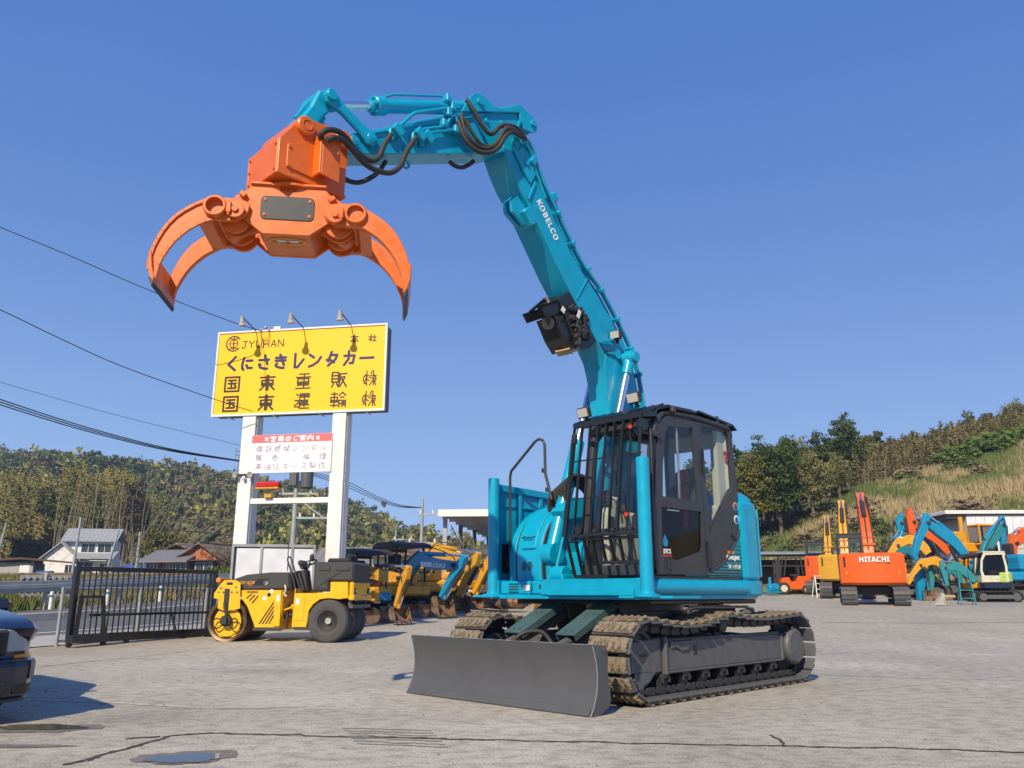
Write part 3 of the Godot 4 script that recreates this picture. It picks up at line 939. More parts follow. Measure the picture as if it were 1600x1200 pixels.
func main_cab(ex: Node3D) -> void:
	var cab := MB.new()
	var L := -1.10
	# left side: pillar ahead of the door, roof rail and rear quarter with its window opening
	cab.prism(V2([1.15, 1.18, 1.165, 1.6, 1.15, 2.0, 1.09, 2.45, 1.03, 2.72, 1.0, 2.78, 0.93, 2.74, 0.99, 2.62, 1.06, 2.3, 1.1, 1.95, 1.12, 1.5, 1.13, 1.18]), L - 0.005, L + 0.07, 0.012)
	cab.prism(V2([1.0, 2.78, 0.95, 2.855, 0.86, 2.9, 0.6, 2.935, 0.2, 2.955, -0.3, 2.945, -0.47, 2.92, -0.53, 2.87, -0.555, 2.8, -0.47, 2.8, -0.44, 2.87, 0.2, 2.895, 0.8, 2.87, 0.9, 2.8, 0.93, 2.74]), L - 0.012, L + 0.09, 0.02)
	cab.ring(V2([0.155, 1.2, 0.19, 2.0, 0.205, 2.88, -0.44, 2.88, -0.53, 2.82, -0.565, 2.2, -0.57, 1.185]), V2([0.075, 1.64, 0.1, 2.2, 0.135, 2.85, -0.41, 2.85, -0.46, 2.8, -0.468, 2.2, -0.06, 1.78]), L, L + 0.06)
	cab.box(V(0.3, 1.17, L + 0.06), V(1.74, 0.05, 0.12), 0.01)
	# right side
	cab.ring(V2([1.13, 1.2, 1.13, 2.0, 1.0, 2.75, 0.85, 2.88, -0.45, 2.88, -0.55, 2.8, -0.55, 1.2]), V2([1.05, 1.75, 1.05, 2.0, 0.92, 2.66, 0.82, 2.76, -0.32, 2.76, -0.42, 2.66, -0.42, 1.75]), -0.27, -0.21)
	# roof and back
	var rp := V2([1.0, 2.78, 0.95, 2.855, 0.86, 2.9, 0.6, 2.935, 0.2, 2.955, -0.3, 2.945, -0.47, 2.92, -0.5, 2.88, 0.2, 2.9, 0.8, 2.87, 0.93, 2.78])
	cab.prism(rp, -1.02, -0.2, 0.0, true)
	cab.box(V(-0.54, 1.55, -0.65), V(0.05, 0.75, 0.88), 0.005)
	cab.box(V(-0.53, 2.8, -0.65), V(0.05, 0.16, 0.88), 0.005)
	cab.box(V(-0.54, 2.3, -0.24), V(0.05, 0.9, 0.06), 0.005)
	cab.box(V(0.3, 1.19, -0.65), V(1.66, 0.04, 0.86), 0.005)
	# front frame
	cab.prism(V2([1.15, 1.18, 1.165, 1.6, 1.15, 2.0, 1.09, 2.45, 1.02, 2.78, 0.95, 2.78, 1.03, 2.4, 1.09, 1.95, 1.1, 1.5, 1.1, 1.18]), -0.3, -0.21, 0.012)
	cab.box(V(1.12, 1.24, -0.65), V(0.07, 0.12, 0.8), 0.01)
	cab.box(V(1.155, 1.66, -0.65), V(0.03, 0.035, 0.8), 0.006)
	cab.bar(V(1.01, 2.76, -1.05), V(1.01, 2.76, -0.25), 0.06, 0.06, 0.012)
	var cn := put(ex, "cab", cab, M.cab_grey)
	# door
	var door := MB.new()
	door.ring(V2([1.105, 1.91, 1.06, 2.3, 0.97, 2.68, 0.92, 2.78, 0.82, 2.85, 0.215, 2.868, 0.205, 1.91]), V2([0.955, 1.985, 0.93, 2.3, 0.855, 2.66, 0.815, 2.725, 0.77, 2.75, 0.325, 2.79, 0.275, 1.985]), L - 0.018, L + 0.02)
	door.ring(V2([1.105, 1.91, 1.115, 1.4, 1.115, 1.205, 0.8, 1.205, 0.175, 1.205, 0.19, 1.5, 0.205, 1.91]), V2([0.985, 1.875, 1.0, 1.42, 0.975, 1.385, 0.76, 1.345, 0.3, 1.45, 0.265, 1.5, 0.245, 1.875]), L - 0.018, L + 0.02)
	var dn := put(cn, "door", door, M.cab_grey)
	put(cn, "window_pane", MB.new().prism(V2([0.965, 1.975, 0.94, 2.31, 0.865, 2.67, 0.82, 2.735, 0.775, 2.76, 0.315, 2.80, 0.265, 1.975]), L + 0.0, L + 0.006), M.cab_glass)
	put(cn, "window_pane", MB.new().prism(V2([0.995, 1.885, 1.01, 1.41, 0.98, 1.375, 0.76, 1.335, 0.29, 1.44, 0.255, 1.49, 0.235, 1.885]), L + 0.0, L + 0.006), M.tint_glass)
	put(cn, "window_pane", MB.new().prism(V2([0.075, 1.64, 0.10, 2.2, 0.135, 2.85, -0.41, 2.85, -0.46, 2.80, -0.468, 2.2, -0.06, 1.78]), L + 0.018, L + 0.024), M.cab_glass)
	put(cn, "window_pane", MB.new().prism(V2([1.05, 1.75, 1.05, 2.0, 0.92, 2.66, 0.82, 2.76, -0.32, 2.76, -0.42, 2.66, -0.42, 1.75]), -0.243, -0.237), M.cab_glass)
	put(cn, "sliding_bar", MB.new().box(V(0.60, 2.37, L + 0.012), V(0.035, 0.78, 0.012), 0.004), M.zinc)
	put(dn, "handle", MB.new().ring(V2([0.96, 1.22, 0.96, 1.38, 0.86, 1.385, 0.855, 1.22]), V2([0.945, 1.235, 0.945, 1.365, 0.875, 1.37, 0.87, 1.235]), L - 0.028, L - 0.016).box(V(0.905, 1.30, L - 0.024), V(0.03, 0.1, 0.014), 0.004), M.cab_grey)
	put(dn, "inner_handle", MB.new().box(V(0.76, 1.855, L - 0.004), V(0.22, 0.018, 0.012), 0.004), M.zinc)
	for u in [2.42, 1.42]:
		put(dn, "hinge", MB.new().box(V(0.17, u, L - 0.026), V(0.035, 0.24, 0.022), 0.005).cyl(V(0.17, u - 0.14, L - 0.03), V(0.17, u + 0.14, L - 0.03), 0.014, -1, 10), M.black_paint)
	var shut := MB.new()
	shut.bar(V(0.165, 1.19, L - 0.004), V(0.21, 2.88, L - 0.004), 0.006, 0.016)
	put(dn, "door_seal", shut, M.rubber)
	put(cn, "grab_pipe", MB.new().tube([V(1.14, 2.66, L - 0.03), V(1.17, 2.3, L - 0.05), V(1.19, 1.9, L - 0.05), V(1.18, 1.35, L - 0.05), V(1.13, 1.24, L - 0.03)], 0.02, 8, 4), M.black_paint)
	put(cn, "mirror_bracket", MB.new().box(V(1.06, 2.62, L - 0.03), V(0.14, 0.05, 0.03), 0.008).box(V(1.0, 2.61, L - 0.035), V(0.06, 0.06, 0.02), 0.005), M.cab_grey)
	put(cn, "door_stopper", MB.new().box(V(-0.42, 1.64, L - 0.012), V(0.07, 0.05, 0.02), 0.006), M.black_paint)
	# turquoise decal with stripes on the lower rear corner
	var dec := put(cn, "striped_decal", MB.new().prism(V2([-0.565, 1.68, -0.40, 1.50, -0.25, 1.37, -0.08, 1.285, 0.15, 1.235, 0.60, 1.20, 0.60, 1.19, -0.565, 1.19]), L - 0.0045, L - 0.001), M.machine_teal)
	for k in 10:
		var u := 1.205 + 0.026 * k + 0.0012 * k * k
		var reach := knots([1.19, 0.5, 1.235, 0.12, 1.285, -0.1, 1.37, -0.27, 1.5, -0.42, 1.68, -0.56], u)
		put(dec, "stripe", MB.new().box(V((reach - 0.56) / 2.0 - 0.005, u, L - 0.006), V(absf(reach + 0.55), 0.012 - 0.0008 * k, 0.003)), M.black_print)
	put(cn, "edge_trim", MB.new().tube([V(-0.565, 1.72, L - 0.004), V(-0.40, 1.53, L - 0.004), V(-0.25, 1.395, L - 0.004), V(-0.08, 1.305, L - 0.004), V(0.15, 1.25, L - 0.004), V(0.6, 1.215, L - 0.004)], 0.012, 6, 4), M.hood_grey)
	var face_left := Basis(V(-1, 0, 0), V(0, 1, 0), V(0, 0, -1))
	letters(dec, "lettering", "Geospec", 0.05, M.white_print, Transform3D(face_left, V(-0.375, 1.405, L - 0.008)))
	put(dec, "orange_mark", MB.new().box(V(-0.33, 1.46, L - 0.007), V(0.13, 0.03, 0.004)), M.orange_print)
	letters(dec, "lettering", "SK-135SR", 0.04, M.white_print, Transform3D(face_left, V(-0.39, 1.305, L - 0.008)), 0.004, "Droid Sans Mono")
	for q in [[-0.50, 1.985, "machine_yellow"], [-0.507, 1.835, "white_print"]]:
		put(cn, "round_sticker", MB.new().cyl(V(q[0], q[1], L - 0.001), V(q[0], q[1], L - 0.005), 0.05, -1, 20), M[q[2]])
		put(cn, "sticker_print", MB.new().cyl(V(q[0], q[1] - 0.006, L - 0.004), V(q[0], q[1] - 0.006, L - 0.007), 0.037, -1, 20).box(V(q[0], q[1], L - 0.006), V(0.06, 0.014, 0.004)), M.tarp_blue)
	put(dn, "drop_sticker", MB.new().prism(V2([0.93, 1.60, 0.965, 1.53, 0.955, 1.49, 0.92, 1.475, 0.885, 1.49, 0.875, 1.53]), L - 0.003, L - 0.001), M.machine_blue)
	put(dn, "warning_label", MB.new().box(V(0.92, 1.385, L - 0.022), V(0.15, 0.02, 0.004)), M.red_print)
	letters(dn, "lettering", "ITCS", 0.045, M.white_print, Transform3D(face_left, V(0.905, 1.43, L - 0.008)))
	# roof guard and visors
	var vis := MB.new()
	vis.prism(V2([1.04, 2.86, 0.98, 2.93, 0.78, 2.985, 0.3, 3.0, 0.22, 2.985, 0.22, 2.965, 0.75, 2.95, 0.95, 2.9, 1.0, 2.84]), L - 0.01, -0.3, 0.006, true)
	vis.prism(V2([0.17, 3.01, -0.55, 2.95, -0.64, 2.89, -0.61, 2.885, -0.53, 2.93, 0.17, 2.985]), L - 0.02, -0.3, 0.004)
	put(cn, "roof_visor", vis, M.black_paint)
	put(cn, "roof_bolt", MB.new().cyl(V(0.72, 2.9, L - 0.03), V(0.72, 2.97, L - 0.03), 0.035, -1, 12, true, 0.008).cyl(V(-0.22, 2.9, L), V(-0.22, 3.0, L), 0.02, -1, 8), M.cab_grey)
	# glazing in front
	put(cn, "windscreen", MB.new().prism(V2([1.145, 1.68, 1.14, 2.0, 1.07, 2.45, 1.0, 2.74, 0.995, 2.74, 1.065, 2.45, 1.135, 2.0, 1.14, 1.68]), -1.04, -0.29), M.cab_glass)
	put(cn, "windscreen", MB.new().box(V(1.135, 1.47, -0.66), V(0.005, 0.36, 0.74)), M.cab_glass)
	put(cn, "wiper", MB.new().bar(V(1.165, 1.72, -0.75), V(1.12, 2.45, -0.62), 0.015, 0.015), M.plastic)
	# inside
	var seat := put(cn, "seat", MB.new().box(V(0.12, 1.62, -0.66), V(0.5, 0.14, 0.5), 0.05).box(V(-0.16, 1.95, -0.66), V(0.14, 0.62, 0.48), 0.06, Basis(V(0, 0, 1), 0.15)).box(V(0.1, 1.4, -0.66), V(0.4, 0.36, 0.4), 0.03), M.seat)
	put(seat, "headrest", MB.new().box(V(-0.21, 2.33, -0.66), V(0.1, 0.2, 0.3), 0.04), M.seat)
	put(seat, "seat_cover", MB.new().box(V(-0.09, 1.98, -0.66), V(0.03, 0.5, 0.16), 0.012, Basis(V(0, 0, 1), 0.15)).box(V(-0.155, 2.33, -0.66), V(0.02, 0.16, 0.12), 0.008), M.red_seat)
	put(cn, "side_console", MB.new().box(V(0.25, 1.6, -0.32), V(0.9, 0.6, 0.12), 0.04).prism(V2([0.98, 1.25, 0.98, 1.85, 0.86, 2.05, 0.74, 2.05, 0.6, 1.75, 0.5, 1.25]), -0.40, -0.29, 0.03), M.trim)
	put(cn, "side_console", MB.new().box(V(0.1, 1.55, -0.98), V(0.7, 0.3, 0.14), 0.04), M.trim)
	var trim := MB.new()
	trim.ring(V2([-0.48, 1.22, -0.48, 2.85, -0.3, 2.88, -0.3, 1.9]), V2([-0.475, 1.6, -0.475, 2.5, -0.46, 2.5, -0.46, 1.9]), -1.03, -0.98)
	trim.box(V(-0.47, 2.25, -0.95), V(0.05, 1.2, 0.22), 0.02)
	trim.box(V(-0.47, 2.78, -0.65), V(0.06, 0.2, 0.8), 0.02)
	trim.box(V(-0.38, 1.75, -0.66), V(0.2, 0.5, 0.7), 0.04)
	put(cn, "inner_trim", trim, M.trim)
	put(cn, "escape_hammer", MB.new().box(V(-0.44, 2.55, -1.06), V(0.03, 0.12, 0.03), 0.006).box(V(-0.44, 2.61, -1.06), V(0.05, 0.03, 0.04), 0.006), M.red_seat)
	put(cn, "louvre", MB.new().box(V(0.90, 1.72, -0.35), V(0.1, 0.22, 0.11), 0.005), M.black_print)
	for z in [-0.95, -0.38]:
		put(cn, "control_lever", MB.new().tube([V(0.62, 1.55, z), V(0.66, 1.8, z), V(0.64, 1.88, z)], 0.012, 6).ball(V(0.64, 1.92, z), V(0.03, 0.06, 0.03)), M.plastic)
	put(cn, "travel_lever", MB.new().tube([V(0.85, 1.22, -0.6), V(0.82, 1.7, -0.6)], 0.012, 6).tube([V(0.85, 1.22, -0.72), V(0.82, 1.7, -0.72)], 0.012, 6).box(V(0.9, 1.3, -0.6), V(0.2, 0.03, 0.09), 0.01).box(V(0.9, 1.3, -0.75), V(0.2, 0.03, 0.09), 0.01), M.plastic)
	put(cn, "monitor", MB.new().box(V(0.93, 2.02, -0.34), V(0.06, 0.18, 0.16), 0.02), M.plastic)
	# front guard of steel bars
	var gd := MB.new()
	var z0 := -0.20
	var z1 := -1.12
	gd.bar(V(1.26, 2.8, z0), V(1.26, 2.8, z1), 0.03, 0.06, 0.004)
	gd.bar(V(1.38, 1.6, z0), V(1.38, 1.6, z1), 0.05, 0.035, 0.004)
	gd.bar(V(1.35, 1.56, z0), V(1.35, 1.56, z1), 0.04, 0.03, 0.004)
	gd.bar(V(1.3, 1.185, z0), V(1.3, 1.185, z0 - 0.45), 0.04, 0.035, 0.004)
	gd.bar(V(1.33, 1.32, z0 - 0.4), V(1.33, 1.32, z1), 0.04, 0.035, 0.004)
	for u: float in [2.4, 1.99]:
		var f := 1.26 + 0.12 * (2.8 - u) / 1.2
		gd.bar(V(f, u, z0), V(f, u, z1), 0.014, 0.014)
	gd.bar(V(1.26, 2.8, z1), V(1.02, 2.84, z1), 0.03, 0.05)
	gd.bar(V(1.26, 2.8, z0), V(1.02, 2.84, z0), 0.03, 0.05)
	gd.bar(V(1.26, 2.7, z0), V(1.38, 1.6, z0 + 0.06), 0.05, 0.03)
	gd.box(V(1.2, 2.7, z1 + 0.05), V(0.1, 0.14, 0.09), 0.01)
	var gn := put(cn, "front_guard", gd, M.black_paint)
	for k in 9:
		var z := lerpf(z0 - 0.01, z1 + 0.02, k / 8.0)
		var zb := lerpf(z0 + 0.05, z1 + 0.04, k / 8.0)
		put(gn, "guard_bar", MB.new().bar(V(1.26, 2.80, z), V(1.38, 1.60, zb), 0.014, 0.034, 0.002, V(0, 0, 1).cross(V(0, 1, 0))), M.black_paint)
		if k < 8:
			put(gn, "guard_bar", MB.new().bar(V(1.36, 1.58, zb), V(1.30 if k < 4 else 1.33, 1.185 if k < 4 else 1.32, z), 0.014, 0.045, 0.002, V(1, 0, 0)), M.black_paint)
		put(gn, "roof_slat", MB.new().bar(V(1.25, 2.83, z), V(0.86, 2.975, z), 0.035, 0.02, 0.002), M.black_paint)
	put(gn, "red_reflector", MB.new().cyl(V(1.30, 2.68, -1.0), V(1.315, 2.68, -1.0), 0.022, -1, 12).cyl(V(1.39, 1.78, -0.98), V(1.405, 1.78, -0.98), 0.022, -1, 12), M.red_print)
	put(gn, "hinge", MB.new().cyl(V(1.28, 2.7, z0 - 0.02), V(1.28, 2.6, z0 - 0.02), 0.03, -1, 12).cyl(V(1.40, 1.66, -0.36), V(1.42, 1.66, -0.36), 0.05, -1, 12), M.black_paint)
	lamp_box(gn, V(1.24, 2.94, -0.33), V(0.05, 0.1, -0.25), 0.14)
	lamp_box(gn, V(1.12, 3.03, -0.92), V(0.08, 0.15, -0.25), 0.14)

func main_boom(ex: Node3D) -> void:
	var zl := -0.045
	var zr := 0.31
	var low: Array = [W(0.36, 1.55), W(0.42, 2.3), W(0.368, 3.085), W(0.394, 3.504), W(0.475, 3.759), W(0.616, 3.952), W(1.021, 4.375), W(1.275, 4.666), W(1.687, 5.204), W(1.993, 5.547), W(2.111, 5.722), W(2.208, 5.906), W(2.223, 5.987), W(2.182, 6.09), W(2.07, 6.161), W(1.957, 6.13)]
	var top: Array = [W(1.835, 5.946), W(1.681, 5.732), W(1.487, 5.471), W(1.314, 5.241), W(0.961, 4.843), W(0.593, 4.555), W(0.292, 4.248), W(0.065, 3.968), W(-0.077, 3.718), W(-0.148, 3.453), W(-0.13, 2.4), W(-0.1, 1.55)]
	var poly := PackedVector2Array()
	poly.append_array(PackedVector2Array(low)); poly.append_array(PackedVector2Array(top))
	var bm := MB.new().prism(poly, zl, zr, 0.008, true)
	bm.cyl(V(0.13, 1.6, -0.1), V(0.13, 1.6, 0.36), 0.16, -1, 24)
	# side plates, welds and ribs
	bm.bar(V(W(1.021, 4.375).x - 0.02, W(1.021, 4.375).y + 0.02, zl - 0.006), V(W(0.792, 4.74).x, W(0.792, 4.74).y - 0.03, zl - 0.006), 0.012, 0.025, 0.004)
	bm.prism(V2([0.05, 3.55, 0.3, 3.93, 0.48, 3.86, 0.52, 3.62, 0.44, 3.15, 0.33, 2.5, 0.05, 2.5]), zl - 0.01, zl, 0.004)
	bm.bar(V(W(1.814, 5.395).x, W(1.814, 5.395).y, zl - 0.01), V(W(1.702, 5.66).x, W(1.702, 5.66).y, zl - 0.01), 0.02, 0.035, 0.006)
	var boom := put(ex, "boom", bm, M.cyan_paint)
	put(boom, "fork_plate", MB.new().prism(PackedVector2Array([W(2.172, 6.090), W(2.070, 6.161), W(1.968, 6.130), W(1.865, 5.967), W(1.702, 5.742), W(1.794, 5.599), W(1.927, 5.722), W(2.090, 5.946)]), zl - 0.03, zl - 0.002, 0.008), M.cyan_paint)
	put(boom, "pivot_pin", MB.new().cyl(V(2.05, 6.02, zl - 0.06), V(2.05, 6.02, zr + 0.06), 0.055, -1, 20, true, 0.008).cyl(V(W(1.865, 5.824).x, W(1.865, 5.824).y, zl - 0.05), V(W(1.865, 5.824).x, W(1.865, 5.824).y, zl), 0.028, -1, 12), M.cyan_paint)
	# fixture under the upper boom
	var fx := MB.new()
	fx.prism(PackedVector2Array([W(1.957, 5.425), W(2.07, 5.313), W(2.039, 5.19), W(1.845, 5.088), W(1.661, 5.19), W(1.784, 5.292)]), 0.08, 0.13, 0.008)
	fx.prism(PackedVector2Array([W(1.957, 5.425), W(2.07, 5.313), W(2.039, 5.19), W(1.845, 5.088), W(1.661, 5.19), W(1.784, 5.292)]), -0.01, 0.03, 0.008)
	fx.box(V(W(1.814, 5.18).x, W(1.814, 5.18).y, 0.02), V(0.2, 0.12, 0.22), 0.012, Basis(V(0, 0, 1), -2.3))
	put(boom, "rest_bracket", fx, M.cyan_paint)
	# lettering on the left face
	var dir: Vector2 = (W(0.997, 4.679) - W(1.61, 5.476)).normalized()
	var upd := W(-dir.y, dir.x) * -1.0
	if upd.y < 0: upd = -upd
	var lb := Basis(V(dir.x, dir.y, 0), V(upd.x, upd.y, 0), V(0, 0, -1))
	letters(boom, "lettering", "KOBELCO", 0.082, M.white_print, Transform3D(lb, V(W(1.487, 5.251).x, W(1.487, 5.251).y, zl - 0.003)))
	# boom cylinders
	for z in [-0.14, 0.41]:
		var cb := MB.new()
		var k2 := V(0.115, 3.83, z)
		var ft := V(0.98, 1.45, z)
		var dd := (k2 - ft).normalized()
		cb.cyl(ft, ft + dd * 1.45, 0.085, -1, 20, true, 0.01)
		cb.cyl(V(0.98, 1.45, z - 0.08), V(0.98, 1.45, z + 0.08), 0.12, -1, 20)
		var cn := put(boom, "boom_cylinder", cb, M.cyan_paint)
		put(boom, "rod_eye", MB.new().cyl(V(k2.x, k2.y, z - 0.075), V(k2.x, k2.y, z + 0.075), 0.095, -1, 22, true, 0.012).cyl(k2 - dd * 0.24, k2 - dd * 0.05, 0.062, 0.075, 16), M.cyan_paint)
		put(cn, "rod", MB.new().cyl(ft + dd * 1.4, k2 - dd * 0.2, 0.045, -1, 20), M.chrome)
	put(boom, "knee_pin", MB.new().cyl(V(0.115, 3.83, -0.25), V(0.115, 3.83, 0.5), 0.07, -1, 22, true, 0.008).cyl(V(0.27, 3.86, zl - 0.04), V(0.27, 3.86, zl), 0.06, -1, 16), M.cyan_paint)
	# hard pipes along the top edge
	for k in 4:
		var off := 0.045 + 0.02 * (k % 2)
		var z := zl - 0.02 + 0.045 * k
		var ln := []
		for p: Vector2 in [W(1.845, 6.11), W(1.661, 5.762), W(1.477, 5.517), W(0.946, 4.883), W(0.578, 4.608), W(0.271, 4.291), W(0.036, 4.004), W(-0.117, 3.718), W(-0.199, 3.401), W(-0.24, 3.197)]:
			ln.append(V(p.x - off * 0.75, p.y + off * 0.55, z))
		hose(boom, ln, 0.016, M.cyan_paint, "pipe")
	for p: Vector2 in [W(1.354, 5.364), W(1.099, 5.057), W(0.823, 4.802), W(0.578, 4.597), W(0.281, 4.291), W(0.026, 3.964), W(-0.138, 3.657)]:
		put(boom, "pipe_clamp", MB.new().box(V(p.x - 0.035, p.y + 0.03, 0.0), V(0.05, 0.06, 0.2), 0.008, Basis(V(0, 0, 1), 0.9)), M.cyan_paint)
	put(boom, "pipe_joint", MB.new().box(V(-0.06, 3.28, -0.06), V(0.08, 0.1, 0.1), 0.012).box(V(-0.09, 3.12, -0.06), V(0.1, 0.06, 0.12), 0.01).tube([V(-0.14, 3.35, -0.08), V(-0.13, 3.0, -0.08), V(-0.05, 2.9, -0.08)], 0.014, 8), M.cyan_paint)
	# arm cylinder on top of the boom, almost end-on
	var ac0 := V(W(0.741, 4.832).x, W(0.741, 4.832).y, 0.13)
	var ac1 := V(W(1.752, 6.389).x, W(1.752, 6.389).y, 0.13)
	var ad := (ac1 - ac0).normalized()
	var acm := MB.new().cyl(ac0, ac0 + ad * 1.0, 0.075, -1, 20, true, 0.01)
	acm.cyl(V(ac0.x, ac0.y, 0.05), V(ac0.x, ac0.y, 0.21), 0.1, -1, 20)
	acm.cyl(V(ac1.x, ac1.y, 0.05), V(ac1.x, ac1.y, 0.21), 0.085, -1, 20)
	acm.box(ac0 + ad * 0.98, V(0.12, 0.18, 0.18), 0.02, Basis(V(0, 0, 1), atan2(ad.y, ad.x)))
	acm.prism(PackedVector2Array([W(0.588, 4.526), W(0.659, 4.883), W(0.772, 4.914), W(0.997, 4.822)]), 0.03, 0.06, 0.004)
	acm.prism(PackedVector2Array([W(0.588, 4.526), W(0.659, 4.883), W(0.772, 4.914), W(0.997, 4.822)]), 0.2, 0.23, 0.004)
	var acn := put(boom, "arm_cylinder", acm, M.cyan_paint)
	put(acn, "rod", MB.new().cyl(ac0 + ad * 0.95, ac1 - ad * 0.06, 0.042, -1, 18), M.chrome)
	# work light on the boom
	put(boom, "light_bracket", MB.new().bar(V(V(0.604, 3.945, -0.050).x, V(0.604, 3.945, -0.050).y, zl - 0.03), V(V(0.382, 4.018, -0.050).x, V(0.382, 4.018, -0.050).y, zl - 0.05), 0.05, 0.02, 0.004), M.cyan_paint)
	lamp_box(boom, V(V(0.347, 4.08, -0.08).x, V(0.347, 4.08, -0.08).y, zl - 0.07), V(0, 0.15, -0.1), 0.13)
	hose(boom, [V(0.393, 4.001, -0.120), V(0.372, 3.925, -0.100), V(0.427, 3.875, -0.080), V(0.505, 3.852, -0.070), V(0.603, 3.951, -0.060)], 0.006, M.rubber, "cable")
	hose(boom, [V(0.542, 3.897, -0.060), V(0.455, 3.829, -0.070), V(0.271, 3.850, -0.070), V(0.242, 3.907, -0.070)], 0.006, M.rubber, "cable")
	# the black winch and valve box hung under the boom
	var wb := MB.new()
	wb.prism(PackedVector2Array([W(1.135, 4.458), W(1.015, 4.481), W(0.956, 4.403), W(0.76, 4.393), W(0.513, 4.066), W(0.739, 3.856), W(0.972, 3.815), W(1.165, 4.142), W(1.29, 4.326)]), -0.03, 0.34, 0.012)
	wb.prism(PackedVector2Array([W(1.338, 4.12), W(0.997, 4.218), W(0.749, 3.885), W(1.065, 3.769), W(1.191, 3.891)]), 0.0, 0.3, 0.01)
	wb.prism(PackedVector2Array([W(1.548, 4.164), W(1.18, 4.338), W(1.087, 4.252), W(1.471, 4.069)]), 0.0, 0.02, 0.002)
	wb.prism(PackedVector2Array([W(1.548, 4.164), W(1.18, 4.338), W(1.087, 4.252), W(1.471, 4.069)]), 0.3, 0.32, 0.002)
	wb.bar(V(1.432, 4.217, 0.3), V(1.176, 4.44, 0.3), 0.03, 0.03)
	wb.bar(V(1.164, 4.435, 0.3), V(1.125, 4.364, 0.25), 0.2, 0.03)
	var wn := put(boom, "winch_box", wb, M.black_paint)
	put(wn, "winch_drum", MB.new().cyl(V(1.395, 4.027, 0.050), V(1.121, 4.150, 0.300), 0.075, -1, 24), M.steel_dark)
	var rr := RandomNumberGenerator.new()
	rr.seed = 5
	var gear := MB.new()
	var a0: Vector3 = V(1.167, 4.302, -0.02); var a1: Vector3 = V(0.879, 4.299, -0.02); var a2: Vector3 = V(1.05, 3.83, -0.02); var a3: Vector3 = V(0.716, 3.994, -0.02)
	for k in 46:
		var p := a0.lerp(a1, rr.randf()).lerp(a2.lerp(a3, rr.randf()), rr.randf_range(0.05, 1.0))
		gear.box(V(p.x, p.y, -0.045), V(rr.randf_range(0.02, 0.09), rr.randf_range(0.02, 0.09), rr.randf_range(0.02, 0.09)), 0.006, Basis(V(0, 0, 1), rr.randf() * 3.0))
		if k % 4 == 0: gear.cyl(V(p.x, p.y, -0.03), V(p.x, p.y, -0.09), 0.018, -1, 8)
	put(wn, "valve", gear, M.plastic)
	put(wn, "name_plate", MB.new().box(V(V(1.221, 4.211, -0.020).x, V(1.221, 4.211, -0.020).y, -0.034), V(0.06, 0.07, 0.006), 0.001, Basis(V(0, 0, 1), 0.5)), M.sign_white)
	put(wn, "name_plate", MB.new().box(V(V(1.008, 4.198, -0.020).x, V(1.008, 4.198, -0.020).y, -0.09), V(0.05, 0.11, 0.006), 0.001, Basis(V(0, 0, 1), 0.4)), M.sign_white)
	put(wn, "fitting", MB.new().cyl(V(V(0.825, 4.083, -0.020).x, V(0.825, 4.083, -0.020).y, -0.03), V(V(0.825, 4.083, -0.020).x, V(0.825, 4.083, -0.020).y, -0.06), 0.014, -1, 8), M.red_print)
	put(wn, "base_strip", MB.new().bar(V(1.085, 3.755, 0.200), V(0.994, 3.783, 0.050), 0.2, 0.015), M.wood_light)
	# ------------------------------------------------ arm
	var al := -0.03
	var ar := 0.295
	var ap := PackedVector2Array([W(4.421, 4.945), W(4.482, 5.016), W(4.472, 5.108), W(4.38, 5.159), W(4.165, 5.257), W(3.91, 5.41), W(3.45, 5.701), W(2.979, 5.992), W(2.581, 6.212), W(1.981, 6.55), W(1.865, 6.478), W(1.794, 6.314), W(1.968, 6.028), W(2.176, 5.87), W(2.314, 5.787), W(3.092, 5.471), W(4.259, 4.991)])
	var arm := put(ex, "arm", MB.new().prism(ap, al, ar, 0.008), M.cyan_paint)
	# top flange seam
	put(arm, "flange", MB.new().bar(V(W(4.114, 5.251).x, W(4.114, 5.251).y, al - 0.006), V(W(1.988, 6.488).x, W(1.988, 6.488).y, al - 0.006), 0.03, 0.018, 0.004), M.cyan_paint)
	for z in [[al - 0.035, al - 0.004], [ar + 0.004, ar + 0.035]]:
		put(arm, "ear_plate", MB.new().prism(PackedVector2Array([W(2.867, 6.059), W(2.744, 6.284), W(2.683, 6.366), W(2.581, 6.406), W(2.479, 6.381), W(2.397, 6.350), W(2.295, 6.350), W(2.172, 6.406), W(1.978, 6.560), W(1.896, 6.534), W(1.743, 6.488), W(1.661, 6.406), W(1.681, 6.314), W(1.763, 6.268), W(1.886, 6.263), W(1.968, 6.447)]), z[0], z[1], 0.006), M.cyan_paint)
	for p: Vector2 in [W(1.752, 6.389), W(2.608, 6.289)]:
		put(arm, "pin", MB.new().cyl(V(p.x, p.y, al - 0.065), V(p.x, p.y, ar + 0.06), 0.042, -1, 18, true, 0.006), M.cyan_paint)
	for p: Vector2 in [W(4.019, 5.242), W(4.201, 5.139)]:
		put(arm, "pin", MB.new().cyl(V(p.x, p.y, al - 0.07), V(p.x, p.y, ar + 0.06), 0.05, -1, 18, true, 0.006).cyl(V(p.x, p.y, al - 0.075), V(p.x, p.y, al), 0.024, -1, 6), M.cyan_paint)
	# links
	var lt: Vector2 = W(4.485, 5.483)
	var ls: Vector2 = W(4.019, 5.242)
	var lk := MB.new()
	for z in [[al - 0.06, al - 0.005], [ar + 0.005, ar + 0.06]]:
		lk.prism(plate([lt + W(0.05, 0.03), lt, lt.lerp(ls, 0.35), lt.lerp(ls, 0.75), ls, ls + W(-0.06, -0.035)], [0.05, 0.085, 0.05, 0.055, 0.085, 0.05]), z[0], z[1], 0.012)
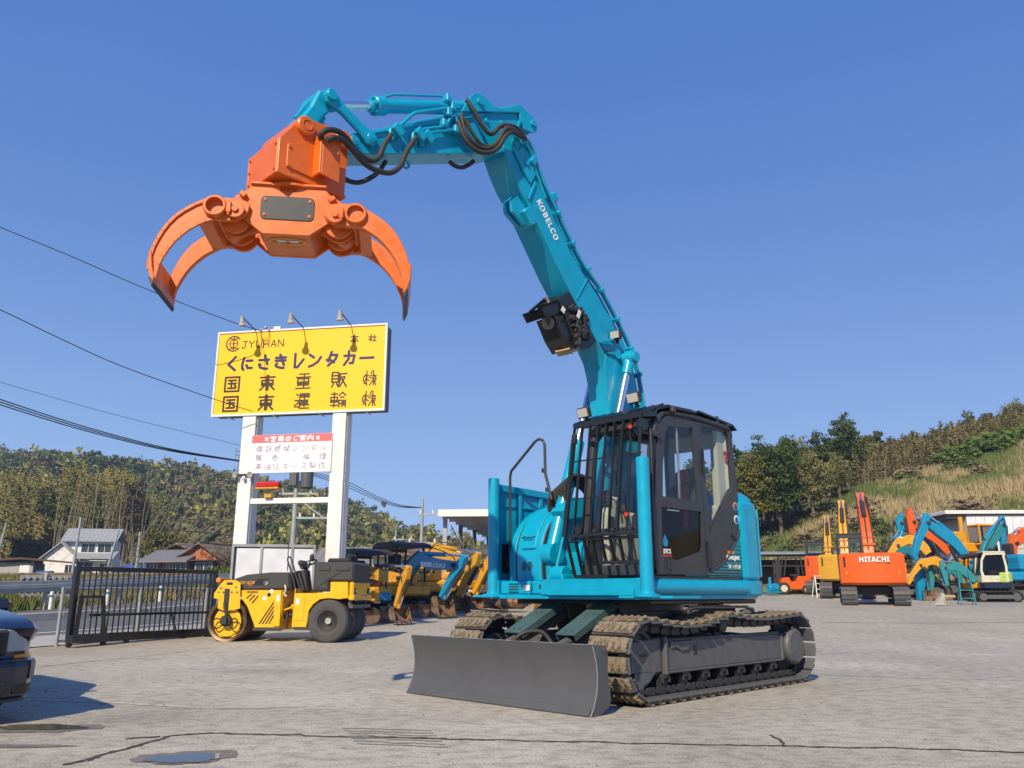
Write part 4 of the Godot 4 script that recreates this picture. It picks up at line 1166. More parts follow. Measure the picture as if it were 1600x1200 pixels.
	lk.cyl(V(lt.x, lt.y, al - 0.09), V(lt.x, lt.y, ar + 0.09), 0.055, -1, 20, true, 0.006)
	put(arm, "side_link", lk, M.cyan_paint)
	var bp: Vector2 = W(4.727, 5.016)
	var bk := MB.new().prism(plate([lt + W(-0.05, 0.06), lt, lt.lerp(bp, 0.4), lt.lerp(bp, 0.8), bp], [0.06, 0.1, 0.075, 0.085, 0.11]), al + 0.01, ar - 0.01, 0.02)
	bk.prism(plate([lt.lerp(bp, 0.25), lt.lerp(bp, 0.75)], [0.11, 0.12]), al + 0.06, al + 0.09, 0.006)
	put(arm, "bucket_link", bk, M.cyan_paint)
	put(arm, "far_link", MB.new().bar(V(ls.x, ls.y, ar + 0.03), V(lt.x, lt.y, ar + 0.03), 0.05, 0.12, 0.012), M.cyan_paint)
	# bucket cylinder
	var zc := 0.13
	var c0: Vector2 = W(2.622, 6.294)
	var c1 := lt
	var cd := (c1 - c0).normalized()
	var at := func(s: float) -> Vector3: return V(c0.x + cd.x * s, c0.y + cd.y * s, zc)
	var cyl_ := MB.new().cyl(at.call(0.0), at.call(1.3), 0.075, -1, 22, true, 0.01)
	cyl_.cyl(at.call(1.22), at.call(1.36), 0.1, -1, 22, true, 0.012)
	cyl_.cyl(at.call(1.36), at.call(1.41), 0.065, -1, 22)
	cyl_.cyl(V(c0.x, c0.y, zc - 0.08), V(c0.x, c0.y, zc + 0.08), 0.09, -1, 20)
	var cyn := put(arm, "bucket_cylinder", cyl_, M.cyan_paint)
	put(cyn, "rod", MB.new().cyl(at.call(1.36), at.call((c1 - c0).length() - 0.1), 0.042, -1, 20), M.chrome)
	put(arm, "rod_eye", MB.new().cyl(at.call((c1 - c0).length() - 0.16), at.call((c1 - c0).length()), 0.07, -1, 16), M.cyan_paint)
	put(cyn, "pipe", MB.new().tube([at.call(0.3) + V(0.03, 0.09, -0.05), at.call(0.35) + V(0.03, 0.1, -0.05), at.call(1.1) + V(0.03, 0.1, -0.05), at.call(1.26) + V(0.02, 0.07, -0.04)], 0.014, 8), M.cyan_paint)
	for k in 6:
		var a := TAU * k / 6.0
		put(cyn, "bolt", MB.new().cyl(at.call(1.358) + V(sin(a) * 0.08 * cd.y, -sin(a) * 0.08 * cd.x, cos(a) * 0.08), at.call(1.385) + V(sin(a) * 0.08 * cd.y, -sin(a) * 0.08 * cd.x, cos(a) * 0.08), 0.014, -1, 6), M.cyan_paint)
	# hydraulic pipes on the arm's flank
	hose(arm, [V(3.684, 5.516, -0.080), V(3.531, 5.715, -0.080), V(3.409, 5.797, -0.080), V(3.025, 6.017, -0.080), V(2.913, 6.068, -0.080)], 0.02, M.cyan_paint, "pipe")
	hose(arm, [V(3.443, 5.562, -0.080), V(3.361, 5.625, -0.080), V(3.107, 5.766, -0.080), V(3.044, 5.875, -0.080), V(2.989, 5.938, -0.080), V(2.955, 5.933, -0.080), V(2.931, 5.877, -0.080)], 0.016, M.cyan_paint, "pipe")
	hose(arm, [V(3.348, 5.548, -0.080), V(3.276, 5.619, -0.080), V(2.974, 5.782, -0.080), V(2.931, 5.858, -0.080)], 0.016, M.cyan_paint, "pipe")
	for p: Vector3 in [V(3.721, 5.443, -0.08), V(3.441, 5.518, -0.08), V(3.337, 5.534, -0.08)]:
		put(arm, "valve_block", MB.new().box(V(p.x, p.y, al - 0.06), V(0.13, 0.1, 0.09), 0.012, Basis(V(0, 0, 1), 0.6)).box(V(p.x + 0.05, p.y - 0.05, al - 0.03), V(0.06, 0.12, 0.04), 0.008), M.cyan_paint)
	for p: Vector3 in [V(3.119, 5.795, -0.08), V(3.003, 6.037, -0.08), V(3.057, 5.946, -0.08), V(2.952, 5.792, -0.08), V(3.072, 6.111, -0.08)]:
		put(arm, "pipe_clamp", MB.new().box(V(p.x, p.y, al - 0.04), V(0.07, 0.09, 0.08), 0.01), M.cyan_paint)
	for p: Vector3 in [V(2.475, 6.124, -0.04), V(2.238, 6.198, -0.04)]:
		put(arm, "plug", MB.new().cyl(V(p.x, p.y, al - 0.025), V(p.x, p.y, al), 0.03, -1, 14, true, 0.006), M.cyan_paint)
	put(arm, "cover_strip", MB.new().bar(V(1.962, 6.534, -0.050), V(1.936, 6.367, -0.050), 0.02, 0.04, 0.006).bar(V(1.936, 6.367, -0.050), V(1.997, 6.236, -0.050), 0.02, 0.04, 0.006), M.cyan_paint)
	put(arm, "lifting_eye", MB.new().tube([V(3.523, 5.258, 0.050), V(3.531, 5.202, 0.050), V(3.506, 5.176, 0.050), V(3.470, 5.194, 0.050), V(3.461, 5.229, 0.050), V(3.489, 5.263, 0.050)], 0.014, 8, 3), M.cyan_paint)
	# black hoses
	hose(arm, [V(4.654, 4.904, -0.24), V(4.677, 4.923, -0.3), V(4.608, 4.984, -0.3), V(4.497, 5.017, -0.28), V(4.384, 5.009, -0.24), V(4.268, 4.96, -0.2), V(4.132, 4.949, -0.16), V(4.029, 4.973, -0.14), V(3.951, 5.05, -0.13), V(3.894, 5.197, -0.12), V(3.815, 5.351, -0.12)], 0.027)
	hose(arm, [V(4.617, 4.87, -0.3), V(4.595, 4.894, -0.34), V(4.472, 4.939, -0.3), V(4.323, 4.905, -0.26), V(4.138, 4.865, -0.2), V(3.979, 4.869, -0.18), V(3.835, 4.915, -0.16), V(3.71, 5.039, -0.14), V(3.624, 5.238, -0.12), V(3.512, 5.444, -0.12)], 0.027)
	hose(arm, [V(4.229, 4.795, 0.05), V(4.14, 4.787, 0.05), V(4.033, 4.819, 0.05), V(3.901, 4.923, 0.06), V(3.797, 5.039, 0.08), V(3.712, 5.186, 0.1)], 0.024)
	hose(arm, [V(2.88, 5.515, 0.1), V(2.811, 5.495, 0.1), V(2.707, 5.512, 0.1), V(2.603, 5.586, 0.1), V(2.533, 5.657, 0.1)], 0.024)
	hose(arm, [V(2.794, 6.229, -0.06), V(2.722, 6.116, -0.1), V(2.632, 5.99, -0.12), V(2.533, 5.911, -0.13), V(2.458, 5.935, -0.14), V(2.382, 6.037, -0.15), V(2.302, 6.089, -0.17), V(2.14, 6.137, -0.16), V(1.989, 6.119, -0.14)], 0.026)
	hose(arm, [V(2.894, 5.99, -0.1), V(2.887, 5.86, -0.12), V(2.822, 5.717, -0.14), V(2.668, 5.672, -0.15), V(2.535, 5.713, -0.16), V(2.425, 5.822, -0.17), V(2.346, 5.985, -0.19), V(2.256, 6.05, -0.2), V(2.036, 6.08, -0.16), V(1.95, 6.074, -0.14)], 0.026)
	hose(arm, [V(2.938, 5.884, -0.1), V(2.905, 5.752, -0.13), V(2.83, 5.643, -0.15), V(2.686, 5.599, -0.17), V(2.53, 5.658, -0.18), V(2.419, 5.767, -0.19), V(2.331, 5.928, -0.2), V(2.231, 6.02, -0.2), V(2.062, 6.059, -0.16), V(1.963, 6.068, -0.14)], 0.026)
	hose(arm, [V(2.836, 5.948, -0.1), V(2.783, 5.847, -0.12), V(2.671, 5.732, -0.14), V(2.574, 5.72, -0.15), V(2.464, 5.781, -0.16), V(2.376, 5.922, -0.17), V(2.287, 6.071, -0.18), V(2.104, 6.117, -0.15)], 0.022)
	# pipes from the hose ends down the boom head
	hose(boom, [V(1.953, 6.087, -0.130), V(1.863, 6.078, -0.120), V(1.762, 5.983, -0.100), V(1.687, 5.855, -0.080), V(1.558, 5.705, -0.060), V(1.466, 5.577, -0.050)], 0.02, M.cyan_paint, "pipe")
	hose(boom, [V(1.979, 6.045, -0.130), V(1.903, 6.020, -0.120), V(1.803, 5.945, -0.100), V(1.729, 5.818, -0.080), V(1.641, 5.694, -0.060), V(1.522, 5.515, -0.050)], 0.02, M.cyan_paint, "pipe")
	for p: Vector3 in [V(1.871, 5.959, -0.05), V(1.831, 5.902, -0.05), V(1.768, 5.895, -0.08), V(1.937, 5.973, -0.05)]:
		put(boom, "valve_block", MB.new().box(p, V(0.09, 0.12, 0.08), 0.012, Basis(V(0, 0, 1), 0.5)), M.cyan_paint)

func main_grapple(ex: Node3D) -> void:
	var S := 1.0221
	var zn := -0.14
	var zf := 0.41
	var br := MB.new()
	var side := PackedVector2Array([W(4.993, 4.817), W(4.993, 4.5), W(4.318, 4.48), W(4.303, 5.037), W(4.329, 5.119), W(4.39, 5.149), W(4.482, 5.134), W(4.727, 5.108), W(4.809, 5.073), W(4.85, 5.016)])
	br.prism(side, zn, zn + 0.03, 0.006)
	br.prism(side, zf - 0.03, zf, 0.006)
	br.prism(PackedVector2Array([W(4.993, 4.817), W(4.993, 4.5), W(4.962, 4.5), W(4.962, 4.802), W(4.829, 4.986), W(4.86, 5.006)]), zn + 0.028, zf - 0.028, 0.003)
	br.box(V(W(4.656, 4.495).x, W(4.656, 4.495).y, (zn + zf) / 2.0), V(0.7, 0.03, zf - zn + 0.02), 0.006)
	br.prism(PackedVector2Array([W(4.339, 4.495), W(4.339, 5.006), W(4.38, 5.006), W(4.38, 4.495)]), zn + 0.028, zf - 0.028)
	var gn := put(ex, "grapple", br, M.orange_paint)
	gn.set_meta("label", "bright orange log grapple with four curved tines held open in the air")
	put(gn, "side_panel", MB.new().prism(PackedVector2Array([W(4.916, 4.781), W(4.916, 4.567), W(4.686, 4.551), W(4.646, 4.551), W(4.646, 4.914), W(4.727, 4.883)]), zn - 0.014, zn, 0.003), M.orange_paint)
	put(gn, "hose_guard", MB.new().prism(PackedVector2Array([W(4.640, 4.960), W(4.456, 4.960), W(4.456, 4.536), W(4.640, 4.562)]), zn - 0.12, zn - 0.1, 0.003).prism(PackedVector2Array([W(4.661, 4.945), W(4.640, 4.960), W(4.640, 4.562), W(4.661, 4.567)]), zn - 0.12, zn + 0.0, 0.003), M.orange_paint)
	for p: Vector2 in [W(4.763, 5.011), W(4.372, 5.037)]:
		put(gn, "pivot_pin", MB.new().cyl(V(p.x, p.y, zn - 0.05), V(p.x, p.y, zf + 0.05), 0.09, -1, 26, true, 0.012).lathe(V(p.x, p.y, zn - 0.045), V(p.x, p.y, zn - 0.06), [W(0.045, 0.0), W(0.045, 0.012), W(0.052, 0.012), W(0.052, 0)], 20), M.orange_paint)
	for p: Vector2 in [W(4.901, 4.761), W(4.901, 4.582), W(4.656, 4.894)]:
		put(gn, "bolt", MB.new().cyl(V(p.x, p.y, zn - 0.025), V(p.x, p.y, zn - 0.012), 0.014, -1, 6), M.orange_paint)
	for q in [[4.7, -0.09], [4.46, -0.09], [4.7, 0.36], [4.46, 0.36], [4.58, 0.36]]:
		put(gn, "bolt", MB.new().cyl(V(W(4.993, 4.781).x, q[0] * S - 0.0226, q[1]), V(W(4.993, 4.781).x + 0.014, q[0] * S - 0.0226, q[1]), 0.014, -1, 6), M.orange_paint)
	# rotator and body: own frame, its x along the plate, its z towards the front plate
	var fr := Transform3D(Basis(V(0, 1, 0), deg_to_rad(142.5)), V(4.676, 0, 0.1335))
	var Y := func(y: float) -> float: return 1.02 + S * (y - 1.02)
	var ax := V(0, 1, 0)
	put(gn, "rotator", MB.new().lathe(V(0, Y.call(4.355), 0), V(0, Y.call(4.43), 0), [W(0, 0), W(0.31, 0), W(0.31, 0.02), W(0.27, 0.03), W(0.27, 0.08), W(0, 0.08)], 40), M.orange_paint, fr)
	var plt := PackedVector2Array()
	for p: Vector2 in [W(-0.285, 4.375), W(-0.075, 4.375), W(-0.062, 4.318), W(0.058, 4.318), W(0.07, 4.375), W(0.285, 4.375), W(0.34, 4.31), W(0.44, 4.245), W(0.455, 4.13), W(0.33, 4.03), W(0.19, 3.92), W(-0.19, 3.92), W(-0.33, 4.03), W(-0.455, 4.13), W(-0.44, 4.245), W(-0.34, 4.31)]:
		plt.append(W(p.x * S, Y.call(p.y)))
	var bd := MB.new()
	bd.prism(plt, 0.222, 0.255, 0.005)
	bd.prism(plt, -0.255, -0.222, 0.005)
	bd.prism(V2([-0.3, Y.call(4.36), 0.3, Y.call(4.36), 0.3, Y.call(4.1), 0.2, Y.call(3.925), -0.2, Y.call(3.925), -0.3, Y.call(4.1)]), -0.224, 0.224)
	bd.box(V(0, Y.call(4.37), 0), V(0.64, 0.025, 0.56), 0.005)
	put(gn, "body_frame", bd, M.orange_paint, fr)
	var cov := PackedVector2Array()
	for c: Vector2 in [W(1, 1), W(-1, 1), W(-1, -1), W(1, -1)]:
		for k in 4:
			var a := c.angle() - PI / 4 + k * PI / 6
			cov.append(W(c.x * 0.185, Y.call(4.157) + c.y * 0.068) + Vector2.from_angle(a) * 0.04)
	put(gn, "cover_plate", MB.new().prism(cov, 0.256, 0.264, 0.002), M.cover_grey, fr)
	for c: Vector2 in [W(1, 1), W(-1, 1), W(-1, -1), W(1, -1)]:
		put(gn, "bolt", MB.new().lathe(V(c.x * 0.188, Y.call(4.157) + c.y * 0.07, 0.262), V(c.x * 0.188, Y.call(4.157) + c.y * 0.07, 0.28), [W(0.016, 0), W(0.014, 0.008), W(0.0, 0.013)], 10), M.orange_paint, fr)
	# faded oval emblem on the underside
	var em := MB.new()
	em.X = Transform3D(Basis(V(1, 0, 0), V(0, 0, 1), V(0, -1, 0)), V(0, Y.call(3.925) - 0.004, 0.11))
	var oo := PackedVector2Array(); var oi := PackedVector2Array()
	for k in 20:
		oo.append(Vector2.from_angle(TAU * k / 20) * W(0.165, 0.075)); oi.append(Vector2.from_angle(TAU * k / 20) * W(0.135, 0.05))
	em.ring(oo, oi, 0.0, 0.002)
	put(gn, "emblem", em, M.machine_yellow, fr)
	var em2 := MB.new()
	em2.X = em.X
	em2.box(V(-0.055, 0, 0.001), V(0.07, 0.045, 0.002)).box(V(0.055, 0, 0.001), V(0.07, 0.045, 0.002))
	put(gn, "emblem_print", em2, M.panel_white, fr)
	for s: float in [-1.0, 1.0]:
		for q in [[0.275, 4.265, 0.7], [0.3, 4.1, -0.5], [0.43, 4.245, 0.7]]:
			if q[0] > 0.4: continue
			put(gn, "stop_block", MB.new().box(V(s * (q[0] + 0.09) * S, Y.call(q[1] + (0.0 if q[2] < 0 else -0.01)), 0.275), V(0.06, 0.045, 0.045), 0.006, Basis(V(0, 0, 1), s * q[2])), M.orange_paint, fr)
	# tines
	var outer := [0.3, 4.15, 0.33, 4.185, 0.4, 4.2, 0.47, 4.207, 0.56, 4.205, 0.645, 4.17, 0.735, 4.122, 0.815, 4.065, 0.875, 4.01, 0.925, 3.945, 0.965, 3.875, 0.997, 3.8, 1.02, 3.735, 1.036, 3.66, 1.043, 3.59, 1.042, 3.53]
	var inner := [0.99, 3.46, 0.972, 3.58, 0.945, 3.65, 0.91, 3.725, 0.87, 3.79, 0.82, 3.85, 0.765, 3.905, 0.7, 3.95, 0.64, 3.985, 0.575, 4.005, 0.48, 3.995, 0.4, 4.005, 0.345, 4.035, 0.31, 4.085]
	for s: float in [-1.0, 1.0]:
		for side_: float in [1.0, -1.0]:
			var pg := PackedVector2Array()
			var allp := outer + inner
			for i in range(0, allp.size(), 2):
				pg.append(W(s * allp[i] * S, Y.call(allp[i + 1])))
			var z0 := side_ * 0.262
			var z1 := side_ * (0.3 if (s < 0 and side_ > 0) else 0.32)
			var tm := MB.new().prism(pg, z0, z1, 0.006)
			if s < 0 and side_ > 0:   # raised rims along both edges
				for rim in [outer.slice(8), inner.slice(0, 20)]:
					var pts := []
					for i in range(0, rim.size(), 2):
						var inn := 0.02
						pts.append(V(s * rim[i] * S, Y.call(rim[i + 1]), 0.305))
					for i in pts.size() - 1:
						tm.bar(pts[i], pts[i + 1], 0.03, 0.026, 0.004, V(0, 0, 1))
			var tn := put(gn, "tine", tm, M.orange_paint, fr)
			var pc := V(s * 0.57 * S, Y.call(4.107), 0)
			if side_ > 0:
				put(tn, "pin_tube", MB.new().lathe(pc + V(0, 0, 0.26), pc + V(0, 0, 0.36), [W(0.098, 0), W(0.098, 0.085), W(0.088, 0.10), W(0.072, 0.10), W(0.072, -0.45), W(0, -0.45)], 32), M.orange_paint)
				var kp := V(s * 0.405 * S, Y.call(4.083), 0.32)
				put(tn, "pin_lock", MB.new().cyl(kp, kp + V(0, 0, 0.03), 0.075, -1, 24, true, 0.006).cyl(kp + V(0, 0, 0.03), kp + V(0, 0, 0.05), 0.028, -1, 16, true, 0.004).box(kp + V(s * 0.05, 0.01, 0.04), V(0.04, 0.10, 0.03), 0.006).cyl(kp + V(s * 0.05, -0.06, 0.04), kp + V(s * 0.05, 0.065, 0.04), 0.012, -1, 8), M.orange_paint)
			else:
				put(tn, "pin_tube", MB.new().cyl(pc + V(0, 0, -0.26), pc + V(0, 0, -0.35), 0.098, -1, 28, true, 0.008), M.orange_paint)
		# cross plate at the tip, root gusset and hinge discs
		put(gn, "tip_plate", MB.new().prism(V2([s * 1.0 * S, Y.call(3.40), s * 1.046 * S, Y.call(3.55), s * 1.05 * S, Y.call(3.68), s * 1.03 * S, Y.call(3.70), s * 1.01 * S, Y.call(3.56), s * 0.985 * S, Y.call(3.47)]), -0.325, 0.325, 0.006), M.orange_paint, fr)
		put(gn, "wear_edge", MB.new().prism(V2([s * 0.998 * S, Y.call(3.385), s * 1.03 * S, Y.call(3.46), s * 1.012 * S, Y.call(3.47), s * 0.985 * S, Y.call(3.42)]), -0.327, 0.327, 0.004), M.steel_dark, fr)
		put(gn, "root_gusset", MB.new().prism(V2([s * 0.52 * S, Y.call(4.19), s * 0.60 * S, Y.call(4.17), s * 0.70 * S, Y.call(3.97), s * 0.60 * S, Y.call(3.99), s * 0.54 * S, Y.call(4.08)]), -0.262, 0.262, 0.004), M.orange_paint, fr)
		for z in [-0.2, -0.06, 0.1, 0.20]:
			put(gn, "hinge_plate", MB.new().prism(disc(W(s * 0.425 * S, Y.call(4.055)), 0.125, 22), z - 0.016, z + 0.016, 0.004), M.orange_paint, fr)
		put(gn, "hinge_pin", MB.new().cyl(V(s * 0.425 * S, Y.call(4.06), -0.33), V(s * 0.425 * S, Y.call(4.06), 0.30), 0.05, -1, 18), M.orange_paint, fr)
		put(gn, "grapple_cylinder", MB.new().cyl(V(s * 0.46 * S, Y.call(4.02), 0), V(s * 0.12 * S, Y.call(4.16), 0), 0.06, -1, 18).cyl(V(s * 0.46 * S, Y.call(4.02), -0.06), V(s * 0.46 * S, Y.call(4.02), 0.06), 0.08, -1, 18), M.orange_paint, fr)

# ---------------------------------------------------------------- ground
var soft := FastNoiseLite.new()
const ROAD_D := Vector3(0.45, 0, -0.893)
const ROAD_N := Vector3(-0.893, 0, -0.45)
const ROAD_P := Vector3(-9.5, 0, -19.75)

func road_across(x: float, z: float) -> float:
	return (V(x, 0, z) - ROAD_P).dot(ROAD_N)

var arcs := []
var spots_ := []

func scuff(x: float, z: float) -> float:   # soft arcs worn by turning machines
	var sum := 0.0
	for q: PackedFloat32Array in arcs:
		var dx := x - q[0]; var dz := z - q[1]
		var e := (sqrt(dx * dx + dz * dz) - q[2]) / q[3]
		if absf(e) < 2.5:
			var a := absf(angle_difference(atan2(dz, dx), q[4]))
			if a < q[5]:
				sum += q[6] * exp(-e * e) * (1.0 - a / q[5])
	for q: PackedFloat32Array in spots_:
		var dx := (x - q[0]) / q[2]; var dz := (z - q[1]) / q[2] * 1.5
		var e := dx * dx + dz * dz
		if e < 5.0: sum += q[3] * exp(-e * e * 0.6)
	return sum

func yard_tone(x: float, z: float) -> Color:
	soft.frequency = 0.16
	var a := soft.get_noise_2d(x * 1.6, z * 0.7)
	soft.frequency = 0.5
	var b := soft.get_noise_2d(x + 40.0, z * 0.6)
	var c := soft.get_noise_2d(x * 0.5 + 9.0 + z * 0.4, z * 1.5)
	soft.frequency = 0.05
	var w := soft.get_noise_2d(x + 90.0, z)
	var t := 0.475 + 0.075 * a + 0.04 * b + 0.03 * c + scuff(x, z)
	var warm := 0.03 + 0.05 * w
	var d := -z
	var far_ := sstep(16.0, 30.0, d)
	t = lerpf(t, t * 0.92, far_)
	# rust and dry mud near the track of the sliding gate, damp rims, tyre marks
	var gate := absf((x + 7.4) * 0.872 + (z + 17.6) * 0.49) 
	if x < -3.0 and d > 12.0:
		var g := exp(-gate * gate * 0.9)
		t *= 1.0 - 0.22 * g
		warm += 0.09 * g
	return Color(t * (1.0 + warm), t * 0.965, t * (0.865 - warm))

func flat_patch(called: String, rim: Array, material: Material, lift: float, label := "") -> void:
	var m := MB.new()
	var ctr := V()
	for p: Vector3 in rim:
		ctr += p / rim.size()
	for i in rim.size():
		var a: Vector3 = rim[i]
		var b: Vector3 = rim[(i + 1) % rim.size()]
		m.tri(V(ctr.x, yard(-ctr.z) + lift, ctr.z), V(a.x, yard(-a.z) + lift, a.z), V(b.x, yard(-b.z) + lift, b.z), Vector3.UP)
	setting(called, m, material, label)

func blob(c: Vector3, rx: float, rz: float, rough: float, seed_: int) -> Array:
	var r := RandomNumberGenerator.new()
	r.seed = seed_
	var ph := [r.randf() * TAU, r.randf() * TAU, r.randf() * TAU, r.randf() * TAU]
	var out := []
	for k in 44:
		var a := TAU * k / 44.0
		var q := 1.0 + rough * (0.5 * sin(2.0 * a + ph[0]) + 0.4 * sin(3.0 * a + ph[1]) + 0.3 * sin(7.0 * a + ph[2]) + 0.2 * sin(13.0 * a + ph[3]))
		out.append(c + V(cos(a) * rx * q, 0, sin(a) * rz * q))
	return out

func crack(pts: Array, width: float, seed_: int, material: Material, called := "pavement_crack") -> void:
	var r := RandomNumberGenerator.new()
	r.seed = seed_
	var line := []
	for i in pts.size() - 1:
		var a: Vector3 = pts[i]
		var b: Vector3 = pts[i + 1]
		var cnt := maxi(2, int((b - a).length() / 0.035))
		for k in cnt:
			line.append(a.lerp(b, float(k) / cnt))
	line.append(pts[-1])
	soft.frequency = 1.5
	var m := MB.new()
	var prev := []
	for i in line.size():
		var p: Vector3 = line[i]
		var d: Vector3 = (line[mini(i + 1, line.size() - 1)] - line[maxi(i - 1, 0)]).normalized()
		var s := V(-d.z, 0, d.x)
		var o := soft.get_noise_2d(p.x * 2.0 + seed_ * 10.0, p.z * 2.0) * 0.05 + r.randf_range(-0.4, 0.4) * width
		var w := width * (0.45 + 0.8 * absf(soft.get_noise_2d(p.x * 5.0, p.z * 5.0 + seed_)) + 0.9 * pow(r.randf(), 2.0))
		var e := [p + s * (o + w), p + s * (o - w)]
		for q in 2:
			e[q].y = yard(-e[q].z) + 0.004
		if prev:
			m.quad(prev[0], e[0], e[1], prev[1], Vector3.UP)
		prev = e
	setting(called, m, material)

func build_ground() -> void:
	soft.seed = 12
	for k in 60:
		spots_.append(PackedFloat32Array([rng.randf_range(-7, 10), -rng.randf_range(5.2, 19), 0.06 + 0.5 * pow(rng.randf(), 2.0), rng.randf_range(-0.13, 0.07)]))
	spots_.append(PackedFloat32Array([-2.2, -8.6, 0.8, 0.09])); spots_.append(PackedFloat32Array([-1.1, -9.4, 0.5, 0.08])); spots_.append(PackedFloat32Array([5.0, -12.5, 1.0, 0.08]))
	for k in 70:
		var rad := rng.randf_range(2.0, 11.0)
		var at := W(rng.randf_range(-5, 12), -rng.randf_range(5.5, 24))
		var dirn := rng.randf_range(-0.7, 0.7) + (PI / 2 if k % 2 else -PI / 2)
		arcs.append(PackedFloat32Array([at.x - cos(dirn) * rad, at.y - sin(dirn) * rad, rad, rng.randf_range(0.05, 0.22), dirn, rng.randf_range(1.0, 3.5) / rad, rng.randf_range(-0.09, 0.09)]))
	soft.fractal_octaves = 4
	var xs := PackedFloat32Array([-900, -600, -420, -330])
	xs.append_array(spread(-280, -16, 5.0, 1.0)); xs.append_array(spread(-14.5, 60, 1.5, 1.0)); xs.append_array(spread(64, 900, 5.0, 1.12))
	var zs := PackedFloat32Array([60, 20])
	for z in spread(5, 120, 1.5, 1.0): zs.append(-z)
	for z in spread(124, 300, 5.0, 1.0): zs.append(-z)
	for z in spread(330, 900, 40.0, 1.2): zs.append(-z)
	var h := func(x: float, z: float) -> float: return land(x, z) - (0.12 if x > -30.0 and x < 46.0 and z > -50.0 else 0.02)
	var tone := func(x: float, z: float) -> Color:
		soft.frequency = 0.11
		var a := soft.get_noise_2d(x, z)
		soft.frequency = 0.03
		var b := soft.get_noise_2d(x + 300.0, z)
		var green := Color(0.15, 0.185, 0.055)
		var straw := Color(0.36, 0.28, 0.14)
		var t := clampf(0.45 + 1.1 * a + 0.8 * b, 0.0, 1.0)
		if x > 3.0 and z < -44.0:
			t = clampf(t + sstep(20.0, 34.0, x) * 0.5 - sstep(20.0, 10.0, x) * 0.45 - 0.7 * sstep(8.5, 10.5, land(x, z) - (x - 30.0) * 0.25) , 0.0, 1.0)
		if -z > 118.0:
			return Color(0.06, 0.07, 0.03).lerp(Color(0.12, 0.1, 0.05), t)
		return green.lerp(straw, t)
	setting("ground", sheet(xs, zs, h, tone), M.earth)
	# the concrete yard: one finely divided sheet near us, a coarser one beyond
	var yx := spread(-32, -9.2, 0.8, 1.0)
	yx.append_array(spread(-9, 10, 0.1, 1.0)); yx.append_array(spread(10.4, 46, 0.5, 1.0))
	var yz := PackedFloat32Array()
	for z in spread(-25, 2, 1.5, 1.0): yz.append(-z)
	for z in spread(2.5, 4.5, 0.5, 1.0): yz.append(-z)
	for z in spread(4.7, 18.6, 0.1, 1.0): yz.append(-z)
	var yh := func(_x: float, z: float) -> float: return yard(-z)
	setting("yard_pavement", sheet(yx, yz, yh, yard_tone), M.ground_concrete)
	var fx := spread(-6.5, 46, 0.35, 1.0)
	var fz := PackedFloat32Array()
	for z in spread(18.6, 49, 0.4, 1.0): fz.append(-z)
	setting("yard_pavement", sheet(fx, fz, yh, yard_tone), M.ground_concrete)
	# open joints, puddles and stains
	mat("crack_dark", Color(0.055, 0.046, 0.04), 0.9)
	mat("damp_concrete", Color(0.20, 0.175, 0.145), 0.6, 0.0, tex["concrete"], 0.6, true)
	mat("puddle_water", Color(0.06, 0.052, 0.045), 0.06).metallic_specular = 0.3
	mat("chalk_line", Color(0.66, 0.61, 0.51), 0.95, 0.0, tex["micro"], 2.0, true)
	mat("tyre_mark", Color(0.42, 0.40, 0.355), 0.95, 0.0, tex["micro"], 1.0, true)
	crack([V(-2.73, 0.0, -5.45), V(-2.59, 0.0, -6.0), V(-2.52, 0.0, -6.5), V(-2.26, 0.0, -6.65), V(-1.31, 0.0, -6.5), V(-0.18, 0.0, -6.35)], 0.022, 1, M.crack_dark)
	crack([V(-0.18, 0.0, -6.35), V(0.89, 0.0, -6.2), V(1.89, 0.0, -6.1), V(2.67, 0.0, -6.0), V(3.53, 0.0, -5.85)], 0.017, 2, M.crack_dark)
	crack([V(1.92, 0.0, -6.55), V(1.91, 0.0, -6.35), V(1.88, 0.0, -6.1)], 0.012, 3, M.crack_dark)
	crack([V(-2.79, 0.0, -6.4), V(-2.58, 0.0, -6.5)], 0.02, 4, M.crack_dark)
	crack([V(-6.75, 0.0, -12.4), V(-6.22, 0.0, -14.05), V(-5.62, 0.03, -16.15)], 0.02, 6, M.tyre_mark)
	crack([V(-4.640, 0.000, -8.600), V(-3.650, 0.000, -8.350), V(-2.730, 0.000, -8.000), V(-1.900, 0.000, -8.150)], 0.035, 7, M.chalk_line, "pavement_joint")
	crack([V(8.460, 0.240, -23.400), V(10.840, 0.230, -23.100), V(14.810, 0.240, -23.650)], 0.03, 8, M.crack_dark, "pavement_joint")
	crack([V(3.620, 0.000, -9.350), V(4.830, 0.000, -10.150), V(6.470, 0.000, -11.150)], 0.022, 9, M.chalk_line, "pavement_joint")
	crack([V(4.01, 0.0, -11.15), V(5.18, 0.0, -10.7), V(6.13, 0.0, -10.45)], 0.014, 10, M.tyre_mark)
	for k in 7:
		var y := 0.0
		var a := V(-1.32 + 0.04 * k, 0, -6.9 + 0.115 * k)
		var b := V(-0.62 + 0.03 * k, 0, -6.75 + 0.115 * k)
		crack([a, b], 0.018, 20 + k, M.tyre_mark, "tyre_mark")
	flat_patch("damp_stain", blob(V(-2.080, 0.000, -5.700), 0.31, 0.23, 0.22, 3), M.damp_concrete, 0.004)
	flat_patch("puddle", blob(V(-2.070, 0.000, -5.650), 0.23, 0.15, 0.2, 5), M.puddle_water, 0.008, "small puddle reflecting the sky at the bottom left of the yard")
	flat_patch("damp_stain", blob(V(-3.670, 0.000, -6.850), 0.46, 0.2, 0.25, 8), M.damp_concrete, 0.004)
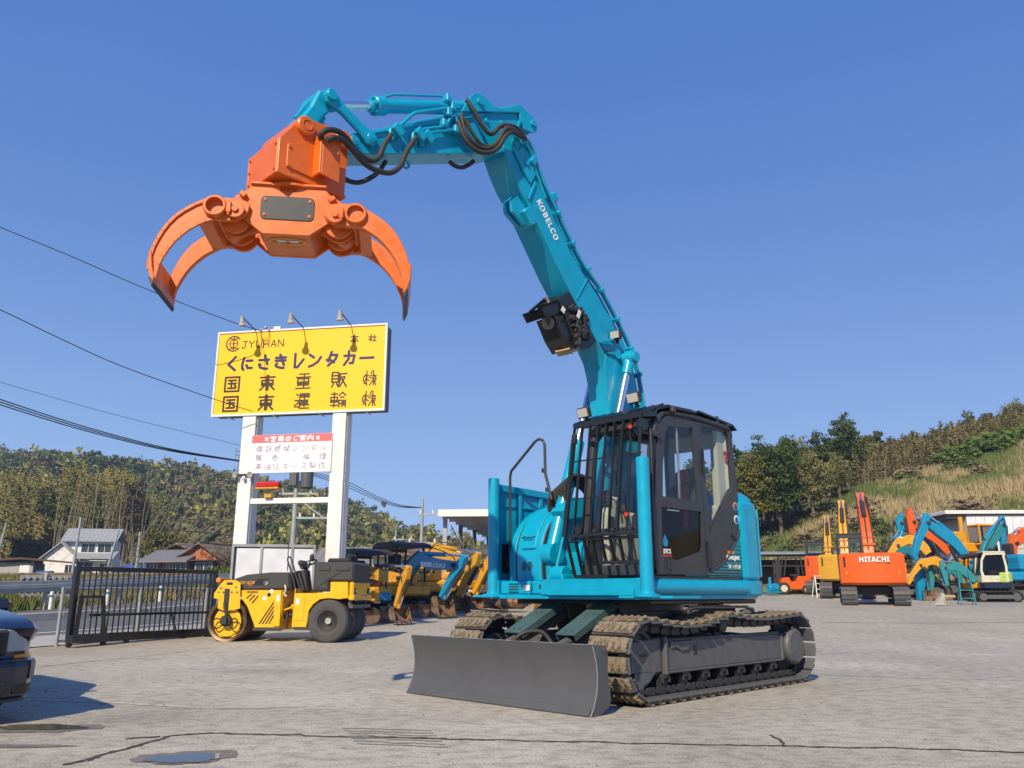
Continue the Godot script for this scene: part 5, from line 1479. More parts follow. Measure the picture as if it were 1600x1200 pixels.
	flat_patch("puddle", blob(V(-3.670, 0.000, -6.900), 0.36, 0.13, 0.22, 9), M.puddle_water, 0.008, "small puddle in the shadow of the dark blue car")
	flat_patch("damp_stain", blob(V(-3.470, 0.000, -6.100), 0.5, 0.06, 0.3, 11), M.damp_concrete, 0.004)
	flat_patch("damp_stain", blob(V(-1.130, 0.000, -6.500), 0.14, 0.05, 0.3, 12), M.tyre_mark, 0.004)
	var peb := MB.new()
	for k in 260:
		var p := V(rng.randf_range(-6, 7), 0, -rng.randf_range(5.2, 14))
		var s := rng.randf_range(0.004, 0.014)
		peb.box(V(p.x, yard(-p.z) + s * 0.4, p.z), V(s * 1.5, s, s * 1.3), s * 0.3, Basis(V(0, 1, 0), rng.randf() * 6.0))
	tag(stuff(put(self, "gravel", peb, M.stone)), "loose grit scattered over the concrete yard", "gravel")
	# the road beyond the fence
	var strip := func(called: String, n0: float, n1: float, lift: float, m: Material) -> void:
		var s := MB.new()
		for k in 24:
			var q := []
			for w: Vector2 in [W(k, n0), W(k + 1, n0), W(k + 1, n1), W(k, n1)]:
				var p := ROAD_P + ROAD_D * (-14.0 + w.x * 3.0) + ROAD_N * w.y
				p.y = land(p.x, p.z) + lift
				q.append(p)
			s.quad(q[0], q[1], q[2], q[3], Vector3.UP)
		setting(called, s, m)
	strip.call("sidewalk", -2.2, 0.2, 0.012, M.kerb_stone)
	strip.call("road", 0.2, 10.4, 0.004, M.asphalt)
	strip.call("road_marking", 6.6, 6.85, 0.010, M.wood_wall)
	strip.call("road_marking", 6.95, 7.1, 0.010, M.white_print)
	strip.call("road_marking", 1.0, 1.12, 0.010, M.white_print)
	var kerb := MB.new()
	for k in 34:
		var a := ROAD_P + ROAD_D * (-12.0 + k * 1.5) + ROAD_N * 5.6
		var b := a + ROAD_D * 1.47
		a.y = land(a.x, a.z) + 0.10; b.y = land(b.x, b.z) + 0.10
		put(self, "kerb", MB.new().bar(a, b, 0.22, 0.22, 0.02), M.kerb_stone).set_meta("kind", "structure")

# ---------------------------------------------------------------- lettering drawn stroke by stroke
const GLYPH := {
	"く": "70 25 79", "に": "21 15 18 29|43 83|46 58 88", "さ": "13 83|50 76|26 16 28 59 79", "き": "12 82|14 84|40 77|26 17 28 59 79", "レ": "20 29 49 84", "ン": "11 43|19 48 76 93", "タ": "40 26 15|42 82 75 38 29|35 67", "カ": "13 83 78 68 58|40 45 19", "ー": "05 95",
	"国": "00 90 99 09 00|22 72|24 74|27 77|42 47|65 76", "東": "01 91|40 49|50 59|13 83 86 16 13|15 85|36 09|66 99", "重": "20 80|02 92|13 83 86 16 13|15 85|50 59|17 87|09 99", "販": "00 40 46 06 00|02 42|04 44|17 09|37 49|51 91|51 55 49|63 83 75 59|64 99", "株": "03 43|20 29|23 08|25 46|60 52|53 93|44 95|70 79|75 49|75 99", "（": "82 64 66 88", "）": "12 34 36 18",
	"運": "10 21|04 24 26 07|08 28 49 99|30 90|31 39 |31 91|34 84 86 36 34|35 85|60 68|32 92|37 97", "輸": "01 41|03 43 46 06 03|05 45|20 29|08 48|70 52|70 92|63 83|55 59|55 75 79|57 77|85 88|95 99", "本": "02 92|40 49|50 59|42 09|52 99|28 68", "社": "20 31|03 43 07|25 29|26 47|54 94|71 79|49 99",
	"営": "11 22|50 51|81 72|02 92|02 04|92 94|34 64 66 34|27 77 79 29 27", "業": "30 32|60 62|11 22|81 72|02 92|14 84|06 96|52 59|46 09|56 99|28 78", "の": "51 48 29 17 14 42 72 94 86 69", "ご": "22 62|25 28 78|80 81|91 92", "案": "40 41|01 91|01 03|91 93|42 24 74|62 35|06 96|54 59|46 19|56 89", "内": "02 09|02 92 99|50 52|52 27|55 87",
	"建": "01 31 04 34 08|05 39 99|41 81 84|32 92|44 84|60 67|46 86|37 97", "設": "01 31|03 43|15 35|17 37 39 19 17|51 54|51 81 84 94|55 85 49|55 99", "機": "03 33|20 29|23 07|40 52 43|70 82 73|34 94|60 68 99|90 59|36 39", "械": "03 33|20 29|23 07|33 93|70 76 99|90 58|45 49|65 69|46 76", "ル": "31 36 19|60 69 95", "売": "21 81|50 53|33 73|14 94|14 16|94 96|35 38 19|65 69 99", "・": "45 55", "修": "20 05|14 19|33 38|52 34|51 85|82 46|76 56|87 57|98 59", "理": "01 31|04 34|08 38|21 28|50 90 95 55 50|53 93|70 79|57 97|49 99", "高": "50 51|01 91|32 72 74 34 32|15 95 99|15 19|36 66 68 38 36", "油": "01 12|04 15|09 26|43 93 99 49 43|46 96|70 79", "圧": "01 91|01 06 09|44 84|63 69|29 99", "ホ": "12 82|50 59 49|35 17|65 87", "ス": "21 71 55 19|55 89", "製": "10 02|02 42|20 25|05 04 44|61 64|81 85|06 96|55 57|56 19|48 49|56 99", "作": "20 05|14 19|50 34|42 92|60 69|65 95|68 98", "＊": "52 58|23 77|27 73",
}

func stroke(im: Image, a: Vector2, b: Vector2, r: float, ink: Color) -> void:
	for y in range(int(maxf(0, minf(a.y, b.y) - r - 1)), int(minf(im.get_height() - 1, maxf(a.y, b.y) + r + 2))):
		for x in range(int(maxf(0, minf(a.x, b.x) - r - 1)), int(minf(im.get_width() - 1, maxf(a.x, b.x) + r + 2))):
			var p := W(x + 0.5, y + 0.5)
			var d := p.distance_to(Geometry2D.get_closest_point_to_segment(p, a, b))
			var k := clampf(r - d + 0.5, 0.0, 1.0)
			if k > 0.0:
				im.set_pixel(x, y, im.get_pixel(x, y).lerp(ink, k))

func write_glyph(im: Image, ch: String, at: Vector2, size: Vector2, r: float, ink: Color) -> void:
	if not GLYPH.has(ch): return
	for s: String in GLYPH[ch].split("|"):
		var pts := s.strip_edges().split(" ")
		for i in pts.size() - 1:
			var a := W(int(pts[i][0]), int(pts[i][1])) / 9.0
			var b := W(int(pts[i + 1][0]), int(pts[i + 1][1])) / 9.0
			stroke(im, at + a * size, at + b * size, r, ink)

func write_line(im: Image, text: String, xs: Array, y: float, size: Vector2, r: float, ink: Color) -> void:
	for i in text.length():
		write_glyph(im, text[i], W(xs[i], y), size, r, ink)

func print_mat(key: String, im: Image) -> StandardMaterial3D:
	im.generate_mipmaps()
	var m := StandardMaterial3D.new()
	m.resource_name = key
	m.albedo_texture = ImageTexture.create_from_image(im)
	m.roughness = 0.45
	M[key] = m
	return m

func even(a: float, b: float, cnt: int) -> Array:
	var r := []
	for i in cnt: r.append(lerpf(a, b, float(i) / (cnt - 1)))
	return r

func build_left() -> void:
	build_sign()
	build_roller()
	build_gate()
	build_container()
	build_car()

func build_sign() -> void:
	var bw := 4.65
	var bh := 2.25
	var y0 := 5.34
	var o := thing("billboard", "tall yellow billboard with Japanese company names on two white posts", "billboard", V(-5.5, 0.13, -20.6), deg_to_rad(-9.9))
	var im := Image.create(1040, 504, false, Image.FORMAT_RGB8)
	im.fill(Color(0.985, 0.75, 0.05))
	for k in 5:
		for y in im.get_height():
			im.set_pixel(208 * k + 104, y, Color(0.965, 0.73, 0.05))
	var ink := Color(0.2, 0.15, 0.1)
	var navy := Color(0.13, 0.15, 0.33)
	# emblem: an open ring round a barred ring, then the romanised name
	var ec := W(94, 66)
	for k in 30:
		var a0 := deg_to_rad(38 + k * 9.5); var a1 := deg_to_rad(38 + (k + 1) * 9.5)
		stroke(im, ec + Vector2.from_angle(a0) * 46, ec + Vector2.from_angle(a1) * 46, 4, ink)
	for k in 24:
		stroke(im, ec + Vector2.from_angle(TAU * k / 24) * 26, ec + Vector2.from_angle(TAU * (k + 1) / 24) * 26, 3, ink)
	for s in [[0, -38, 0, 38], [-26, 0, 26, 0], [-28, -34, 0, -26], [28, -34, 0, -26], [-28, 34, 0, 26], [28, 34, 0, 26]]:
		stroke(im, ec + W(s[0], s[1]), ec + W(s[2], s[3]), 4.0 if s[0] == 0 else 3.0, ink)
	var latin := {"J": "20 90|60 67 49 29 07", "Y": "00 44 90|44 49", "U": "00 07 29 69 97 90", "H": "00 09|90 99|05 95", "A": "09 50 99|26 76", "N": "09 00 99 90"}
	var lx := 148.0
	for ch in "JYUHAN":
		for s: String in latin[ch].split("|"):
			var pts := s.split(" ")
			for i in pts.size() - 1:
				stroke(im, W(lx, 56) + W(int(pts[i][0]) * 3.6, int(pts[i][1]) * 4.6), W(lx, 56) + W(int(pts[i + 1][0]) * 3.6, int(pts[i + 1][1]) * 4.6), 3.2, ink)
		lx += 46.0
	write_line(im, "本社", [828, 938], 54, W(44, 40), 3.6, ink)
	write_line(im, "くにさきレンタカー", [54, 152, 258, 362, 474, 572, 680, 786, 892], 150, W(78, 82), 8.2, navy)
	for q in [["国", 62, 6.2], ["東", 284, 5.8], ["重", 506, 4.4], ["販", 726, 5.0]]: write_glyph(im, q[0], W(q[1], 276), W(88, 86), q[2], ink)
	write_line(im, "（株）", [868, 920, 966], 276, W(72, 86), 3.6, ink)
	for q in [["国", 62, 6.2], ["東", 284, 5.8], ["運", 506, 4.3], ["輸", 726, 4.4]]: write_glyph(im, q[0], W(q[1], 396), W(88, 86), q[2], ink)
	write_line(im, "（株）", [868, 920, 966], 396, W(72, 86), 3.6, ink)
	var bx := MB.new()
	bx.box(V(0, y0 + bh / 2, -0.22), V(bw - 0.02, bh - 0.02, 0.4), 0.02)
	put(o, "sign_case", bx, M.frame_grey)
	var fr := MB.new()
	fr.box(V(0, y0 + bh, 0.0), V(bw, 0.05, 0.07), 0.008).box(V(0, y0, 0.0), V(bw, 0.06, 0.07), 0.008)
	fr.box(V(-bw / 2, y0 + bh / 2, 0.0), V(0.05, bh + 0.05, 0.071), 0.008).box(V(bw / 2, y0 + bh / 2, 0.0), V(0.05, bh + 0.05, 0.071), 0.008)
	put(o, "frame", fr, M.sign_white)
	var f := MB.new()
	f.uvquad(V(-bw / 2 + 0.02, y0 + bh - 0.02, 0.005), V(bw / 2 - 0.02, y0 + bh - 0.02, 0.005), V(bw / 2 - 0.02, y0 + 0.02, 0.005), V(-bw / 2 + 0.02, y0 + 0.02, 0.005), V(0, 0, 1))
	put(o, "sign_face", f, print_mat("billboard_print", im))
	for k in 4:
		put(o, "edge_bracket", MB.new().box(V(-1.9 + 1.25 * k, y0 - 0.035, -0.2), V(0.03, 0.02, 0.36)), M.sign_white)
	for x in [-1.28, 1.16]:
		put(o, "post", MB.new().box(V(x, y0 / 2.0, -0.22), V(0.36, y0, 0.44), 0.012), M.sign_white)
		put(o, "cable_pipe", MB.new().cyl(V(x + 0.20, 0, -0.08), V(x + 0.20, y0, -0.08), 0.018, -1, 8), M.zinc)
	put(o, "cross_bar", MB.new().box(V(-0.06, 3.12, -0.1), V(2.1, 0.14, 0.12), 0.01), M.sign_white)
	# smaller panel between the posts
	var im2 := Image.create(512, 248, false, Image.FORMAT_RGB8)
	im2.fill(Color(0.93, 0.92, 0.94))
	im2.fill_rect(Rect2i(0, 0, 512, 52), Color(0.84, 0.42, 0.44))
	write_line(im2, "＊営業のご案内＊", [76, 120, 170, 216, 264, 310, 358, 406], 9, W(35, 34), 2.9, Color(0.97, 0.95, 0.95))
	var grey := Color(0.6, 0.58, 0.64)
	write_line(im2, "建設機械レンタル", even(34, 440, 8), 72, W(38, 38), 2.5, grey)
	write_line(im2, "販売・修理", even(34, 440, 5), 130, W(38, 38), 2.7, grey)
	write_line(im2, "高油圧ホース製作", even(34, 440, 8), 188, W(38, 38), 2.5, grey)
	var pb := MB.new()
	pb.box(V(-0.06, 4.3, 0.02), V(2.16, 0.98, 0.04), 0.006)
	var pn := put(o, "small_panel", pb, M.sign_white)
	pn.set_meta("label", "white notice panel with a pink heading fixed between the billboard posts")
	var pf := MB.new()
	pf.uvquad(V(-1.13, 4.785, 0.044), V(1.01, 4.785, 0.044), V(1.01, 3.815, 0.044), V(-1.13, 3.815, 0.044), V(0, 0, 1))
	put(pn, "panel_face", pf, print_mat("notice_print", im2))
	# lamps on arms over the top edge
	for x in [-1.28, 0.05, 1.36]:
		var lm := MB.new()
		lm.tube([V(x, y0 + bh - 0.02, -0.1), V(x, y0 + bh + 0.02, 0.04), V(x - 0.03, y0 + bh + 0.16, 0.74)], 0.014, 8)
		var ln := put(o, "floodlight", lm, M.plastic)
		put(ln, "lamp_head", MB.new().lathe(V(x - 0.03, y0 + bh + 0.18, 0.74), V(x - 0.03, y0 + bh - 0.14, 0.69), [W(0, 0), W(0.045, 0.0), W(0.05, 0.08), W(0.06, 0.13), W(0.065, 0.2), W(0.10, 0.235), W(0.10, 0.255), W(0.08, 0.245), W(0, 0.23)], 18), M.kerb_stone)
	put(o, "junction_box", MB.new().box(V(-0.72, y0 + bh + 0.07, -0.1), V(0.2, 0.1, 0.14), 0.01), M.sign_white)
	put(o, "insulator", MB.new().ball(V(-1.0, y0 + bh + 0.08, 0.03), V(0.05, 0.05, 0.05)).cyl(V(-0.9, y0 + bh, 0.03), V(-0.9, y0 + bh + 0.07, 0.03), 0.03, -1, 10).cyl(V(-1.12, y0 + bh, 0.03), V(-1.12, y0 + bh + 0.05, 0.03), 0.035, -1, 10), M.zinc)
	hose(o, [V(-0.9, y0 + bh + 0.02, 0.06), V(-0.88, y0 + bh - 0.2, 0.05), V(-1.0, y0 + bh - 0.24, 0.05), V(-1.1, y0 + bh - 0.2, 0.05), V(-1.12, y0 + bh, 0.06)], 0.008, M.rubber, "cable")
	hose(o, [V(-1.08, y0 + bh - 0.2, 0.012), V(-1.0, y0 + 1.6, 0.012), V(-0.9, y0 + 0.8, 0.012), V(-0.8, y0 + 0.2, 0.012)], 0.005, M.rubber, "cable")
	# red warning lamp
	var rl := put(o, "warning_lamp", MB.new().box(V(-0.62, 3.43, 0.0), V(0.62, 0.05, 0.2), 0.01).box(V(-0.6, 3.24, 0.0), V(0.2, 0.10, 0.1), 0.01), M.worn_yellow)
	rl.set_meta("label", "red beacon bar on the cross bar of the billboard")
	put(rl, "lamp_cover", MB.new().box(V(-0.62, 3.52, 0.0), V(0.62, 0.14, 0.2), 0.03), M.red_lamp)
	# pair of small sensor lamps on the left post
	var sl := put(o, "sensor_light", MB.new().box(V(-1.28, 3.78, 0.05), V(0.3, 0.05, 0.06), 0.01), M.plastic)
	for s in [-1, 1]:
		put(sl, "lamp_head", MB.new().lathe(V(-1.28 + s * 0.17, 3.80, 0.03), V(-1.28 + s * 0.22, 3.76, 0.18), [W(0, 0), W(0.04, 0), W(0.075, 0.1), W(0.075, 0.13), W(0, 0.12)], 14), M.kerb_stone)
	put(sl, "sensor", MB.new().ball(V(-1.26, 3.69, 0.08), V(0.05, 0.06, 0.05)), M.sign_white)

func tyre(r: float, w: float, hub := 0.5) -> MB:   # axis along z, centred
	var m := MB.new()
	m.lathe(V(0, 0, -w / 2), V(0, 0, w / 2), [W(r * hub, 0.02), W(r * 0.66, 0.0), W(r * 0.9, 0.012), W(r * 0.97, w * 0.12), W(r, w * 0.25), W(r, w * 0.75), W(r * 0.97, w * 0.88), W(r * 0.9, w - 0.012), W(r * 0.66, w), W(r * hub, w - 0.02), W(r * hub, 0.02)], 36)
	return m

func build_roller() -> void:
	var o := thing("road_roller", "yellow and grey combined road roller with a steel drum ahead of black tyres", "road roller", V(-3.60, 0.055, -17.75), yaw_of(97))
	var zl := -0.62
	# drum at x = 2.12, tyres at x = 0
	var dr := put(o, "drum", MB.new().lathe(V(2.12, 0.42, -0.62), V(2.12, 0.42, 0.62), [W(0.33, 0.10), W(0.36, 0.02), W(0.41, 0.0), W(0.42, 0.01), W(0.42, 1.23), W(0.41, 1.24), W(0.33, 1.14)], 48).cyl(V(2.12, 0.42, -0.52), V(2.12, 0.42, 0.52), 0.34, -1, 36), M.rust_drum)
	var fork := MB.new()
	fork.prism(V2([1.87, 1.16, 1.98, 1.22, 2.22, 1.22, 2.3, 1.14, 2.36, 1.05, 2.42, 0.96, 2.42, 0.86, 2.32, 0.84, 2.32, 0.66, 2.2, 0.62, 1.98, 0.62, 1.84, 0.66, 1.86, 0.86]), -0.66, -0.63, 0.006)
	put(o, "drum_fork", fork, M.roller_yellow)
	var hub := MB.new()
	hub.prism(V2([1.84, 0.33, 2.4, 0.33, 2.38, 0.22, 2.28, 0.1, 1.96, 0.1, 1.86, 0.22]), -0.56, -0.53, 0.004)
	hub.prism(disc(W(2.12, 0.4), 0.29, 26), -0.585, -0.55, 0.006)
	put(dr, "hub_plate", hub, M.roller_yellow)
	put(dr, "drum_motor", MB.new().cyl(V(2.12, 0.42, -0.58), V(2.12, 0.42, -0.70), 0.11, -1, 20).box(V(2.12, 0.42, -0.72), V(0.12, 0.14, 0.08), 0.01).box(V(2.14, 0.85, -0.66), V(0.1, 0.4, 0.06), 0.01).bar(V(2.10, 0.52, -0.69), V(2.16, 0.78, -0.69), 0.05, 0.05), M.plastic)
	for s in [-1, 1]:
		put(dr, "motor_hose", MB.new().tube([V(2.12 + s * 0.08, 0.44, -0.66), V(2.12 + s * 0.22, 0.46, -0.68), V(2.12 + s * 0.26, 0.36, -0.68), V(2.12 + s * 0.18, 0.27, -0.68), V(2.12 + s * 0.06, 0.34, -0.66)], 0.014, 8, 4), M.rubber)
	for q in [[1.96, 1.08], [2.28, 1.06], [2.32, 0.98], [1.93, 0.98], [2.04, 0.98], [2.22, 0.98]]:
		put(o, "bolt", MB.new().cyl(V(q[0], q[1], -0.66), V(q[0], q[1], -0.672), 0.018, -1, 8), M.frame_grey)
	put(o, "lifting_hole", MB.new().box(V(2.10, 1.15, -0.662), V(0.13, 0.05, 0.01), 0.004), M.black_print)
	# front body
	var fb := MB.new()
	fb.prism(V2([1.95, 1.02, 1.86, 0.86, 1.72, 0.7, 1.55, 0.34, 1.52, 0.24, 1.02, 0.24, 0.98, 0.62, 0.98, 1.02]), -0.6, 0.6, 0.012)
	fb.prism(V2([1.16, 1.02, 1.0, 1.02, 1.0, 0.32, 1.12, 0.32]), -0.63, -0.57, 0.004)
	var fbo := put(o, "front_body", fb, M.roller_yellow)
	for k in 4:
		put(fbo, "vent_slot", MB.new().bar(V(1.44 - 0.07 * k, 0.36 + 0.0 * k, -0.603), V(1.14, 0.72 - 0.09 * k + 0.09, -0.603), 0.012, 0.022), M.black_print)
	for k in 3:
		put(fbo, "vent_slot", MB.new().bar(V(1.74 - 0.06 * k, 0.86 - 0.05 * k, -0.603), V(1.64 - 0.07 * k, 0.95 - 0.02 * k, -0.603), 0.012, 0.02), M.black_print)
	for q in [[1.36, 0.86, "white_print"], [1.27, 0.93, "navy_paint"], [1.22, 1.0, "white_print"]]:
		put(fbo, "round_sticker", MB.new().cyl(V(q[0], q[1], -0.60), V(q[0], q[1], -0.604), 0.04, -1, 14), M[q[2]])
	put(fbo, "sticker", MB.new().box(V(1.06, 0.86, -0.632), V(0.06, 0.13, 0.004)), M.sign_white)
	put(o, "sill", MB.new().box(V(1.26, 0.26, -0.605), V(0.60, 0.07, 0.03), 0.006).box(V(0.52, 0.28, -0.605), V(0.36, 0.07, 0.03), 0.006), M.hood_grey)
	var hood := MB.new()
	hood.prism(V2([2.4, 1.02, 2.42, 1.08, 2.2, 1.2, 1.8, 1.33, 1.3, 1.375, 0.86, 1.375, 0.82, 1.02, 1.95, 1.0]), -0.58, 0.58, 0.05)
	var ho := put(o, "engine_hood", hood, M.hood_grey)
	for k in 7:
		put(ho, "grille_bar", MB.new().bar(V(1.62 - 0.035 * k, 1.12, -0.583), V(1.52 - 0.035 * k, 1.25, -0.583), 0.008, 0.02), M.black_print)
	put(ho, "round_sticker", MB.new().cyl(V(1.37, 1.17, -0.58), V(1.37, 1.17, -0.585), 0.05, -1, 14), M.zinc)
	var fl := Basis(V(-1, 0, 0), V(0, 1, 0), V(0, 0, -1))
	letters(ho, "lettering", "BW 131 ACW", 0.055, M.machine_yellow, Transform3D(fl, V(1.83, 1.17, -0.583)))
	put(ho, "red_mark", MB.new().box(V(1.70, 1.125, -0.582), V(0.09, 0.03, 0.004)), M.red_print)
	letters(fbo, "lettering", "BOMAG", 0.045, M.black_print, Transform3D(fl, V(1.62, 0.985, -0.605)))
	put(o, "front_beacon", MB.new().box(V(2.46, 1.22, -0.2), V(0.1, 0.1, 0.5), 0.02), M.orange_print)
	# articulation
	put(o, "articulation", MB.new().cyl(V(0.86, 0.34, -0.2), V(0.86, 0.74, -0.2), 0.1, -1, 16).box(V(0.86, 0.5, 0.1), V(0.3, 0.5, 0.6), 0.03).tube([V(1.0, 0.62, -0.5), V(0.86, 0.66, -0.52), V(0.74, 0.74, -0.5)], 0.02, 8), M.roller_yellow)
	put(o, "steering_cylinder", MB.new().cyl(V(1.0, 0.5, -0.4), V(0.74, 0.56, -0.4), 0.045, -1, 14).cyl(V(0.92, 0.3, -0.45), V(0.92, 0.75, -0.45), 0.03, -1, 12), M.plastic)
	# rear body
	var rb := MB.new()
	rb.prism(V2([0.72, 1.05, 0.7, 1.05, 0.7, 0.96, 0.36, 0.96, -0.02, 0.98, -0.02, 1.18, -0.38, 1.18, -0.4, 0.86, -0.34, 0.86, -0.22, 0.84, 0.0, 0.86, 0.18, 0.84, 0.32, 0.74, 0.4, 0.62, 0.42, 0.4, 0.44, 0.3, 0.74, 0.30]), -0.64, 0.64, 0.01)
	var rbo := put(o, "rear_body", rb, M.roller_yellow)
	put(rbo, "step_panel", MB.new().box(V(0.60, 0.66, -0.645), V(0.2, 0.46, 0.01), 0.004), M.roller_yellow)
	put(rbo, "sticker", MB.new().box(V(0.64, 0.80, -0.652), V(0.07, 0.12, 0.004)), M.sign_white)
	var prn := MB.new()
	for k in 6:
		prn.box(V(0.3 - 0.055 * k, 1.03, -0.642), V(0.04, 0.045, 0.004)).box(V(0.3 - 0.055 * k, 1.035, -0.643), V(0.014, 0.05, 0.004))
	put(rbo, "owner_print", prn, M.black_print)
	var rh := MB.new()
	rh.prism(V2([0.36, 1.56, 0.3, 1.58, -0.42, 1.58, -0.49, 1.53, -0.48, 1.19, 0.02, 1.19, 0.02, 0.99, 0.36, 0.99]), -0.6, 0.6, 0.04)
	rh.box(V(0.12, 1.45, -0.605), V(0.22, 0.1, 0.03), 0.02)
	rh.box(V(-0.26, 1.45, -0.605), V(0.28, 0.1, 0.03), 0.02)
	put(o, "rear_hood", rh, M.hood_grey)
	var re := MB.new()
	re.box(V(-0.44, 1.0, 0), V(0.1, 0.36, 1.18), 0.03)
	re.box(V(-0.46, 0.87, 0), V(0.12, 0.1, 1.26), 0.02)
	var reo := put(o, "tail_panel", re, M.roller_yellow)
	for z in [-0.48, 0.42]:
		put(reo, "tail_lamp", MB.new().box(V(-0.5, 1.0, z), V(0.03, 0.12, 0.12), 0.02), M.plastic)
		put(reo, "tail_lamp_lens", MB.new().cyl(V(-0.515, 1.0, z), V(-0.525, 1.0, z), 0.035, -1, 14), M.lens)
	put(o, "scraper_bar", MB.new().box(V(-0.46, 0.70, 0), V(0.08, 0.07, 1.24), 0.008).box(V(-0.40, 0.78, -0.5), V(0.06, 0.16, 0.06), 0.005).box(V(-0.40, 0.78, 0.5), V(0.06, 0.16, 0.06), 0.005), M.frame_grey)
	for k in 4:
		var z := -0.52 + 0.345 * k
		var t := put(o, "tyre", tyre(0.42, 0.30, 0.5), M.tyre_grey, Transform3D(Basis(), V(0, 0.42, z)))
		put(t, "rim", MB.new().lathe(V(0, 0, -0.13), V(0, 0, 0.13), [W(0, 0.1), W(0.1, 0.09), W(0.18, 0.03), W(0.215, 0.0), W(0.215, 0.26), W(0, 0.26)], 28), M.plastic)
		if k == 0:
			put(t, "hub", MB.new().cyl(V(0, 0, -0.02), V(0, 0, -0.09), 0.06, -1, 10).box(V(0.02, 0.03, -0.09), V(0.05, 0.05, 0.02), 0.005), M.kerb_stone)
	# driver's stand
	var st := put(o, "steering_column", MB.new().bar(V(0.72, 0.98, -0.1), V(0.80, 1.42, -0.1), 0.3, 0.26, 0.03).bar(V(0.72, 1.45, -0.1), V(0.82, 1.62, -0.1), 0.34, 0.1, 0.03), M.hood_grey)
	put(st, "steering_wheel", MB.new().tube([V(0.60, 1.60, -0.3), V(0.52, 1.64, -0.1), V(0.58, 1.6, 0.1), V(0.72, 1.54, 0.1), V(0.76, 1.54, -0.28), V(0.62, 1.6, -0.32)], 0.018, 8, 4).bar(V(0.62, 1.58, -0.1), V(0.74, 1.4, -0.1), 0.05, 0.05).ball(V(0.56, 1.68, -0.2), V(0.05, 0.08, 0.05)), M.plastic)
	put(o, "grab_rail", MB.new().tube([V(0.70, 0.96, -0.60), V(0.80, 1.30, -0.60), V(0.92, 1.60, -0.60), V(0.90, 1.68, -0.60), V(0.84, 1.62, -0.60), V(0.72, 1.28, -0.60), V(0.58, 0.98, -0.60)], 0.018, 8, 3), M.hood_grey)
	put(o, "mirror_stalk", MB.new().tube([V(0.92, 1.40, -0.58), V(0.94, 1.98, -0.58)], 0.01, 6), M.plastic)
	put(o, "seat", MB.new().box(V(0.0, 1.62, 0.1), V(0.5, 0.1, 0.5), 0.04).box(V(-0.2, 1.68, 0.1), V(0.1, 0.16, 0.46), 0.04), M.seat)
	put(o, "plastic_wrap", MB.new().tube([V(0.93, 1.12, -0.64), V(0.90, 1.02, -0.66), V(0.93, 0.95, -0.65), V(0.88, 0.9, -0.65)], 0.02, 6, 3), M.cream_paint)

func build_gate() -> void:
	var A := V(-8.28, 0.03, -16.05)
	var B := V(-6.6, 0.09, -18.95)
	var len_ := (B - A).length()
	var turn := atan2(-(B - A).z, (B - A).x)
	var o := thing("sliding_gate", "black steel sliding gate of upright bars on small wheels left of the roller", "gate", A, turn)
	var fr := MB.new()
	fr.box(V(len_ / 2, 0.16, 0), V(len_, 0.16, 0.1), 0.008)
	fr.box(V(len_ / 2, 1.44, 0), V(len_, 0.09, 0.07), 0.008)
	fr.box(V(len_ / 2 + 0.2, 0.58, 0), V(len_ - 0.4, 0.05, 0.045), 0.006)
	fr.box(V(0.04, 0.8, 0), V(0.1, 1.37, 0.1), 0.008)
	fr.box(V(len_ - 0.03, 0.8, 0), V(0.07, 1.37, 0.1), 0.008)
	fr.box(V(len_ - 0.16, 0.8, 0), V(0.04, 1.2, 0.05), 0.004)
	put(o, "frame", fr, M.black_paint)
	for k in 25:
		put(o, "bar", MB.new().box(V(0.2 + (len_ - 0.5) * k / 24.0, 0.82, 0), V(0.022, 1.16, 0.022), 0.003), M.black_paint)
	put(o, "drive_stand", MB.new().box(V(0.36, 0.16, 0.1), V(0.72, 0.15, 0.16), 0.008).bar(V(0.66, 0.2, 0.12), V(0.56, 0.92, 0.12), 0.06, 0.06).bar(V(0.08, 0.2, 0.12), V(0.12, 0.92, 0.12), 0.06, 0.06).bar(V(0.08, 0.92, 0.12), V(0.58, 0.92, 0.12), 0.05, 0.05), M.black_paint)
	put(o, "brace", MB.new().bar(V(2.3, 0.22, 0.12), V(2.22, 0.56, 0.05), 0.06, 0.05), M.black_paint)
	for x in [0.05, 0.75, 1.25, 2.6, len_ - 0.15]:
		put(o, "wheel", MB.new().cyl(V(x, 0.055, -0.02), V(x, 0.055, 0.02), 0.055, -1, 14).box(V(x, 0.09, 0), V(0.06, 0.06, 0.07), 0.004), M.steel_dark)
	# chain-link fence behind
	var F := V(-8.62, 0.03, -16.35)
	var fence := thing("chain_link_fence", "grey galvanised chain-link fence standing behind the black sliding gate", "fence", F, turn)
	for k in 4:
		var p := put(fence, "post", MB.new().cyl(V(k * 1.7, 0, 0), V(k * 1.7, 1.1, 0), 0.035, -1, 10), M.zinc)
		if k == 0: p.set_meta("label", "free end post of the chain-link fence")
	for y in [1.08, 0.1]:
		put(fence, "rail", MB.new().cyl(V(0, y, 0), V(5.1, y, 0), 0.022, -1, 8), M.zinc)
	var net := MB.new()
	var step := 0.075
	var k := 0.0
	while k < 5.1 + 1.0:
		for s in [-1, 1]:
			var a := V(k, 0.1, 0.0); var b := V(k - 0.98, 1.08, 0.0)
			if a.x > 5.1:
				a = V(5.1, 0.1 + k - 5.1, 0)
			if b.x < 0: b = V(0, 0.1 + k, 0)
			if s < 0:
				a.x = 5.1 - a.x; b.x = 5.1 - b.x
			if a.distance_to(b) > 0.05:
				net.bar(a + V(0, 0, s * 0.003), b + V(0, 0, s * 0.003), 0.0035, 0.0035)
		k += step
	stuff(put(fence, "wire_mesh", net, M.zinc))

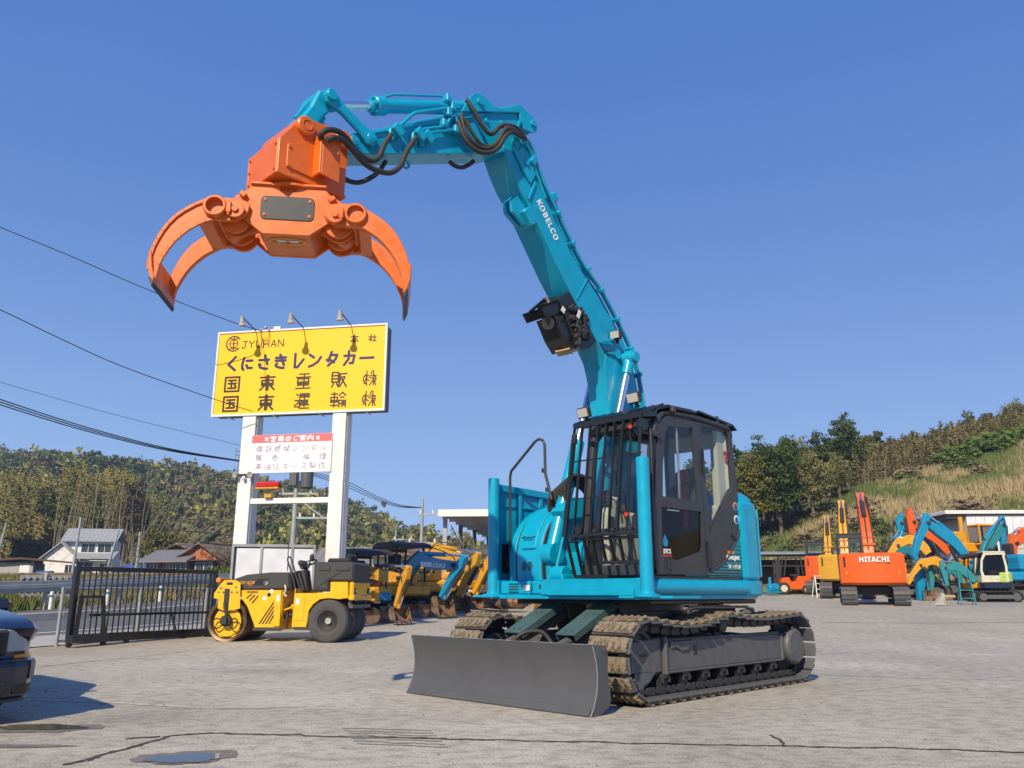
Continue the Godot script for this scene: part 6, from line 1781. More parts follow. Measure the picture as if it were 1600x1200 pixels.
func build_container() -> void:
	var o := thing("storage_box", "pale grey panelled storage box standing behind the yellow roller", "storage container", V(-5.65, 0.12, -20.0), deg_to_rad(15))
	var b := MB.new()
	b.box(V(0, 1.0, -0.5), V(1.86, 2.0, 0.98), 0.01)
	put(o, "body", b, M.frame_grey)
	for k in 3:
		var w := [0.62, 0.74, 0.60]
		var x: float = [-0.6, 0.09, 0.74][k] - 0.02
		put(o, "panel", MB.new().box(V(x * 0.92, 1.0, 0.005), V(w[k] * 0.88, 1.84, 0.03), 0.006), M.panel_white)
	var fr := MB.new()
	for x in [-0.93, -0.285, 0.42, 0.93]:
		fr.box(V(x, 1.0, 0.015), V(0.06, 2.02, 0.06), 0.008)
	fr.box(V(0, 1.985, 0.015), V(1.92, 0.07, 0.062), 0.008).box(V(0, 0.04, 0.015), V(1.92, 0.07, 0.062), 0.008)
	put(o, "frame", fr, M.galv)
	for z in [-0.42, -0.56]:
		put(o, "lock_rod", MB.new().cyl(V(0.945, 0.1, z), V(0.945, 1.9, z), 0.018, -1, 8), M.galv)
	put(o, "label_plate", MB.new().box(V(0.935, 1.55, -0.8), V(0.008, 0.2, 0.16), 0.002), M.black_print)
	put(o, "red_mark", MB.new().box(V(0.94, 1.52, -0.8), V(0.006, 0.06, 0.1)), M.red_print)
	put(o, "hook", MB.new().box(V(0.94, 1.75, -0.1), V(0.02, 0.1, 0.06), 0.004), M.sign_white)

func build_car() -> void:
	# only its front left corner stands in the picture; it faces us and to the right
	var C: Vector3 = V(-3.91, 0.0, -7.25)
	var o := thing("parked_car", "dark blue car at the left edge showing its grille, headlight and bumper corner", "car", V(C.x, 0, C.z), deg_to_rad(48))
	# frame: x across the nose (the near corner at x = 0, car to the negative side), z forward
	var W := 1.69
	o.scale = V(1, 0.84, 1)
	var body := MB.new()
	var nose := V2([0.0, -0.75, 0.0, -0.3, -0.03, -0.13, -0.1, -0.02, -0.22, 0.05, -0.45, 0.1, -0.85, 0.12, -1.25, 0.1, -1.47, 0.05, -1.6, -0.02, -1.66, -0.13, -1.69, -0.3, -1.69, -0.75])
	var lay := [[0.19, 0.09], [0.22, 0.04], [0.3, 0.01], [0.42, 0.0], [0.52, -0.005], [0.58, 0.01], [0.605, 0.045], [0.63, 0.05], [0.76, 0.05], [0.88, 0.075], [0.92, 0.12], [0.945, 0.2]]
	for k in lay.size() - 1:
		var lo := MB.inset(nose, lay[k][1]); var hi := MB.inset(nose, lay[k + 1][1])
		for i in nose.size() - 1:
			var en := nose[i + 1] - nose[i]
			var out := V(en.y, 0, -en.x)
			if out.dot(V(nose[i].x + 0.85, 0, nose[i].y + 0.8)) < 0: out = -out
			var q := [V(lo[i].x, lay[k][0], lo[i].y), V(lo[i + 1].x, lay[k][0], lo[i + 1].y), V(hi[i + 1].x, lay[k + 1][0], hi[i + 1].y), V(hi[i].x, lay[k + 1][0], hi[i].y)]
			body.quad(q[0], q[1], q[2], q[3], out)
	body.box(V(-W / 2, 0.42, -2.2), V(W - 0.04, 0.5, 3.4), 0.08)
	body.box(V(-W / 2, 0.76, -2.3), V(W - 0.03, 0.36, 3.3), 0.1)
	var bo := put(o, "body", body, M.navy_paint)
	# bonnet: side profile along z and y, drawn across x
	var bon := MB.new()
	bon.X = Transform3D(Basis(V(0, 0, 1), V(0, 1, 0), V(-1, 0, 0)), Vector3.ZERO)
	bon.prism(V2([0.02, 0.88, -0.06, 0.935, -0.25, 0.98, -0.6, 1.02, -1.05, 1.06, -1.1, 0.75, -0.1, 0.72, 0.0, 0.82]), 0.06, W - 0.06, 0.05, true)
	put(o, "bonnet", bon, M.navy_paint)
	var cabn := MB.new()
	cabn.X = bon.X
	cabn.prism(V2([-1.0, 1.04, -1.75, 1.62, -1.9, 1.68, -3.6, 1.66, -3.95, 1.1, -3.95, 0.9, -1.0, 0.95]), 0.1, W - 0.1, 0.06, true)
	put(o, "cabin", cabn, M.navy_paint)
	put(o, "windscreen", MB.new().quad_panel(V(-0.2, 1.10, -1.02), V(-1.49, 1.10, -1.02), V(-1.42, 1.60, -1.66), V(-0.27, 1.60, -1.66), 0.012), M.window_dark)
	var outer_ := MB.inset(nose, 0.045)
	var inner_ := MB.inset(nose, 0.12)
	var lamp := PackedVector2Array()
	for i in range(1, 6): lamp.append(outer_[i])
	for i in range(5, 0, -1): lamp.append(inner_[i])
	var hl := MB.new()
	hl.X = UPX
	hl.prism(lamp, -0.875, -0.655, 0.012, true)
	put(o, "headlight", hl, M.lens)
	for q in [["marker_lamp", 0.03, 0.07, 0.597, 0.635, 1, 5, "amber"], ["corner_guard", -0.014, 0.05, 0.40, 0.565, 0, 4, "cab_grey"], ["lower_intake", 0.0, 0.05, 0.27, 0.36, 1, 5, "black_print"], ["chin_strip", 0.015, 0.06, 0.20, 0.235, 0, 13, "cab_grey"], ["bumper_strip", -0.012, 0.03, 0.565, 0.578, 0, 13, "navy_paint"]]:
		var oo := MB.inset(nose, q[1]); var ii := MB.inset(nose, q[2])
		var pg := PackedVector2Array()
		for i in range(q[5], q[6]): pg.append(oo[i])
		for i in range(q[6] - 1, q[5] - 1, -1): pg.append(ii[i])
		var strip_ := MB.new()
		strip_.X = UPX
		put(o, q[0], strip_.prism(pg, -q[4], -q[3], 0.008, true), M[q[7]])
	var gr := put(o, "grille", MB.new().box(V(-0.85, 0.75, 0.02), V(1.10, 0.24, 0.06), 0.02), M.plastic)
	for k in 5:
		put(gr, "slat", MB.new().box(V(-0.85, 0.66 + 0.045 * k, 0.055), V(1.06, 0.014, 0.03), 0.004), M.black_paint)
	put(o, "front_intake", MB.new().box(V(-0.85, 0.33, 0.085), V(1.1, 0.12, 0.03), 0.01), M.black_print)
	for q in [[-0.1, -0.95], [-1.59, -0.95], [-0.1, -3.3], [-1.59, -3.3]]:
		put(o, "wheel", tyre(0.30, 0.19, 0.6), M.rubber, Transform3D(Basis(V(0, 1, 0), PI / 2), V(q[0] - 0.0, 0.30, q[1])))
	put(o, "door_mirror", MB.new().box(V(0.06, 1.08, -1.45), V(0.2, 0.14, 0.1), 0.04), M.navy_paint)

# ---------------------------------------------------------------- other machines of the yard
func belt(l: float, r: float, w: float, z: float) -> MB:   # a track belt: a ribbed loop of length l
	var m := MB.new()
	var poly := PackedVector2Array()
	for k in 9:
		var a := -PI / 2 + PI * k / 8.0
		poly.append(W(l / 2 - r + cos(a) * r, r + sin(a) * r))
	for k in 9:
		var a := PI / 2 + PI * k / 8.0
		poly.append(W(-l / 2 + r + cos(a) * r, r + sin(a) * r))
	var inn := MB.inset(poly, r * 0.16)
	m.ring(poly, inn, z - w / 2, z + w / 2)
	var cnt := int(l * 2.6 / 0.2)
	var pts := []
	for t: Transform3D in track_path(0, 0, l / 2 - r, -l / 2 + r, r, r, (2.0 * (l - 2 * r) + TAU * r) / maxf(8, cnt)):
		m.X = Transform3D(t.basis, t.origin + V(0, 0, z))
		m.box(V(0, 0.012, 0), V(0.09, 0.03, w * 0.98), 0.008)
	m.X = Transform3D()
	return m

func bucket(parent: Node, tip: Vector2, ang: float, s: float, w: float, material: Material) -> Node3D:   # ang turns the open mouth; origin at its pin
	var prof := PackedVector2Array()
	for p: Vector2 in [W(0, 0.08), W(0.1, 0.02), W(0.16, -0.15), W(0.3, -0.62), W(0.22, -0.6), W(0.02, -0.52), W(-0.2, -0.4), W(-0.3, -0.22), W(-0.24, -0.04), W(-0.12, 0.06)]:
		prof.append(tip + (p * s).rotated(ang))
	var m := MB.new()
	m.prism(prof, -w / 2, -w / 2 + 0.025 * s, 0.004).prism(prof, w / 2 - 0.025 * s, w / 2, 0.004)
	for i in range(3, 9):
		var a := prof[i]; var b := prof[(i + 1) % prof.size()]
		m.bar(V(a.x, a.y, 0), V(b.x, b.y, 0), w - 0.03 * s, 0.03 * s, 0.0, V(0, 0, 1).cross(V((b - a).x, (b - a).y, 0)).normalized())
	var o := put(parent, "bucket", m, material)
	var th := MB.new()
	for k in 4:
		th.bar(V(prof[3].x, prof[3].y, lerpf(-w / 2 + 0.04, w / 2 - 0.04, k / 3.0)), V(prof[3].x, prof[3].y, lerpf(-w / 2 + 0.04, w / 2 - 0.04, k / 3.0)) + V(cos(ang - 1.2), sin(ang - 1.2), 0) * 0.12 * s, 0.06 * s, 0.03 * s)
	put(o, "bucket_teeth", th, M.steel_dark).set_meta("kind", "stuff")
	return o

func linkage(o: Node, boom: Array, arm: Array, s: float, bm: Material, am: Material, z := 0.0, w := 0.0) -> Node3D:
	# boom: foot, knee, tip; arm: top end, tip
	if w == 0.0: w = 0.2 * s
	var fine := []
	var hw := []
	for i in boom.size() - 1:
		for k in 4:
			var t := (i * 4 + k) / float((boom.size() - 1) * 4)
			var p0: Vector2 = boom[maxi(i - 1, 0)]; var p1: Vector2 = boom[i]; var p2: Vector2 = boom[i + 1]; var p3: Vector2 = boom[mini(i + 2, boom.size() - 1)]
			fine.append(p1.cubic_interpolate(p2, p0, p3, k / 4.0))
			hw.append(s * (0.1 + 0.1 * sin(PI * clampf(t * 0.9 + 0.08, 0, 1))))
	fine.append(boom[-1]); hw.append(s * 0.09)
	var b := put(o, "boom", MB.new().prism(plate(fine, hw), z - w / 2, z + w / 2, 0.012 * s, true), bm)
	var tip: Vector2 = boom[-1]
	put(b, "pivot_pin", MB.new().cyl(V(tip.x, tip.y, z - w * 0.75), V(tip.x, tip.y, z + w * 0.75), 0.06 * s, -1, 14), M.steel_dark)
	var a0: Vector2 = arm[0]
	var a1: Vector2 = arm[-1]
	var dirn := (a1 - a0).normalized()
	var back := a0 - dirn * 0.35 * s
	var apts := [back, a0]
	for i in range(1, arm.size()): apts.append(arm[i])
	var ah := [0.07 * s, 0.15 * s]
	for i in range(1, arm.size()): ah.append(lerpf(0.14, 0.07, float(i) / (arm.size() - 1)) * s)
	var a := put(o, "arm", MB.new().prism(plate(apts, ah), z - w * 0.42, z + w * 0.42, 0.01 * s), am)
	# cylinders: on the boom's back to the arm's rear end, and along the arm
	var mid: Vector2 = fine[int(fine.size() * 0.45)]
	var out := (back - mid)
	var nrm := W(-out.y, out.x).normalized()
	if nrm.y < 0: nrm = -nrm
	var c0 := mid + nrm * 0.22 * s
	var c1 := c0.lerp(back, 0.6)
	put(b, "arm_cylinder", MB.new().cyl(V(c0.x, c0.y, z), V(c1.x, c1.y, z), 0.062 * s, -1, 14, true, 0.01), am if am != M.machine_yellow and w < 0.4 else M.plastic)
	put(b, "rod", MB.new().cyl(V(c1.x, c1.y, z), V(back.x, back.y, z), 0.034 * s, -1, 12), M.chrome)
	var side := W(-dirn.y, dirn.x)
	if side.dot(W(boom[0].x, boom[0].y) - a0) > 0: side = -side
	var d0 := a0 + side * 0.2 * s
	var d1 := d0.lerp(a1 + side * 0.16 * s, 0.55)
	var d2 := d0.lerp(a1 + side * 0.16 * s, 0.95)
	put(a, "bucket_cylinder", MB.new().cyl(V(d0.x, d0.y, z), V(d1.x, d1.y, z), 0.05 * s, -1, 12, true, 0.008), M.plastic)
	put(a, "rod", MB.new().cyl(V(d1.x, d1.y, z), V(d2.x, d2.y, z), 0.028 * s, -1, 10), M.chrome)
	put(a, "link", MB.new().bar(V(d2.x, d2.y, z), V(a1.x, a1.y, z), w * 0.3, 0.06 * s).bar(V(d2.x, d2.y, z), V(a0.lerp(a1, 0.85).x, a0.lerp(a1, 0.85).y, z), w * 0.5, 0.05 * s), am)
	var foot: Vector2 = boom[0]
	var knee: Vector2 = fine[int(fine.size() * 0.55)]
	var fo := foot + W(0.32, -0.18) * s
	var md := fo.lerp(knee, 0.6)
	put(b, "boom_cylinder", MB.new().cyl(V(fo.x, fo.y, z), V(md.x, md.y, z), 0.06 * s, -1, 14, true, 0.01), M.plastic)
	put(b, "rod", MB.new().cyl(V(md.x, md.y, z), V(knee.x, knee.y, z), 0.034 * s, -1, 12), M.chrome)
	hose(b, [V(foot.x, foot.y + 0.2 * s, z + w * 0.6), V(knee.x, knee.y + 0.25 * s, z + w * 0.6), V(tip.x, tip.y + 0.25 * s, z + w * 0.6), V(a0.lerp(a1, 0.3).x + 0.1 * s, a0.lerp(a1, 0.3).y + 0.1 * s, z + w * 0.6)], 0.014 * s)
	return b

func crawler(called: String, label: String, group: String, at: Vector3, psi: float, s: float, body: Material, skirt: Material, cab: String, cab_side := -1.0) -> Node3D:
	# s = 1 is a three-tonne mini excavator, about 1.5 m wide
	var o := thing(called, label, "excavator", at, yaw_of(psi), group)
	for side: float in [-1.0, 1.0]:
		var t := put(o, "track", belt(1.95 * s, 0.25 * s, 0.30 * s, side * 0.60 * s), M.rubber)
		put(t, "side_frame", MB.new().box(V(0, 0.24 * s, side * 0.60 * s), V(1.4 * s, 0.2 * s, 0.22 * s), 0.03 * s).cyl(V(0.72 * s, 0.25 * s, side * 0.5 * s), V(0.72 * s, 0.25 * s, side * 0.72 * s), 0.17 * s, -1, 18).cyl(V(-0.72 * s, 0.25 * s, side * 0.5 * s), V(-0.72 * s, 0.25 * s, side * 0.72 * s), 0.18 * s, -1, 18), M.frame_grey)
	put(o, "lower_frame", MB.new().box(V(0, 0.36 * s, 0), V(0.8 * s, 0.24 * s, 0.9 * s), 0.04 * s).cyl(V(0, 0.4 * s, 0), V(0, 0.62 * s, 0), 0.34 * s, -1, 24), M.plastic)
	var hull := MB.new()
	hull.X = UPX
	var plan := V2([0.72, -0.55, 0.72, 0.55, 0.6, 0.68, -0.3, 0.72, -0.62, 0.6, -0.8, 0.32, -0.86, 0.0, -0.8, -0.32, -0.62, -0.6, -0.3, -0.72, 0.6, -0.68])
	for i in plan.size(): plan[i] *= s
	hull.prism(plan, -0.88 * s, -0.6 * s, 0.05 * s)
	put(o, "skirt", hull, skirt)
	var hood := MB.new()
	hood.X = UPX
	var pl2 := V2([-0.1, -0.68, -0.1, 0.68, -0.34, 0.69, -0.62, 0.56, -0.8, 0.3, -0.85, 0.0, -0.8, -0.3, -0.62, -0.56, -0.34, -0.69])
	for i in pl2.size(): pl2[i] *= s
	hood.prism(pl2, -1.4 * s, -0.88 * s, 0.09 * s, true)
	hood.X = Transform3D()
	hood.box(V(0.3 * s, 1.0 * s, 0.48 * s), V(0.7 * s, 0.25 * s, 0.34 * s), 0.06 * s)
	put(o, "engine_cover", hood, body)
	if cab == "none":
		put(o, "seat", MB.new().box(V(-0.1 * s, 1.22 * s, 0), V(0.5 * s, 0.14 * s, 0.5 * s), 0.04 * s).box(V(-0.34 * s, 1.5 * s, 0), V(0.12 * s, 0.5 * s, 0.48 * s), 0.05 * s), M.seat)
	elif cab == "canopy":
		var c := put(o, "canopy", MB.new().prism(V2([0.78 * s, 1.98 * s, 0.70 * s, 2.10 * s, 0.4 * s, 2.18 * s, -0.4 * s, 2.18 * s, -0.66 * s, 2.08 * s, -0.74 * s, 1.92 * s, -0.64 * s, 2.00 * s, 0.68 * s, 2.04 * s]), -0.62 * s, 0.62 * s, 0.02 * s), M.plastic)
		for q: Vector2 in [W(-0.5, -0.5), W(-0.5, 0.5), W(0.5, -0.5), W(0.5, 0.5)]:
			put(c, "canopy_post", MB.new().tube([V(q.x * s * (1.0 if q.x < 0 else 1.15), 1.0 * s, q.y * s), V(q.x * s, 1.7 * s, q.y * s), V(q.x * 0.9 * s, 2.06 * s, q.y * s)], 0.035 * s, 8, 3), M.plastic)
		put(o, "seat", MB.new().box(V(-0.1 * s, 1.22 * s, 0), V(0.5 * s, 0.14 * s, 0.5 * s), 0.04 * s).box(V(-0.34 * s, 1.55 * s, 0), V(0.12 * s, 0.6 * s, 0.48 * s), 0.05 * s), M.seat)
		put(o, "control_lever", MB.new().tube([V(0.45 * s, 0.9 * s, -0.1 * s), V(0.42 * s, 1.5 * s, -0.1 * s)], 0.02 * s, 6).tube([V(0.3 * s, 1.1 * s, 0.4 * s), V(0.32 * s, 1.5 * s, 0.4 * s)], 0.02 * s, 6), M.plastic)
	else:
		var z := cab_side * 0.24 * s
		var cm: Material = M[cab]
		var sd := V2([0.62, 0.92, 0.7, 1.4, 0.62, 1.95, 0.45, 2.28, -0.42, 2.3, -0.5, 1.6, -0.46, 0.92])
		var si := V2([0.54, 1.22, 0.6, 1.45, 0.53, 1.92, 0.38, 2.16, -0.34, 2.18, -0.4, 1.6, -0.37, 1.22])
		for i in sd.size():
			sd[i] *= s; si[i] *= s
		var cf := MB.new()
		cf.ring(sd, si, z - 0.42 * s, z - 0.38 * s).ring(sd, si, z + 0.38 * s, z + 0.42 * s)
		cf.box(V(0.0, 2.3 * s, z), V(0.98 * s, 0.07 * s, 0.86 * s), 0.03 * s)
		cf.box(V(-0.47 * s, 1.2 * s, z), V(0.05 * s, 0.55 * s, 0.8 * s)).box(V(-0.46 * s, 2.22 * s, z), V(0.05 * s, 0.16 * s, 0.8 * s)).box(V(0.65 * s, 1.08 * s, z), V(0.05 * s, 0.34 * s, 0.8 * s))
		var c := put(o, "cab", cf, cm)
		put(c, "window_pane", MB.new().prism(si, z - 0.40 * s, z - 0.395 * s), M.dark_glass)
		put(c, "window_pane", MB.new().prism(si, z + 0.395 * s, z + 0.40 * s), M.dark_glass)
		put(c, "rear_window", MB.new().box(V(-0.47 * s, 1.82 * s, z), V(0.01 * s, 0.66 * s, 0.76 * s)), M.dark_glass)
		put(c, "windscreen", MB.new().quad_panel(V(0.68 * s, 1.25 * s, z - 0.38 * s), V(0.68 * s, 1.25 * s, z + 0.38 * s), V(0.46 * s, 2.26 * s, z + 0.38 * s), V(0.46 * s, 2.26 * s, z - 0.38 * s), 0.01), M.dark_glass)
		put(o, "seat", MB.new().box(V(-0.1 * s, 1.22 * s, z), V(0.5 * s, 0.14 * s, 0.5 * s), 0.04 * s).box(V(-0.34 * s, 1.6 * s, z), V(0.12 * s, 0.7 * s, 0.46 * s), 0.05 * s), M.seat)
	return o

func dozer(o: Node, s: float, m: Material) -> void:
	var b := put(o, "dozer_blade", MB.new().prism(V2([1.34 * s, 0.02, 1.27 * s, 0.1 * s, 1.25 * s, 0.22 * s, 1.30 * s, 0.36 * s, 1.25 * s, 0.36 * s, 1.20 * s, 0.22 * s, 1.22 * s, 0.08 * s, 1.28 * s, 0.02]), -0.76 * s, 0.76 * s, 0.004), m)
	put(b, "blade_arm", MB.new().bar(V(1.22 * s, 0.2 * s, 0.25 * s), V(0.4 * s, 0.32 * s, 0.25 * s), 0.08 * s, 0.12 * s).bar(V(1.22 * s, 0.2 * s, -0.25 * s), V(0.4 * s, 0.32 * s, -0.25 * s), 0.08 * s, 0.12 * s).cyl(V(1.2 * s, 0.28 * s, 0), V(0.4 * s, 0.5 * s, 0), 0.05 * s, -1, 10), M.plastic)

func build_minis() -> void:
	var g := "mini excavators parked side by side behind the roller"
	# front: yellow boom on a machine with a blue skirt under a black canopy
	var a := crawler("mini_excavator", "yellow mini excavator with blue skirt and black canopy, nearest the roller", g, V(-4.25, 0.23, -24.2), -38, 0.92, M.machine_orange, M.machine_blue, "canopy")
	linkage(a, [W(0.156, 1.103), W(0.69, 1.34), W(1.541, 1.221), W(2.283, 1.167)], [W(2.537, 1.206), W(2.329, 0.895), W(2.1, 0.438)], 0.85, M.machine_yellow, M.machine_yellow, 0.1)
	bucket(a, [W(2.103, 0.396)][0], 0.15, 0.62, 0.5, M.bucket_steel)
	put(a, "swing_post", MB.new().box(V(0.85, 0.75, 0.1), V(0.3, 0.4, 0.22), 0.04), M.machine_yellow)
	dozer(a, 0.92, M.bucket_steel)
	var fl := Basis(V(1, 0, 0), V(0, 1, 0), V(0, 0, 1))
	var lp: Vector2 = [W(0.866, 1.254)][0]
	var lr := Basis(V(0, 0, 1), -0.1)
	letters(a, "lettering", "NC0018", 0.10, M.black_print, Transform3D(lr, V(lp.x - 0.1, lp.y, 0.19)))
	# blue boom with white lettering
	var b := crawler("mini_excavator", "light blue mini excavator with white lettering on its boom, under a black canopy", g, V(-3.55, 0.30, -27.0), -42, 1.05, M.machine_yellow, M.machine_yellow, "canopy")
	linkage(b, [W(-0.537, 0.639), W(0.421, 1.325), W(1.031, 1.756), W(1.705, 1.586), W(2.808, 1.51)], [W(3.047, 1.505), W(2.606, 1.095), W(2.187, 0.613)], 1.05, M.machine_blue, M.machine_blue)
	bucket(b, [W(2.244, 0.565)][0], 0.0, 0.85, 0.62, M.bucket_steel)
	dozer(b, 1.05, M.bucket_steel)
	var bp: Vector2 = [W(1.735, 1.552)][0]
	var br := Basis(V(0, 0, 1), -0.06)
	letters(b, "lettering", "Kubota", 0.16, M.white_print, Transform3D(br, V(bp.x + 0.35, bp.y - 0.02, 0.11)))
	put(b, "owner_plate", MB.new().box(V(bp.x - 0.28, bp.y + 0.02, 0.107), V(0.5, 0.14, 0.006), 0.0, br), M.white_print)
	# two yellow machines behind
	var c := crawler("mini_excavator", "yellow mini excavator behind the light blue one, its rusty bucket on the ground", g, V(-3.0, 0.36, -29.6), -45, 1.15, M.worn_yellow, M.worn_yellow, "none")
	linkage(c, [W(-0.71, 0.495), W(0.101, 1.942), W(0.827, 1.957), W(2.323, 1.656)], [W(2.488, 1.615), W(2.113, 1.08), W(1.733, 0.576)], 1.15, M.worn_yellow, M.worn_yellow)
	bucket(c, [W(1.734, 0.54)][0], 0.0, 0.9, 0.66, M.bucket_steel)
	var d := crawler("mini_excavator", "deep yellow mini excavator furthest right in the row, beside the turquoise guard post", g, V(-2.05, 0.42, -32.0), -45, 1.2, M.machine_yellow, M.machine_yellow, "none")
	linkage(d, [W(-1.429, 0.419), W(-0.261, 1.081), W(0.619, 1.397), W(1.411, 1.583)], [W(1.621, 1.579), W(1.298, 1.065), W(0.942, 0.587)], 1.15, M.machine_yellow, M.machine_yellow)
	bucket(d, [W(1.003, 0.548)][0], -0.2, 0.9, 0.66, M.bucket_steel)
	# machines seen under the turquoise house
	for q in [[5.2, -22.4, "yellow excavator half hidden behind the rear of the turquoise excavator's near track"], [1.9, -22.0, "yellow excavator half hidden behind the turquoise excavator's raised blade arms"]]:
		var e := crawler("mini_excavator", q[2], "yellow machines behind the turquoise excavator", V(q[0], yard(-q[1]), q[1]), 80, 0.95, M.machine_yellow, M.machine_yellow, "none")
		linkage(e, [W(0.5, 0.8), W(0.9, 1.3), W(1.4, 1.2)], [W(1.5, 1.2), W(1.45, 0.6)], 0.7, M.machine_yellow, M.machine_yellow)
	# attachments lying in the yard
	for q in [[V(-0.680, 0.410, -29.600), 0.4, "worn grey digging bucket lying left of the turquoise guard post's foot", 0.3], [V(0.000, 0.380, -28.750), 1.2, "rust brown bucket lying behind the dozer blade's left end", 0.7], [V(1.060, 0.450, -30.950), 2.0, "beige worn bucket lying behind the raised blade arms", -0.4]]:
		var at: Vector3 = q[0]
		var n := thing("loose_bucket", q[2], "excavator bucket", V(at.x, at.y, at.z) + V(0, 0.5, 0), q[1], "buckets lying on the yard")
		bucket(n, W(0, 0), q[3], 0.85, 0.75, M.bucket_steel if q[3] > 0 else M.wood_light)

func build_right() -> void:
	var g := "excavators parked at the back of the yard"
	# 1: big orange machine seen from behind
	var at := V(15.0, 0.49, -35.4)
	big_machine("excavator", "orange excavator seen squarely from behind, white lettering across its counterweight", g, at, 200, 1.0, M.machine_orange, "HITACHI", [W(0.3, 2.0), W(1.3, 3.5), W(2.6, 4.35)], [W(2.75, 4.4), W(3.1, 2.3)], M.machine_orange, -1.0)
	big_machine("excavator", "yellow excavator with a stained counterweight left of the orange one", g, V(16.9, 0.76, -42.8), 203, 1.0, M.worn_yellow, "", [W(0.3, 2.0), W(1.2, 3.6), W(2.3, 4.5)], [W(2.45, 4.55), W(2.8, 2.4)], M.machine_yellow, 1.0)
	big_machine("excavator", "orange and grey excavator standing beside the forklift with a thin yellow boom", g, V(18.2, 0.94, -48.5), 203, 1.0, M.machine_orange, "HITACHI", [W(0.3, 2.0), W(1.2, 3.2), W(2.0, 4.0)], [W(2.1, 4.05), W(2.6, 2.4)], M.worn_yellow, -1.0)
	# ladders
	step_ladder("white folding stepladder standing before the yellow excavator", V(15.6, 0.71, -43.2), 1.15, M.white_paint, 0.1)
	step_ladder("teal stepladder leaning open beside the small green excavator", V(18.520, 0.550, -34.750), 1.35, M.machine_teal, -0.3)
	build_forklift()
	# cluster of machines on the right
	var X := 23.0
	var c1 := crawler("excavator", "bright blue excavator whose boom bends down to a blue crusher, in the crowded right row", g, V(23.4, 0.62, -40.5), 82, 1.55, M.machine_blue, M.machine_blue, "none")
	linkage(c1, [W(2.032, 2.014), W(2.603, 2.763), W(3.22, 3.207), W(3.844, 3.604)], [W(3.922, 3.603), W(4.392, 2.795), W(4.689, 2.092), W(4.544, 1.629)], 1.35, M.machine_blue, M.machine_blue, -0.4, 0.3)
	var cp := [W(4.652, 1.582), W(4.286, 1.445), W(4.295, 0.801), W(4.433, 0.527), W(4.503, 0.117), W(4.635, -0.041), W(4.712, 0.072), W(4.739, 0.527), W(4.773, 0.846), W(4.745, 1.259)]
	put(c1, "crusher", MB.new().prism(PackedVector2Array(cp), -0.55, -0.25, 0.03), M.machine_blue)
	var cs := [W(4.584, 0.504), W(4.548, 0.504), W(4.6, 0.072), W(4.651, 0.072)]
	put(c1, "crusher_slot", MB.new().prism(PackedVector2Array(cs), -0.56, -0.24), M.black_print)
	var c2 := crawler("mini_excavator", "small yellow mini excavator with a low boom in front of the blue excavator", g, V(21.4, 0.60, -38.6), 95, 1.0, M.machine_yellow, M.machine_yellow, "canopy")
	linkage(c2, [W(1.639, 1.445), W(1.823, 1.763), W(2.125, 1.855), W(2.665, 1.652)], [W(2.71, 1.652), W(3.046, 1.267), W(3.277, 0.815)], 1.0, M.machine_yellow, M.machine_yellow)
	var c3 := crawler("mini_excavator", "teal mini excavator reaching left with its rusty bucket on the ground", g, V(22.0, 0.66, -39.3), 88, 1.0, M.machine_teal, M.machine_teal, "canopy")
	linkage(c3, [W(1.089, 0.687), W(1.402, 1.187), W(1.753, 1.415), W(2.583, 1.278)], [W(2.651, 1.3), W(2.682, 0.868), W(2.734, 0.46)], 0.95, M.machine_teal, M.machine_teal, -0.1)
	bucket(c3, [W(2.76, 0.438)][0], 0.4, 0.9, 0.7, M.bucket_steel)
	dozer(c3, 1.0, M.bucket_steel)
	var c4 := crawler("mini_excavator", "small lime green excavator with a cream cab and navy skirt, right of the teal ladder", g, V(21.45, 0.62, -37.9), 100, 0.94, M.lime_paint, M.navy_paint, "cream_paint")
	linkage(c4, [W(0.7, 0.9), W(1.3, 1.5), W(1.9, 1.5)], [W(2.0, 1.5), W(1.9, 0.7)], 0.9, M.machine_teal, M.machine_teal)
	var c5 := crawler("excavator", "orange excavator in the crowd, its boom sloping down to the right behind the blue one", g, V(25.2, 0.75, -45.0), 95, 1.6, M.machine_orange, M.machine_orange, "none")
	linkage(c5, [W(1.786, 2.313), W(2.224, 3.011), W(2.803, 3.446), W(3.427, 3.992)], [W(3.562, 4.212), W(3.588, 3.288), W(3.57, 2.749)], 1.5, M.machine_orange, M.machine_orange)
	var c6 := crawler("excavator", "pale blue excavator at the back left of the crowd, its boom raised", g, V(22.6, 0.78, -46.5), 100, 1.5, M.machine_blue, M.machine_blue, "none")
	linkage(c6, [W(-0.789, 2.338), W(-0.501, 3.0), W(0.197, 3.34), W(0.864, 4.017)], [W(0.964, 4.075), W(0.966, 3.571), W(1.303, 2.908)], 1.4, M.machine_blue, M.machine_blue)
	var c7 := crawler("excavator", "yellow excavator wedged behind the orange counterweight, boom lying low", g, V(20.6, 0.72, -43.6), 110, 1.4, M.machine_yellow, M.machine_yellow, "none")
	linkage(c7, [W(-0.869, 2.259), W(-0.585, 2.675), W(-0.047, 2.995), W(0.513, 2.695)], [W(0.61, 2.697), W(0.942, 2.288), W(1.092, 1.772)], 1.3, M.machine_yellow, M.machine_yellow)
	var c8 := crawler("excavator", "blue excavator at the right with a magenta coupler and white bucket on its upright arm", g, V(24.4, 0.68, -42.5), 255, 1.45, M.machine_blue, M.machine_blue, "none")
	linkage(c8, [W(-0.769, 2.154), W(-0.435, 2.659), W(0.164, 3.224), W(0.625, 3.692)], [W(0.657, 3.693), W(0.57, 2.673), W(0.466, 1.567)], 1.35, M.machine_teal, M.machine_blue)
